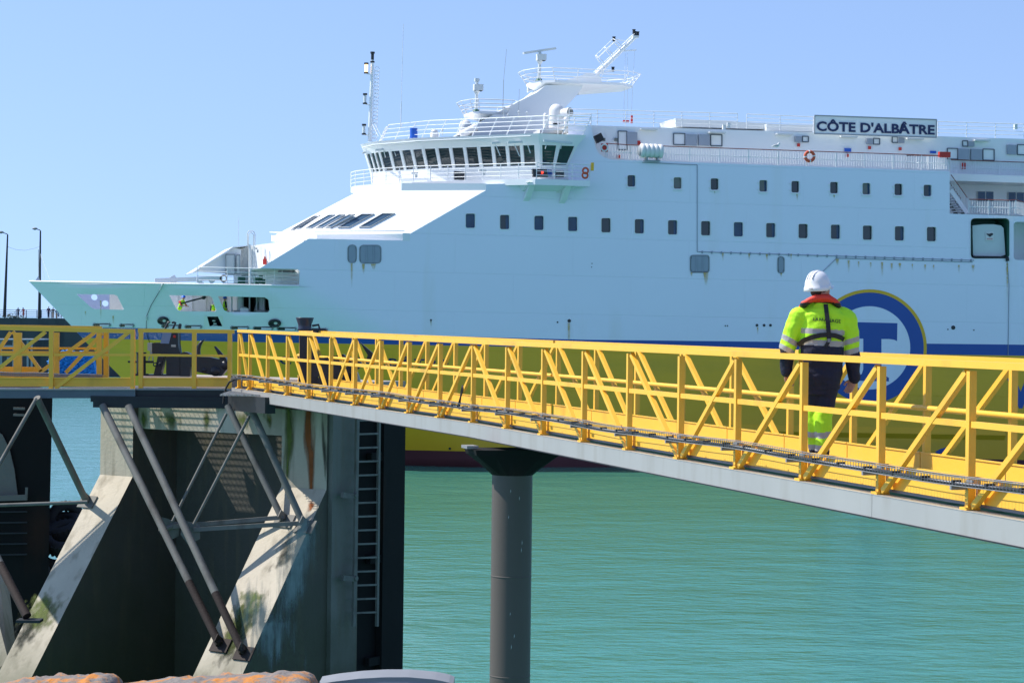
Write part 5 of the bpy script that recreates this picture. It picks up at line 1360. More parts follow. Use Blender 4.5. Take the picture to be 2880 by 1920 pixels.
# life jacket collar and harness
def back_y(zx, zy, extra=.012):
    p = mx(zx, zy); Rg = torso(); z = p.z; best = -.1
    for A, Bq in zip(Rg, Rg[1:]):
        if (A[0].z - z) * (Bq[0].z - z) <= 0 and abs(A[0].z - Bq[0].z) > 1e-6:
            t = (z - A[0].z) / (Bq[0].z - A[0].z); rx = (max(v.x for v in A) - min(v.x for v in A)) / 2 * (1 - t) + (max(v.x for v in Bq) - min(v.x for v in Bq)) / 2 * t
            ry = max(v.y for v in A) * (1 - t) + max(v.y for v in Bq) * t; cx = sum(v.x for v in A) / len(A)
            u = min(.98, abs(p.x - cx) / rx); best = -ry * (1 - u ** 2.4) ** (1 / 2.4)
    return best - extra
def strapb(mb, pts, wd, th=.008, ex=.016):
    V = [Vector((mx(x, y).x, back_y(x, y, ex), mx(x, y).z)) for x, y in pts]; rings = []
    for i, p in enumerate(V):
        d = (V[min(i + 1, len(V) - 1)] - V[max(0, i - 1)]).normalized(); nr = Vector((0, -1, 0)); sd = d.cross(nr).normalized()
        rings.append([p + sd * wd / 2, p + sd * wd / 2 + nr * th, p - sd * wd / 2 + nr * th, p - sd * wd / 2])
    mb.loft(rings, sm=False)
ves = MB()
Vp = [(300, 318, -.06), (330, 292, -.09), (380, 268, -.10), (440, 262, -.10), (500, 268, -.10), (545, 295, -.08), (562, 318, -.05)]
colr = []
for (x, y, yy) in Vp:
    p = mx(x, y, yy); colr.append(('e', p + Z_ * -.005, .05, .045, .032))
cap = [('c', mx(a[0], a[1] + 3, a[2]), mx(b[0], b[1] + 3, b[2]), .030, .030) for a, b in zip(Vp, Vp[1:])] + [('c', mx(335, 300, -.06), mx(395, 262, -.055), .028, .03), ('c', mx(395, 262, -.055), mx(490, 258, -.055), .03, .03), ('c', mx(490, 258, -.055), mx(530, 295, -.05), .03, .028),
       ('c', mx(300, 318, -.06), mx(300, 360, .08), .035, .04), ('c', mx(562, 318, -.05), mx(590, 365, .09), .035, .04), ('c', mx(300, 360, .08), mx(330, 560, .16), .04, .05), ('c', mx(590, 365, .09), mx(580, 560, .16), .04, .05)]
cap += [('e', mx(448, 288, -.055), .105, .045, .036)]
lv = capsules(cap, .008, 'life_jacket', [M['vestred'], M['strap']], man, matfn=lambda c: 1 if (c.z < mx(0, 300 + abs(c.x * 835 - 0) * .05).z and c.y < -.03) else 0, smooth=3)
mb = MB(); strapb(mb, [(466, 315), (470, 380), (478, 450), (485, 540), (490, 600)], .040)
strapb(mb, [(255, 640), (300, 600), (360, 575), (420, 560), (480, 555)], .044, .008, .018); strapb(mb, [(478, 555), (540, 562), (590, 578), (618, 592)], .044, .008, .020)
strapb(mb, [(492, 590), (478, 622), (462, 648)], .034, .007, .02)
mb.build('harness', M['strap'], lv, split=False)
mb = MB(); p = mx(488, 600, back_y(488, 600, .03)); mb.box(p, .03, .008, .035); mb.build('buckle', M['galv'], lv, split=False)
def bk(p): return Vector((mx(p.x, p.y).x, back_y(p.x, p.y, .022), mx(p.x, p.y).z))
def yt(x): return 421 + (x - 364) * .069
def yb(x): return 446 + (x - 364) * .085
letter('lettering', 'LA', [(364, yt(364)), (408, yt(408)), (408, yb(408)), (364, yb(364))], bk, M['strap'], man, 0.018)
letter('lettering', 'ANAGE', [(446, yt(446)), (582, yt(582)), (582, yb(582)), (446, yb(446))], bk, M['strap'], man, 0.018, space=1.08)
mb = MB()
for (x0, f0, x1, f1) in ((412, 1, 415, 0), (415, 0, 427, .85), (427, .85, 438, 0), (438, 0, 442, 1)):
    q = [(x0 - 2.6, f0), (x0 + 2.6, f0), (x1 + 2.6, f1), (x1 - 2.6, f1)]; mb.add([bk(Vector((x, yt(x) + (yb(x) - yt(x)) * f, 0))) for x, f in q], [(0, 1, 2, 3)])
mb.build('lettering', M['strap'], man, split=False)

# ================================================================== MOORING DOLPHIN (concrete) in plan: u goes back, v goes to the right
uu = Vector((.57, .82, 0)).normalized(); vv = Vector((.82, -.57, 0)).normalized()
A0 = Vector((-8.456, 47.6, 0))
def dp(u, v, h): return A0 + uu * u + vv * v + Z_ * (E + h)          # h relative to the eye
DT, KN, BT = -1.22, -3.26, -11.6
VW = 6.02; SL = 1.38                                             # width, slope of the fins
dol = empty('concrete_dolphin', tuple(dp(0, 3, 0) * 1.0 - Z_ * (E)), 0, 'weathered concrete mooring dolphin with two sloping buttress fins under the platform', 'dolphin')
dorg = Vector(dol.location)
class DB(MB):
    def build(s, name, mats, parent=None, org=None, split=False):
        q = MB(); q.v = [tuple(Vector(v) - dorg) for v in s.v]; q.f, q.m, q.s = s.f, s.m, s.s
        o = q.build(name, mats, parent or dol, split=split); fix_normals(o); return o
def subdiv(o, cuts=1):
    return o
DU = 2.38; FT_ = -1.76
ub = (KN - BT) / SL
F1W, F2W = .92, 1.13
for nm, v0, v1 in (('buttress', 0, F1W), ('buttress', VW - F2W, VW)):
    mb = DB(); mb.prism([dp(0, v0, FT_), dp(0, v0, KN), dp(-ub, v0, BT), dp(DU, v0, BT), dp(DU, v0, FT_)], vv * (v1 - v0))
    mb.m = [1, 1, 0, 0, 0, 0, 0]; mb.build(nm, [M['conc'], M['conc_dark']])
mb = DB(); mb.prism([dp(1.2, -.03, FT_ + .003), dp(DU + .03, -.03, FT_ + .003), dp(DU + .03, VW + .03, FT_ + .003), dp(1.2, VW + .03, FT_ + .003)], Z_ * (DT - FT_ - .003)); mb.build('top_slab', M['deckconc'])
G0, G1 = F1W + .002, VW - F2W - .002
mb = DB(); mb.prism([dp(.15, G0, FT_), dp(.15, G0, -2.28), dp(.55, G0, -2.28), dp(.55, G0, FT_)], vv * (G1 - G0)); mb.build('lintel', M['conc'])
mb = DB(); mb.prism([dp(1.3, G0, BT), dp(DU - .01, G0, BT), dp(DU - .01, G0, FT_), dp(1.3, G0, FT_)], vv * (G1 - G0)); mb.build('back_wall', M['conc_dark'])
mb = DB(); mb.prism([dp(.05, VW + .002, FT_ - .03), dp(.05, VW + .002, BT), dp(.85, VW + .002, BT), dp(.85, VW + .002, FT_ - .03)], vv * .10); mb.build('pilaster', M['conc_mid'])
mb = DB(); mb.prism([dp(.88, VW + .002, -1.5), dp(.88, VW + .002, BT), dp(DU, VW + .002, BT), dp(DU, VW + .002, -1.5)], vv * .02); mb.build('side_plate', M['tarred'])
# black fender panel at the far corner
fen = empty('fender_panel', tuple(dp(DU, VW, 0) - Z_ * E), 0, 'tall black tarred steel fender panel on the corner of the concrete dolphin behind the ladder', 'fender')
fo = Vector(fen.location)
x1 = hit(1136, 1400, dp(1.2, VW + .18, 0), vv); xa = hit(1076, 1400, dp(1.2, VW + .18, 0), vv)
f0 = (xa - A0).dot(uu); f1 = (x1 - A0).dot(uu)
mb = MB(); mb.prism([dp(f0, VW + .04, -1.55) - fo, dp(f0, VW + .04, BT) - fo, dp(f1, VW + .04, BT) - fo, dp(f1, VW + .04, -1.55) - fo], vv * .16); mb.build('panel', M['tarred'], fen)
mb = MB(); 
for h in (-2.6, -4.6, -6.6): mb.prism([dp(f0 - .35, VW + .05, h) - fo, dp(f0, VW + .05, h) - fo, dp(f0, VW + .05, h - .16) - fo, dp(f0 - .35, VW + .05, h - .16) - fo], vv * .12)
mb.build('fender_bracket', M['tarred'], fen)
# ladder on the right-hand face
lad = empty('ladder', tuple(dp(.9, VW + .3, 0) - Z_ * E), 0, 'long grey steel ladder with square rungs fixed to the side of the concrete dolphin', 'ladder')
lo_ = Vector(lad.location); pl0 = dp(1, VW + .32, 0)
def LP(x, y): return hit(x, y, pl0, vv) - lo_
for xt, xb in ((1005, 995), (1066, 1060)):
    mb = MB(); a = LP(xt, 1165); b = LP(xb, 1760); c = LP((xt + xb) / 2, 1460)
    mb.bar(a, b, .085 if xt < 1050 else .06, .05, side=uu); mb.build('stile', M['strut'], lad)
for k in range(15):
    y = 1182 + k * 38.6; mb = MB(); mb.bar(LP(1006 - k * .5, y), LP(1064 - k * .5, y - 2), .035, .035, side=Z_); mb.build('rung', M['strut'], lad)
for y in (1392, 1625):
    mb = MB(); a = LP(980, y); mb.bar(LP(968, y) - vv * .05, LP(1000, y + 2), .10, .08, side=Z_); mb.tube(LP(997, y) - vv * .1, LP(997, y) + vv * .06, .05); mb.build('ladder_bracket', M['strut'], lad)

# rust run and algae streaks on the faces (marks on the concrete with a shape of their own)
def stain_mat(name, c, thr=0.42):
    mt = mat(name, c, .9, var=.45, scale=5); nt = mt.node_tree; N = nt.nodes; L = nt.links; b = N['Principled BSDF']
    tc = N.new('ShaderNodeTexCoord'); sp = N.new('ShaderNodeSeparateXYZ'); L.new(tc.outputs['UV'], sp.inputs[0])
    mp = N.new('ShaderNodeMapping'); mp.inputs['Scale'].default_value = (5, 5, .8); L.new(tc.outputs['Object'], mp.inputs[0])
    nz = N.new('ShaderNodeTexNoise'); nz.inputs['Scale'].default_value = 1.6; nz.inputs['Detail'].default_value = 8; L.new(mp.outputs[0], nz.inputs['Vector'])
    a = N.new('ShaderNodeMath'); a.operation = 'MULTIPLY_ADD'; L.new(nz.outputs['Fac'], a.inputs[0]); a.inputs[1].default_value = 1.6; L.new(sp.outputs['X'], a.inputs[2])
    r = N.new('ShaderNodeMapRange'); r.inputs[1].default_value = 1.0; r.inputs[2].default_value = 1.7; r.inputs[4].default_value = .9; L.new(a.outputs[0], r.inputs[0]); L.new(r.outputs[0], b.inputs['Alpha']); return mt
M['rustrun'] = stain_mat('rust_run', (0.26, 0.07, 0.012)); M['algae'] = stain_mat('algae', (0.11, 0.14, 0.025)); M['blackrun'] = stain_mat('black_algae', (0.012, 0.016, 0.008)); M['lime'] = stain_mat('lime_bloom', (0.22, 0.27, 0.27))
def stain(rows, p0, n, mt, name):
    """rows: (y, x_left, x_right) down the stain, projected on a concrete face"""
    vs = []; uv = []
    for k, (y, xl, xr) in enumerate(rows):
        e = 0.0 if k in (0, len(rows) - 1) and len(rows) > 2 else 1.0
        for f in (0, .25, .5, .75, 1): vs.append(tuple(hit(xl + (xr - xl) * f, y, p0, n) - dorg)); uv.append(((1 - abs(2 * f - 1)) * e, 0))
    fs = [(r_ * 5 + c, r_ * 5 + c + 1, (r_ + 1) * 5 + c + 1, (r_ + 1) * 5 + c) for r_ in range(len(rows) - 1) for c in range(4)]
    me = bpy.data.meshes.new(name); me.from_pydata(vs, [], fs); ul = me.uv_layers.new(name='UVMap')
    for pg in me.polygons:
        for li, vi in zip(pg.loop_indices, pg.vertices): ul.data[li].uv = uv[vi]
    me.materials.append(mt); o = bpy.data.objects.new(name, me); col.objects.link(o); o.parent = dol
fp = dp(-.006, 0, 0); un = -uu
stain([(1090, 845, 893), (1160, 846, 893), (1230, 850, 890), (1310, 860, 888), (1380, 866, 886), (1388, 868, 884)], fp, un, M['rustrun'], 'rust_stain')
stain([(1100, 795, 830), (1160, 795, 830), (1240, 793, 832), (1330, 794, 822), (1388, 800, 815)], fp, un, M['algae'], 'algae_stain')
stain([(1150, 893, 921), (1260, 900, 921), (1388, 912, 921)], fp, un, M['blackrun'], 'algae_stain')
lp_ = dp(.144, 0, 0)
for a, b in ((385, 420), (440, 520), (560, 600), (640, 720), (735, 775)): stain([(1148, a, b), (1180, a + 3, b), (1215, a + 8, b - 6)], lp_, un, M['algae'], 'algae_stain')
fe0 = (dp(-1, 0, KN - SL) - dp(0, 0, KN)); fn0 = fe0.cross(vv).normalized(); fn0 = fn0 if fn0.z > 0 else -fn0; fq = dp(0, 0, KN) + fn0 * .006
for rows, mt in (([(1660, 85, 200), (1700, 60, 190), (1750, 40, 170), (1790, 40, 140)], 'algae'), ([(1700, 60, 150), (1780, 30, 120), (1850, 10, 60)], 'blackrun'), ([(1650, 675, 775), (1680, 662, 765), (1740, 632, 735), (1800, 602, 705), (1850, 580, 680)], 'algae'), ([(1690, 655, 740), (1730, 640, 730), (1800, 602, 700), (1890, 560, 660)], 'blackrun'), ([(1480, 800, 850), (1560, 770, 840), (1620, 720, 790)], 'blackrun'), ([(1395, 868, 884), (1420, 862, 886), (1440, 858, 880)], 'rustrun')): stain(rows, fq, fn0, M[mt], 'algae_stain')
sp_ = dp(0, VW + .006, 0)
stain([(1420, 850, 915), (1500, 800, 905), (1580, 770, 900), (1660, 760, 880), (1760, 740, 800)], sp_, vv, M['lime'], 'lime_stain')
stain([(1620, 600, 800), (1750, 640, 850), (1900, 640, 870)], sp_, vv, M['lime'], 'lime_stain')

# ================================================================== PLATFORM in front of the dolphin
ZP = 46.0
plt = empty('mooring_platform', (-7.0, ZP, E - 1.42), 0, 'grey steel walkway platform with yellow guard rail over the concrete dolphin', 'platform')
po = Vector(plt.location)
class PB(MB):
    def build(s, name, mats, parent=None, org=None, split=False):
        q = MB(); q.v = [tuple(Vector(v) - po) for v in s.v]; q.f, q.m, q.s = s.f, s.m, s.s
        return q.build(name, mats, parent or plt, split=split)
def at(x, y, Z=ZP): return atY(x, y, Z)
# rail section with three posts (photo columns 388..657)
tb = M['yellow']
for i, x in enumerate((396, 546, 646)):
    mb = PB(); mb.bar(at(x, 1094), at(x + 0.6, 934), .085, .09, side=X_); mb.build('post', tb)
mb = PB(); mb.bar(at(389, 929), at(659, 932.5), .075, .10, side=Z_); mb.build('top_rail', tb)
for a, b in ((401, 540), (551, 641)):
    mb = PB(); mb.bar(at(a, 998 + (a - 401) * .01), at(b, 998.5 + (b - 401) * .01), .045, .05, side=Z_); mb.build('mid_rail', tb)
    mb = PB(); mb.bar(at(a - 2, 1075), at(b + 2, 1075), .165, .02, side=Z_); mb.bar(at(a - 2, 1063.5), at(b + 2, 1063.5), .02, .07, side=Z_); mb.build('toe_board', tb)
mb = PB(); mb.bar(at(384, 1106, ZP - .05), at(660, 1106, ZP - .05), .16, .10, side=Z_); mb.build('edge_beam', M['darksteel'])
mb = PB(); mb.bar(at(384, 1094, ZP - .03), at(660, 1095, ZP - .03), .03, .16, side=Z_); mb.build('kerb_plate', M['galv'])
mb = PB(); mb.bar(at(256, 1121, 45.9), at(670, 1126, 45.9), .12, .12, side=Z_); mb.bar(at(262, 1134, 45.85), at(660, 1137, 45.85), .16, .05, side=Z_); mb.build('support_beam', M['darksteel'])
mb = PB(); mb.bar(at(655, 1132, 45.5), at(760, 1140, 43.0), .3, .2, side=Z_); mb.build('support_beam', M['darksteel'])
# open grating deck that dapples the concrete below
gz = E - 1.46
P1 = Vector((-9.0, 45.9, gz)); P2 = Vector((-5.3, 45.9, gz)); P3 = Vector((-3.6, 41.3, gz)) 
def inpoly(p, poly): return inside((p.x, p.y), [(q.x, q.y) for q in poly])
GP = [Vector((-9.3, 46.0, 0)), Vector((-5.6, 46.0, 0)), Vector((-5.5, 43.6, 0)), Vector((-4.4, 43.6, 0)), Vector((-2.4, 45.9, 0)), Vector((-6.5, 48.8, 0)), Vector((-8.6, 48.4, 0))]
mb = PB()
def clip_line(p, d, poly, L=14):
    ts = []
    for i in range(len(poly)):
        a, b = poly[i], poly[(i + 1) % len(poly)]; e = b - a; den = d.x * e.y - d.y * e.x
        if abs(den) < 1e-9: continue
        w_ = a - p; t = (w_.x * e.y - w_.y * e.x) / den; s_ = (w_.x * d.y - w_.y * d.x) / den
        if 0 <= s_ <= 1: ts.append(t)
    ts.sort(); return [(ts[i], ts[i + 1]) for i in range(0, len(ts) - 1, 2)]
for k in range(150):
    p = Vector((-9.5, 45.9, 0)) + uu * (-3 + k * .045)
    for t0_, t1_ in clip_line(p, vv, GP): mb.bar(p + vv * t0_ + Z_ * gz, p + vv * t1_ + Z_ * gz, .028, .006, side=Z_)
for k in range(100):
    p = Vector((-9.5, 45.9, 0)) + vv * (-2 + k * .12)
    for t0_, t1_ in clip_line(p, uu, GP): mb.bar(p + uu * t0_ + Z_ * (gz + .01), p + uu * t1_ + Z_ * (gz + .01), .008, .008)
go = mb.build('deck_grating', M['galv'])
# raking struts and bracing
stf = empty('platform_support_frame', (-6.0, 44.5, E - 4), 0, 'raking galvanised steel tube struts with rusty feet propping the platform off the concrete fins', 'steel frame')
po2 = Vector(stf.location)
def SB(pa, pb, ra, name='strut', mats=None, rusty=0.0, square=False):
    a, b = Vector(pa) - po2, Vector(pb) - po2; mb = MB()
    if rusty:
        m_ = a.lerp(b, 1 - rusty); mb.tube(a, m_, ra, n=14); mb.tube(m_, b, ra * 1.02, n=14, mi=1)
    elif square: mb.bar(a, b, ra * 2, ra * 2)
    else: mb.tube(a, b, ra, n=12)
    return mb.build(name, [M['strut'], M['rustdark']], stf, split=False)
M['rustdark'] = mat('rusty_tube', (0.020, 0.010, 0.007), .8, var=.5, scale=5, bump=.3, bscale=30)
fin_n = Vector((-uu.x * (KN - BT), -uu.y * (KN - BT), ub)).normalized() if False else None
# plane of the sloping face: through dp(0,0,KN) and dp(-1,0,KN-SL), contains vv
fe = (dp(-1, 0, KN - SL) - dp(0, 0, KN)); fn = fe.cross(vv).normalized()
def foot(x, y, lift=.06):
    p = hit(x, y, dp(0, 0, KN), fn); return p + (fn if fn.dot(CAM - p) > 0 else -fn) * lift
fA, fB, fC, fD = foot(622, 1815), foot(688, 1838), foot(800, 1466), foot(860, 1482)
SB(at(288, 1140, 45.8), fA, .075, rusty=.25); SB(at(361, 1142, 45.3), fB, .075, rusty=.23)
SB(at(640, 1140, 45.0), fC, .065); SB(at(704, 1144, 44.2), fD, .065)
fE = foot(247, 1412)
SB(at(104, 1118, 45.6), fE, .07)
for f_, w_ in ((fA, .42), (fB, .42), (fC, .45), (fD, .45), (fE, .42)):
    mb = MB(); e1 = vv; e2 = fe.normalized(); c = f_ - po2 - (fn if fn.dot(CAM - f_) > 0 else -fn) * .04
    mb.box(c, w_, .28, .03, (e1, e2, fn)); mb.box(c + e1 * .0 - e2 * .05 + (fn if fn.dot(CAM - f_) > 0 else -fn) * .1, .02, .16, .2, (e1, e2, fn)); mb.build('base_plate', M['rustdark'] if f_ in (fA, fB) else M['strut'], stf)
gA = at(485, 1480, 44.6); gB = at(545, 1488, 44.0)
SB(at(637, 1163, 45.0), gA + Vector((0, 0, .1)), .03); SB(at(702, 1168, 44.2), gB + Vector((0, 0, .1)), .03)
SB(gA, fC + Vector((0, 0, .05)), .04, square=True, name='tie_bar'); SB(gB, fD + Vector((0, 0, .05)), .04, square=True, name='tie_bar')
SB(gA + Vector((-.25, 0, -.1)), gA, .05, name='tie_bar')
for g in (gA, gB):
    mb = MB(); c = g - po2; mb.prism([c + Vector((-.2, 0, .18)), c + Vector((.12, 0, .08)), c + Vector((.12, 0, -.18)), c + Vector((-.1, 0, -.3)), c + Vector((-.25, 0, -.1))], (0, .02, 0)); mb.build('gusset_plate', M['strut'], stf)
SB(at(103, 1120, 45.6), at(-40, 1372, 45.0), .04); SB(at(-30, 1421, 44.8), at(246, 1411, 44.9), .035, name='tie_bar')
pB2 = at(76, 1732, 43.6); SB(at(-60, 1470, 45), pB2, .085, rusty=.55)
mb = MB(); mb.box(pB2 - po2 + Vector((.05, 0, -.08)), .45, .35, .05); mb.build('base_plate', M['darksteel'], stf)

# ================================================================== LEFT FOOTBRIDGE
lb_ = empty('lattice_footbridge', (-9.5, 46, E - 1.45), 0, 'darker yellow lattice footbridge on a blue-grey beam running out of view beside the platform', 'footbridge')
lo2 = Vector(lb_.location)
class LB(MB):
    def build(s, name, mats, parent=None, org=None, split=False):
        q = MB(); q.v = [tuple(Vector(v) - lo2) for v in s.v]; q.f, q.m, q.s = s.f, s.m, s.s
        return q.build(name, mats, parent or lb_, split=split)
ZN = 45.95; ZFar = 46.95
def top_y(x, Z): return (917 + x * .027) if Z < 46.5 else 918.5 + x * .012
def lbar(x0, y0, x1, y1, Z, w_, t_, nm, side=None):
    mb = LB(); mb.bar(at(x0, y0, Z), at(x1, y1, Z), w_, t_, side=side); mb.build(nm, M['yellow'])
for x in (-85, 144, 373): lbar(x, 1093, x + .8, 931 if x > 300 else 928, ZN, .085, .09, 'post', X_)
for x0, x1 in ((-313, -85), (-85, 144), (144, 379)): lbar(x0, 916 + x0 * .026 + 6, x1, 916 + x1 * .026 + 6, ZN, .085, .10, 'top_rail', Z_)
for x0, x1 in ((-80, 139), (149, 367)): lbar(x0, 997 + x0 * .003, x1, 997 + x1 * .003, ZN, .045, .05, 'mid_rail', Z_); lbar(x0, 1075, x1, 1075, ZN + .03, .165, .02, 'toe_board', Z_); lbar(x0, 1063, x1, 1063, ZN + .02, .02, .07, 'toe_board', Z_)
lbar(156, 1092, 363, 934, ZN, .07, .07, 'diagonal_brace', Z_); lbar(-70, 1088, 128, 933, ZN, .07, .07, 'diagonal_brace', Z_)
mb = LB(); mb.bar(at(-330, 1107, ZN - .03), at(382, 1107, ZN - .03), .17, .12, side=Z_); mb.build('side_beam', M['bluegrey'] if 'bluegrey' in M else M['darksteel'])
mb = LB(); mb.bar(at(-330, 1094, ZN - .04), at(382, 1094.5, ZN - .04), .02, .16, side=Z_); mb.build('kerb_plate', M['alu'])
# far truss
for x, w_ in ((50, .16), (158, .26 * .45)): lbar(x, 1068, x, 935, ZFar, w_, .09, 'post', X_)
for x, w_ in ((279, .10), (299, .10)): lbar(x, 1062, x, 930, ZFar + (.3 if x > 290 else 0), w_, .09, 'post', X_)
lbar(-330, 912.5, 286, 922, ZFar, .07, .10, 'top_rail', Z_)
for x0, y0, x1, y1 in ((100, 1056, 268, 934), (185, 1048, 288, 936), (36, 932, 116, 1044), (-40, 1040, 30, 934)): lbar(x0, y0, x1, y1, ZFar, .07, .06, 'diagonal_brace', Z_)
lbar(-330, 977, 270, 980, ZFar + .2, .045, .05, 'mid_rail', Z_); lbar(-330, 988, 270, 991.5, ZFar, .05, .05, 'mid_rail', Z_)
lbar(-330, 1041, 115, 1043, ZFar + .2, .17, .02, 'toe_board', Z_); lbar(-330, 1060, 303, 1062, ZFar, .10, .02, 'toe_board', Z_)
mb = LB(); mb.prism([at(-330, 1100, ZN), at(382, 1100, ZN), at(382, 1090, ZFar + .1) , at(-330, 1090, ZFar + .1)], (0, 0, -.05)); mb.build('deck', M['galv'])
mb = LB()
for dy, dz in ((0, 0), (4, .0), (8, 0)): mb.path([at(x, 1046 + dy + x * .03 + 1.0 * math.sin(x / 23.), ZFar - .2) for x in range(-300, 300, 12)], .012, 4)
for x in range(-300, 300, 5): mb.bar(at(x, 1045 + x * .03, ZFar - .2), at(x, 1055 + x * .03, ZFar - .2), .006, .006)
mb.build('cable_tray', M['galv'])
# pipe/cable dropping off the end of the gangway tray
mb = MB(); c0_ = at(666, 1062, 44.8); hose = tag(mb.build('x', M['rubber']), None) if False else None
mb = MB(); base_ = at(628, 1120, 45.2)
mb.path([at(x, y, Z) - base_ for x, y, Z in ((676, 1065, 44.9), (660, 1066, 45), (645, 1074, 45.1), (636, 1090, 45.2), (630, 1110, 45.2), (628, 1135, 45.2))], .02, 6)
o = mb.build('hose', M['rubber']); o.location = base_; tag(o, 'black hose curving down from the end of the cable tray at the platform corner', 'hose')

# ================================================================== EQUIPMENT on the dolphin top
TOPH = E + DT
def tp_(x, y):            # point on the slab top under a pixel
    return atZ(x, y, TOPH)
ZE = 46.9
def ae(x, y, Z=ZE): return atY(x, y, Z)
def zq(x, y): return (360 + x / 6.533, 880 + y / 6.533)
def loc_empty(name, px, py, label, cat, Z=ZE):
    p = ae(px, py, Z); return empty(name, tuple(p), 0, label, cat), p
# quick release mooring hook
hk, ho = loc_empty('mooring_hook', 480, 1056, 'black quick-release mooring hook with upright console, handles and long curved hook arm', 'mooring hook')
def H(x, y, Z=ZE): return ae(*zq(x, y), Z) - ho
mb = MB(); mb.prism([H(*p) for p in ((700, 350), (915, 350), (920, 560), (960, 800), (960, 1160), (700, 1160), (700, 560))], (0, .35, 0)); mb.prism([H(*p) for p in ((600, 560), (700, 560), (700, 760), (600, 760))], (0, .3, 0)); mb.build('console', M['black'], hk)
mb = MB(); mb.prism([H(x, y, ZE - .02) for x, y in ((635, 355), (800, 365), (750, 565), (595, 555))], (0, .02, 0)); mb.build('cover_plate', mat('blue_grey_plate', (0.20, 0.26, 0.40), .5), hk)
mb = MB()
for pts in (((545, 800), (565, 800), (495, 1130), (470, 1130)), ((655, 800), (675, 800), (600, 1140), (578, 1140))): mb.prism([H(*p) for p in pts], (0, .3, 0))
mb.prism([H(*p) for p in ((560, 800), (660, 800), (590, 1130), (490, 1130))], (0, .25, 0)); mb.build('raking_leg', M['black'], hk)
mb = MB(); mb.prism([H(*p) for p in ((485, 545), (600, 545), (600, 750), (440, 750), (440, 560))], (0, .3, 0)); mb.build('motor', M['black'], hk)
mb = MB(); mb.prism([H(*p) for p in ((358, 548), (440, 548), (440, 690), (358, 690))], (0, .15, 0)); jb = mb.build('junction_box', M['alu'], hk)
mb = MB(); mb.path([H(*p) for p in ((412, 690), (415, 770), (385, 830), (385, 890), (420, 920), (455, 890), (460, 820), (440, 780), (430, 700))], .012, 6); mb.build('cable_loop', M['alu'], hk)
for pts in (((680, 300), (720, 210), (745, 170), (775, 168)), ((820, 300), (860, 210), (872, 180), (845, 170), (805, 180)), ((945, 300), (950, 210), (940, 205)), ((955, 290), (968, 215), (960, 205))):
    mb = MB(); mb.path([H(*p) for p in pts], .022, 8); mb.build('handle', M['black'], hk)
mb = MB(); mb.prism([H(*p) for p in ((330, 1130), (700, 1130), (700, 1160), (330, 1155))], (0, .5, 0)); mb.prism([H(*p) for p in ((960, 980), (1140, 980), (1140, 1165), (960, 1165))], (0, .4, 0)); mb.prism([H(*p) for p in ((960, 800), (970, 740), (1030, 715), (1090, 725), (1130, 750), (1180, 800), (1180, 980), (960, 980))], (0, .35, 0)); mb.build('base', M['black'], hk)
mb = MB(); arm = [(1180, 800), (1500, 810), (1680, 850), (1760, 790), (1800, 830), (1835, 920), (1860, 955), (1835, 1010), (1720, 1155), (1620, 1160), (1270, 1080), (1180, 1040)]
mb.prism([H(*p) for p in arm], (0, .28, 0)); o_ = mb.build('hook_arm', M['black'], hk); bvm = o_.modifiers.new('b', 'BEVEL'); bvm.width = .03; bvm.segments = 2
for cx, cy, r_ in ((1600, 1070, .10), (1790, 960, .09), (1400, 1050, .05)):
    mb = MB(); mb.lathe(H(cx, cy), -Y_, [(.001, 0), (r_, 0), (r_, .03), (.001, .03)], 20); mb.build('pivot_pin', M['black'], hk)
def horn(pts, name):
    mb = MB(); n = len(pts) // 2; L_ = pts[:n]; Rr = pts[n:][::-1]
    mb.loft([[H(*a), H(*b), H(*b) + Y_ * .12, H(*a) + Y_ * .12] for a, b in zip(L_, Rr)]); return mb.build(name, M['black'], hk)
horn([(1250, 790), (1252, 700), (1258, 620), (1290, 560), (1335, 515), (1400, 490), (1408, 492), (1370, 530), (1335, 600), (1318, 680), (1320, 740), (1325, 790)], 'horn')
horn([(1690, 850), (1640, 740), (1580, 620), (1575, 612), (1605, 612), (1612, 618), (1740, 760), (1790, 850)], 'horn')
for cx, cy in ((498, 945), (602, 945)):
    mb = MB(); ring(mb, H(cx, cy, ZE - .05), .035, .012, X_, Z_, n=14, m=6); mb.build('shackle', M['black'], hk)
mb = MB(); 
mb.path([H(955, 330), H(958, 560), H(956, 740), H(950, 900), H(952, 1150)], .010, 5); mb.build('chain', M['darksteel'], hk)
mb = MB(); mb.prism([H(x, y, ZE - .025) for x, y in ((792, 580), (878, 580), (878, 625), (792, 622))], (0, .02, 0)); mb.build('nameplate', M['alu'], hk)
mb = MB(); mb.lathe(H(855, 430, ZE - .01), -Y_, [(.001, 0), (.03, 0), (.03, .02), (.001, .02)], 12); mb.build('red_button', M['red'], hk)
# bollard post with cross bar at the left
bo_, boo = loc_empty('mooring_bollard', 397, 1056, 'dark steel bollard post with a horizontal cross bar left of the mooring hook', 'bollard')
mb = MB(); a = ae(397, 1056) - boo; b = ae(397, 993) - boo; mb.tube(a, b, .095, n=20); mb.tube(b, b + Z_ * .02, .11, n=20); mb.tube(a, a + Z_ * .04, .15, n=20); mb.build('post', M['darksteel'], bo_)
mb = MB(); mb.tube(ae(360, 1017) - boo, ae(432, 1017.5) - boo, .022); mb.build('cross_bar', M['darksteel'], bo_)
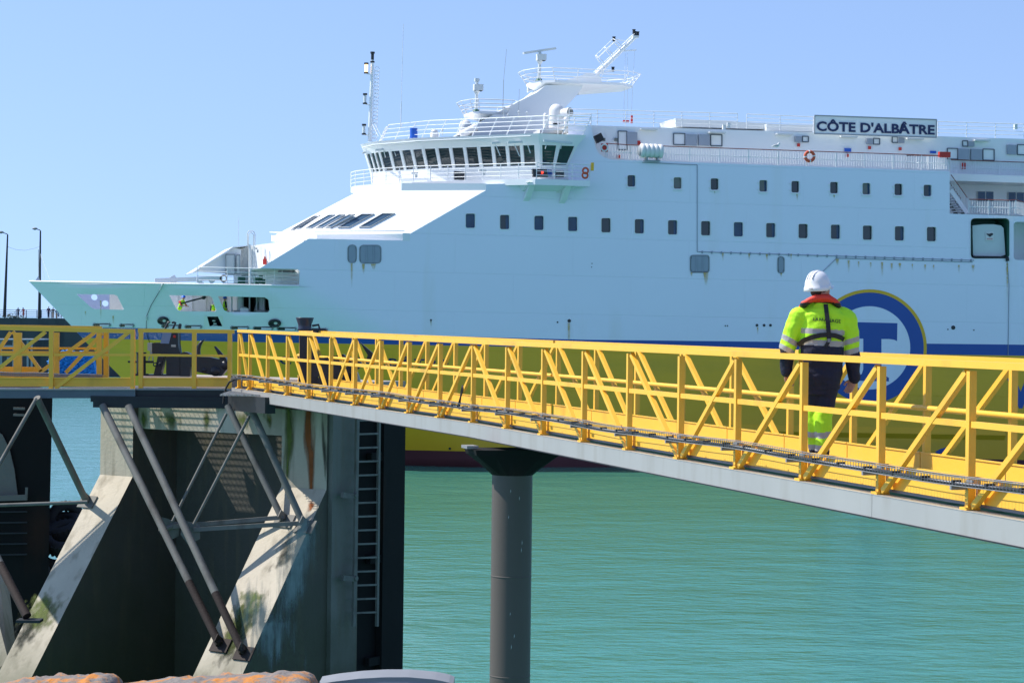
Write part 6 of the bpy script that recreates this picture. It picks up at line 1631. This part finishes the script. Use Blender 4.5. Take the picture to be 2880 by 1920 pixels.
# capstan: tall dark drum on a pedestal
cp, co_ = loc_empty('capstan', 857, 1090, 'tall black mooring capstan with flared top on a tapering pedestal by the yellow gangway', 'capstan', 44.6)
def Cc(x, y, Z=44.6): return atY(x, y, Z) - co_
mb = MB(); k = 1 / 6500 * 44.6
mb.lathe(Cc(857, 930), Z_, [(.001, 0), (22 * k, 0), (19 * k, .05), (19 * k, .12), (25.5 * k, .245), (25.5 * k, .255), (20 * k, .256), (.001, .24)], 32); mb.build('drum', mat('navy_black_paint', (0.022, 0.028, 0.055), .35, var=.1), cp)
mb = MB(); mb.loft([[Cc(857 + dx, y, 44.6 + dz * .15) for dx, dz in ((-w1, -1), (w2, -1), (w2, 1), (-w1, 1))] for y, w1, w2 in ((1110, 22, 60), (1075, 18, 40), (1000, 15, 30), (935, 15, 18))], sm=False); mb.build('pedestal', M['black'], cp)
mb = MB(); mb.path([Cc(*p) for p in ((878, 916), (896, 913), (899, 925), (893, 940))], .022, 8); mb.build('handle', M['black'], cp)
mb = MB(); mb.prism([Cc(*p) for p in ((880, 925), (918, 925), (921, 932), (880, 934))], (0, .3, 0)); mb.build('guard', M['black'], cp)
# second hook set (mostly behind the gangway)
hk2, h2o = loc_empty('mooring_hook', 960, 1085, 'black mooring hook with pointed horn seen between the diagonal braces of the gangway', 'mooring hook', 43.8)
def H2(x, y, Z=43.8): return atY(x, y, Z) - h2o
mb = MB(); mb.prism([H2(*p) for p in ((880, 1010), (930, 1003), (965, 996), (972, 1003), (1010, 1010), (1018, 1030), (990, 1050), (880, 1060))], (0, .3, 0)); mb.prism([H2(*p) for p in ((900, 1050), (990, 1045), (1000, 1085), (890, 1085))], (0, .3, 0)); mb.build('base', M['black'], hk2)
mb = MB(); mb.prism([H2(*p) for p in ((1012, 962), (1052, 996), (1062, 1012), (1030, 1012), (1034, 998))], (0, .15, 0)); mb.build('horn', M['black'], hk2)
mb = MB(); mb.prism([H2(*p) for p in ((974, 1052), (1004, 1045), (1010, 1060), (1015, 1085), (990, 1085))], (0, .2, 0)); mb.build('guard_plate', M['alu'], hk2)
tk = empty('floodlight_ring', (0, 0, 0)) if False else None
# tyre ring hung beyond
ln, lno = loc_empty('life_ring_holder', 797, 1013, 'dark round rubber ring lying against the ferry behind the gangway start', 'ring', 45.5) if False else (None, None)

# blue rope heap, on a low dark jetty beyond the left footbridge
jt = empty('berthing_dolphin', (-10.5, 52, 0), 0, 'dark steel-clad berthing dolphin standing in the water beneath the lattice footbridge', 'dolphin')
jo = Vector(jt.location)
def J(x, y, Z=52): return atY(x, y, Z) - jo
mb = MB(); a = J(-190, 1120, 50.5); b = J(148, 1120, 50.5); a.z = E - 1.65; b.z = E - 1.65; 
mb.prism([a, b, Vector((b.x - .12, b.y, -1)), Vector((a.x, a.y, -1))], (-1.0, 3.4, 0)); fix_normals(mb.build('cladding', M['tarred'], jt))
mb = MB(); q = [J(x, y, 50.42) for x, y in ((-20, 1205), (6, 1222), (26, 1262), (40, 1320), (50, 1398), (-20, 1396))]; mb.prism(q, (0, .05, 0)); mb.build('concrete_face', M['conc_mid'], jt)
mb = MB(); mb.bar(J(-60, 1402, 50.3), J(76, 1398, 50.3), .08, .12); mb.bar(J(74, 1400, 50.3), J(75, 1370, 50.3), .05, .05); mb.build('ledge', M['conc_mid'], jt)
for k, y in enumerate((1148, 1166)): mb = MB(); mb.bar(J(38, y, 50.35), J(70, y + 1, 50.35), .05, .06, side=Z_); mb.build('bracket_plate', M['conc_mid'], jt)
for k in range(5):
    mb = MB(); mb.bar(J(-60, 1440 + k * 30, 50.4), J(76, 1438 + k * 30, 50.4), .03, .03); mb.build('weld_seam', M['darksteel'], jt)
mb = MB(); mb.prism([atY(-60, 1530, 48.5) - jo, atY(0, 1640, 48.2) - jo, atY(22, 1850, 47) - jo, atY(-60, 1950, 47) - jo], (0, .8, 0)); mb.build('concrete_foot', M['conc'], jt)
rp = empty('rope_heap', tuple(atY(200, 1058, 51.3)), 0, 'heap of bright blue mooring rope laid in folds behind the left footbridge rail', 'rope')
ro_ = Vector(rp.location)
mb = MB(); rr = random.Random(5)
for row in range(19):
    y = 988 + row * 3.7; x0 = 136 + rr.uniform(-3, 5) + (8 if row < 5 else 0); x1 = 256 + row * .7 + rr.uniform(-5, 4) - (12 if row < 3 else 0)
    for dep in (0, .12, .24):
        pts = []
        n = 22
        for i in range(n + 1):
            x = x0 + (x1 - x0) * i / n; pts.append(atY(x, y + 1.4 * math.sin(i * 1.7 + row * 2.1) + (3 * math.sin(i * .5 + row) if row < 2 else 0), 51.2 + dep + .03 * math.sin(i * 2.3 + row)) - ro_)
        mb.path(pts, [.016 + .004 * math.sin(i * 2.9 + row) for i in range(n + 1)], 6)
mb.build('rope_coil', M['rope_blue'], rp, split=False)
mb = MB(); mb.prism([atY(x, y, 51.25) - ro_ for x, y in ((140, 992), (258, 990), (268, 1058), (138, 1058))], (0, .3, 0)); mb.build('rope_core', M['rope_blue'], rp)

# tyres heaped between the dolphins, each one a thing
def tyre_mesh():
    mb = MB(); n = 40; prof = [(.30, -.12), (.33, -.15), (.44, -.155), (.51, -.13), (.53, -.09), (.535, 0), (.53, .09), (.51, .13), (.44, .155), (.33, .15), (.30, .12), (.29, .0)]
    rings = []
    for j in range(n):
        t = 2 * math.pi * j / n; c_, s_ = math.cos(t), math.sin(t); rings.append([Vector((r_ * c_, r_ * s_, z_)) for r_, z_ in prof])
    for j in range(n): mb.loft([rings[j], rings[(j + 1) % n]], caps=False)
    for j in range(30):
        t = 2 * math.pi * (j + .5) / 30; rad = Vector((math.cos(t), math.sin(t), 0)); tan = Vector((-math.sin(t), math.cos(t), 0))
        for z_ in (-.085, .085): mb.box(rad * .535 + Z_ * z_, .035, .055, .09, (rad, tan, Z_))
    return mb.build('tyre', M['rubber'], None)
ty0 = tyre_mesh(); TY = []
for k, (x, y, Z, rx, ry, rz, sc, lab) in enumerate(((186, 1466, 48.7, 80, 10, 20, .85, 'black truck tyre standing on edge at the back of the heap, its tread showing'),
        (166, 1482, 48.4, 22, -8, 0, 1.0, 'black truck tyre lying nearly flat on top of the tyre heap by the dark dolphin'), (186, 1512, 48.0, 28, -18, 30, 1.0, 'black truck tyre tilted against the sloping concrete fin below the flat one'),
        (150, 1545, 48.1, 55, 30, 10, .95, 'black truck tyre leaning half hidden behind the dark dolphin wall'), (158, 1588, 47.9, 65, 20, 40, 1.0, 'black truck tyre at the bottom of the heap in deep shade'), (140, 1468, 48.9, 70, 30, 0, .6, 'small black tyre peeping out beside the dark dolphin wall'))):
    t_ = ty0 if k == 0 else ty0.copy()
    if k: col.objects.link(t_)
    t_.location = atY(x, y, Z + 3.2); t_.rotation_euler = (R(rx), R(ry), R(rz)); t_.scale = (sc, sc, sc)
    tag(t_, lab, 'tyre', 'old tyres heaped between the dolphins')

# ================================================================== BREAKWATER beyond the bow
ZB = 350.0
bw = empty('breakwater', (-75, ZB, 0), 0, 'long dark stone breakwater with a flat top beyond the ferry bow', 'breakwater')
mb = MB(); bt = atY(100, 895.5, ZB).z
mb.prism([Vector((-160, 0, bt)), Vector((35, 0, bt)), Vector((37, 0, -2)), Vector((-160, 0, -2))], (0, 14, 0)); M['bwall'] = mat('breakwater_stone', (0.060, 0.070, 0.075), .9, var=.3, scale=.3, streak=((0.02, 0.025, 0.03), .7, .5, (1, 1, .2), .5, .7)); fix_normals(mb.build('sea_wall', M['bwall'], bw))
def BWp(x, y, Z=ZB + 1.0): return atY(x, y, Z)
frail = empty('promenade_fence', tuple(BWp(50, 894)), 0, 'thin grey metal railing along the top edge of the breakwater', 'railing')
fo2 = Vector(frail.location); mb = MB()
for f_ in (0, .25, .5, .75, 1): mb.tube(BWp(-200, 892 - 23 * f_) - fo2, BWp(103, 895 - 23 * f_) - fo2, .04, n=4); mb.tube(BWp(117, 895 - 23 * f_) - fo2, BWp(560, 900 - 23 * f_) - fo2, .04, n=4)
for x in (-100, -60, -15, 45.5, 74, 104, 116.5, 144, 172, 200, 230): mb.tube(BWp(x, 894) - fo2, BWp(x, 871) - fo2, .07, n=5)
mb.build('rail_bars', M['sgrey'], frail, split=False)
def lamp(xb, yb, xt, yt, xh, yh, lab):
    r_ = empty('street_lamp', tuple(BWp(xb, yb)), 0, lab, 'street lamp', 'lamp posts on the breakwater'); o = Vector(r_.location)
    mb = MB(); mb.tube((0, 0, 0), BWp(xt, yt) - o, .26, .11, n=10); mb.build('pole', M['darksteel'], r_)
    mb = MB(); mb.path([BWp(xt, yt) - o, BWp(xt - 2, yt - 2) - o, BWp(xh + 4, yh + 1) - o], .07, 6); mb.build('arm', M['darksteel'], r_)
    mb = MB(); p = BWp(xh, yh) - o; mb.sphere(p, .42, .3, .18); mb.sphere(p - Z_ * .08, .25, .2, .14, mi=1); mb.build('lamp_head', [M['galv'], M['glass3']], r_)
lamp(12.5, 892, 21.5, 660, 3, 653, 'tall street lamp at the edge of the frame, leaning slightly on the breakwater')
lamp(110.5, 902, 113.8, 649, 98, 643, 'tall street lamp rising behind the bow tip of the ferry')
wr = MB(); q = [BWp(21.5, 694), BWp(45, 702), BWp(70, 704), BWp(95, 699), BWp(113.5, 692)]; o_ = Vector(q[0]); wr.path([p - o_ for p in q], .02, 4); w_ = wr.build('overhead_cable', M['sgrey']); w_.location = o_; tag(w_, 'thin cable sagging between the two breakwater street lamps', 'cable')

def figure(base, h, mats, lab, group=None, pose=None, face=0.0, seat=False, helmet=None, hair='hair', vox=.03, skirt=False, long_hair=False, vest=None, cut=0.0):
    """small background person: continuous skin body with clothing children; mats = (top, bottom)"""
    r_ = empty('person', tuple(base), face, lab, 'person', group); s_ = h / 1.75
    V = lambda x, y, z: Vector((x, y, z)) * s_
    pose = pose or {}
    aL = pose.get('L', [(-.20, 0, 1.42), (-.26, .05, 1.14), (-.22, .16, .92)]); aR = pose.get('R', [(.20, 0, 1.42), (.26, .05, 1.14), (.22, .16, .92)])
    ln_ = pose.get('lean', 0)
    tor = lambda r0, r1: [('c', V(0, 0, .98), V(0, ln_ * .5, 1.22), .125 * s_ * r0, .13 * s_ * r0), ('c', V(0, ln_ * .5, 1.22), V(0, ln_, 1.40), .13 * s_ * r1, .10 * s_ * r1), ('c', V(-.15, ln_, 1.41), V(.15, ln_, 1.41), .065 * s_ * r1, .065 * s_ * r1)]
    hdc = V(0, ln_ * 1.35 + pose.get('hf', 0), 1.62)
    body = [('e', hdc, .075 * s_, .092 * s_, .115 * s_), ('e', hdc + V(0, .09, -.01), .015 * s_, .02 * s_, .02 * s_), ('c', hdc - V(0, .0, .08), V(0, ln_, 1.42), .05 * s_, .06 * s_)] + tor(.85, .85)
    for a in (aL, aR):
        a = [V(*p) for p in a]; body += [('c', a[0], a[1], .048 * s_, .040 * s_), ('c', a[1], a[2], .038 * s_, .028 * s_), ('e', a[2] + (a[2] - a[1]).normalized() * .07 * s_, .035 * s_, .03 * s_, .05 * s_)]
    legs = [(-.09, .02), (.09, -.03)]
    if not cut:
        for x, y in legs: body += [('c', V(x, 0, .92), V(x, y + .02, .50), .075 * s_, .055 * s_), ('c', V(x, y + .02, .50), V(x, y, .07), .05 * s_, .035 * s_), ('c', V(x, y - .02, .05), V(x, y + .12, .04), .04 * s_, .035 * s_)]
    capsules(body, vox * .8, 'body', M['skin'], r_, smooth=1)
    cl = tor(1.08, 1.1)
    sl_ = pose.get('sleeve', .5)
    for a in (aL, aR):
        a = [V(*p) for p in a]; e = a[0].lerp(a[1], min(1, sl_ * 2)); cl.append(('c', a[0], e, .062 * s_, .056 * s_))
        if sl_ > .5: cl.append(('c', a[1], a[1].lerp(a[2], (sl_ - .5) * 2), .056 * s_, .042 * s_))
    if skirt: cl += [('c', V(0, 0, 1.0), V(0, .02, .62), .14 * s_, .19 * s_)]
    tm = mats[0]
    if vest: capsules(cl, vox * .8, 'jacket', [M[mats[0]], M[vest], M['reflect']], r_, smooth=1, matfn=lambda c: (0 if abs(c.x) > .20 * s_ else (2 if 1.06 < c.z / s_ < 1.12 else 1)))
    else: capsules(cl, vox * .8, 'shirt', M[mats[0]], r_, smooth=1)
    if not skirt and not cut:
        tr_ = [('c', V(-.06, 0, .97), V(.06, 0, .97), .13 * s_, .13 * s_)]
        for x, y in legs: tr_ += [('c', V(x, 0, .92), V(x, y + .02, .50), .092 * s_, .072 * s_), ('c', V(x, y + .02, .50), V(x, y, .12), .070 * s_, .058 * s_)]
        capsules(tr_, vox * .8, 'trousers', M[mats[1]], r_, smooth=1)
    if helmet:
        mb = MB(); mb.lathe(hdc + V(0, 0, .02), Z_, [(.155 * s_, 0), (.125 * s_, .01 * s_), (.122 * s_, .05 * s_), (.10 * s_, .10 * s_), (.05 * s_, .14 * s_), (.002, .15 * s_)], 18); mb.build('helmet', M[helmet], r_, split=False)
    else:
        hp_ = [('e', hdc + V(0, -.02, .035), .085 * s_, .10 * s_, .10 * s_)]
        if long_hair: hp_.append(('c', hdc + V(0, -.07, .0), hdc + V(0, -.09, -.22), .06 * s_, .045 * s_))
        capsules(hp_, vox * .8, 'hair', M[hair], r_, smooth=1)
    return r_
gl = {'L': [(-.20, 0, 1.42), (-.28, .12, 1.16), (-.12, .32, 1.08)], 'R': [(.20, 0, 1.42), (.28, .12, 1.16), (.12, .32, 1.08)], 'lean': .10}
PZ = ZB + .3
def bp(x, y=894.5): p = BWp(x, y, ZB + .55); p.z = bt; return p
GRP = 'people on the breakwater'
figure(bp(51), 1.68, ('denim', 'denim'), 'woman in dark sleeveless top and blue shorts leaning on the breakwater rail', GRP, gl, R(180), skirt=True, long_hair=True, vox=.05)
figure(bp(66), 1.68, ('pink', 'pink'), 'person in a coral red dress beside the breakwater rail', GRP, gl, R(150), skirt=True, long_hair=True, vox=.05)
figure(bp(136.5), 1.85, ('plum', 'denim'), 'man in a plum shirt and dark trousers standing at the breakwater rail', GRP, None, R(170), vox=.05)
figure(bp(149), 1.72, ('strap', 'skin'), 'person in a black T-shirt holding up hands near the ferry stem', GRP, {'L': [(-.2, 0, 1.42), (-.32, .1, 1.2), (-.1, .25, 1.35)], 'R': [(.2, 0, 1.42), (.32, .1, 1.2), (.1, .25, 1.35)]}, R(180), vox=.05)
figure(bp(159), 1.45, ('palecloth', 'skin'), 'child in a pale top near the ferry stem', GRP, None, R(180), vox=.05)
figure(bp(164.5), 1.50, ('palecloth', 'palecloth'), 'person in pale lilac clothes closest to the ferry stem', GRP, None, R(200), vox=.05, skirt=True)
figure(bp(7.5) + Vector((0, 1.5, -.3)), 1.45, ('palecloth', 'denim'), 'person in pale blue sitting low beside the foot of the leaning lamp', GRP, gl, R(160), vox=.05)
# shrub and grey landing stage in front of the breakwater
mb = MB(); r5 = random.Random(4); p0 = bp(36); 
for k in range(160):
    p = Vector((r5.gauss(0, .75), r5.uniform(-.3, .3), abs(r5.gauss(0, .30)))); mb.box(p, .12, .12, .05, (Vector((math.cos(k), math.sin(k), .3)).normalized(), Vector((-math.sin(k), math.cos(k), 0)), Vector((-.3 * math.cos(k), -.3 * math.sin(k), 1)).normalized()))
o = mb.build('low_shrub', mat('dry_shrub', (0.12, 0.13, 0.08), .9, var=.3), None); o.location = p0; tag(o, 'low dry grey-green shrub growing on top of the breakwater', 'shrub')
lg = empty('landing_stage', tuple(atY(60, 950, 110)), 0, 'grey floating landing stage roof on thin posts seen through the left footbridge', 'landing stage')
o = Vector(lg.location); mb = MB(); mb.prism([atY(-60, 953, 110) - o, atY(104, 953, 110) - o, atY(106, 956.5, 110) - o, atY(-60, 957, 110) - o], (0, 3, 0)); mb.build('roof', M['sgrey'], lg)
for x in (38, 78, 89, 3, -40): mb = MB(); mb.tube(atY(x, 956, 110.2) - o, atY(x, 1100, 110.2) - o, .05); mb.build('pole', M['sgrey'], lg)
mb = MB(); mb.bar(atY(-60, 973, 110) - o, atY(42, 973, 110) - o, .08, .08); mb.bar(atY(20, 1007, 110) - o, atY(42, 1007, 110) - o, .1, .1); mb.build('hand_rail', M['sgrey'], lg)

# ================================================================== CREW in the bow openings
def crew(x, y, c, lab, pose, face, cut=.5, vest='hiviz', top='navy'):
    p2 = FM @ S(x, y, hull_c(x, 862) + c)
    figure(p2, 1.80, (top, 'navy'), lab, 'crew in the bow openings', pose, face, helmet='bhelmet', vest=vest, vox=.04, cut=cut)
crew(505, 912, .55, 'crewman in blue helmet and yellow vest with red sleeve leaning out of the forward opening', {'L': [(-.2, .1, 1.38), (-.27, .3, 1.16), (-.12, .52, 1.1)], 'R': [(.2, .1, 1.38), (.27, .3, 1.16), (.12, .52, 1.1)], 'lean': .20, 'sleeve': .5}, R(-115), top='red')
crew(600, 926, .8, 'crewman with blue helmet, head and shoulders just showing at the corner of the middle opening', gl, R(-140))
crew(632, 916, .9, 'crewman in blue helmet standing beside the post between the two aft openings', None, R(-75), vest='hiviz')
# gull on the promenade rail
gu = empty('seagull', tuple(FM @ S(*z6(1072, 290), 0.05)), 0, 'white seagull with grey wings perched on the upper deck handrail', 'seagull')
capsules([('e', (0, 0, .17), .20, .09, .10), ('e', (.15, 0, .30), .08, .065, .07), ('c', (.10, 0, .22), (.15, 0, .30), .07, .06), ('c', (-.15, 0, .16), (-.32, 0, .12), .06, .02), ('c', (0, .03, .10), (0, .03, .0), .015, .012), ('c', (0, -.03, .10), (0, -.03, .0), .015, .012), ('c', (.2, 0, .29), (.29, 0, .27), .025, .008)], .02, 'body', [M['steel_w'], M['sgrey']], gu, matfn=lambda c: 1 if (c.x < .08 and .15 < c.z and abs(c.y) > .03) else 0, smooth=1)

# ================================================================== QUAY under the camera
qy = empty('quay', (0, -10, 0), 0, 'weathered quay edge of rounded stones with orange lichen', 'quay')
mb = MB(); mb.prism([Vector((-80, -40, -2)), Vector((80, -40, -2)), Vector((80, 12.8, -2)), Vector((-80, 12.8, -2))], (0, 0, E - 3.6)); fix_normals(mb.build('quay_wall', M['conc_mid'], qy))
def lichen():
    mt = mat('lichen_stone', (0.19, 0.17, 0.155), .95, var=.3, scale=12, bump=.8, bscale=25); nt = mt.node_tree; N = nt.nodes; L = nt.links; b = N['Principled BSDF']
    src = b.inputs['Base Color'].links[0].from_socket; tc = N.new('ShaderNodeTexCoord'); nz = N.new('ShaderNodeTexNoise'); nz.inputs['Scale'].default_value = 7; nz.inputs['Detail'].default_value = 10; nz.inputs['Roughness'].default_value = .7; L.new(tc.outputs['Object'], nz.inputs['Vector'])
    r_ = N.new('ShaderNodeMapRange'); r_.inputs[1].default_value = .50; r_.inputs[2].default_value = .60; L.new(nz.outputs['Fac'], r_.inputs[0]); m_ = N.new('ShaderNodeMix'); m_.data_type = 'RGBA'; L.new(r_.outputs[0], m_.inputs[0]); L.new(src, m_.inputs[6]); m_.inputs[7].default_value = (0.50, 0.19, 0.03, 1); L.new(m_.outputs[2], b.inputs['Base Color']); return mt
M['lichen'] = lichen()
def stone(x0, x1, prof, Z, lab):
    """rounded coping stone whose top outline follows prof (pixel column, row)"""
    o = atY((x0 + x1) / 2, 1910, Z); rings = []; n = 40
    for i in range(n + 1):
        x = x0 + (x1 - x0) * i / n; y = lerp_tab(prof, x) + 5; t = atY(x, y, Z); e = 1.0; zb = -.45
        rg = []
        for k in range(9):
            a = math.pi * k / 8; nz_ = noise.noise(Vector((i * .35, k * .8, Z))) * .018 + noise.noise(Vector((i * 1.1, k * 1.9, Z))) * .008
            rg.append(Vector((t.x - o.x, -.35 + .38 * (-math.cos(a)) * -1 * -1 + .35 + .0, t.z - o.z - .10 + .10 * math.sin(a) + nz_)))
        rg.append(Vector((t.x - o.x, .38, t.z - o.z - .5))); rg.append(Vector((t.x - o.x, -.38, t.z - o.z - .5))); rings.append(rg)
    mb = MB(); mb.loft(rings); ob = mb.build('coping_stone', M['lichen']); fix_normals(ob); ob.location = o; tag(ob, lab, 'stone', 'lichen covered coping stones'); return ob
stone(-40, 322, [(-40, 1925), (20, 1914), (90, 1903), (200, 1899), (280, 1896), (300, 1899), (318, 1910), (322, 1925)], 12.2, 'grey coping stone with orange lichen at the bottom left corner')
stone(324, 886, [(324, 1924), (420, 1912), (520, 1902), (620, 1900), (700, 1893), (790, 1890), (850, 1891), (870, 1897), (882, 1908), (886, 1925)], 12.2, 'longer grey coping stone with bright orange lichen in front of the concrete dolphin')
mb = MB(); oo = atY(1085, 1910, 12.4)
rings = []
for i in range(31):
    t = i / 30; x = 895 + (1275 - 895) * t; y = lerp_tab([(895, 1918), (940, 1910), (1010, 1902), (1080, 1898), (1150, 1898), (1220, 1904), (1260, 1912), (1275, 1919)], x) + 5; p = atY(x, y, 12.4) - oo; q = atY(x, y, 12.4) - oo
    rings.append([p, p + Vector((0, .0, -.02)), p + Vector((0, -.25, -.5)), p + Vector((0, .35, -.5)), p + Vector((0, .30, -.03)), p + Vector((0, .28, 0))])
mb.loft(rings, sm=False); ob = mb.build('metal_drum_lid', M['galv']); ob.location = oo; fix_normals(ob); tag(ob, 'curved rim of a pale grey metal drum just showing at the bottom edge', 'drum')
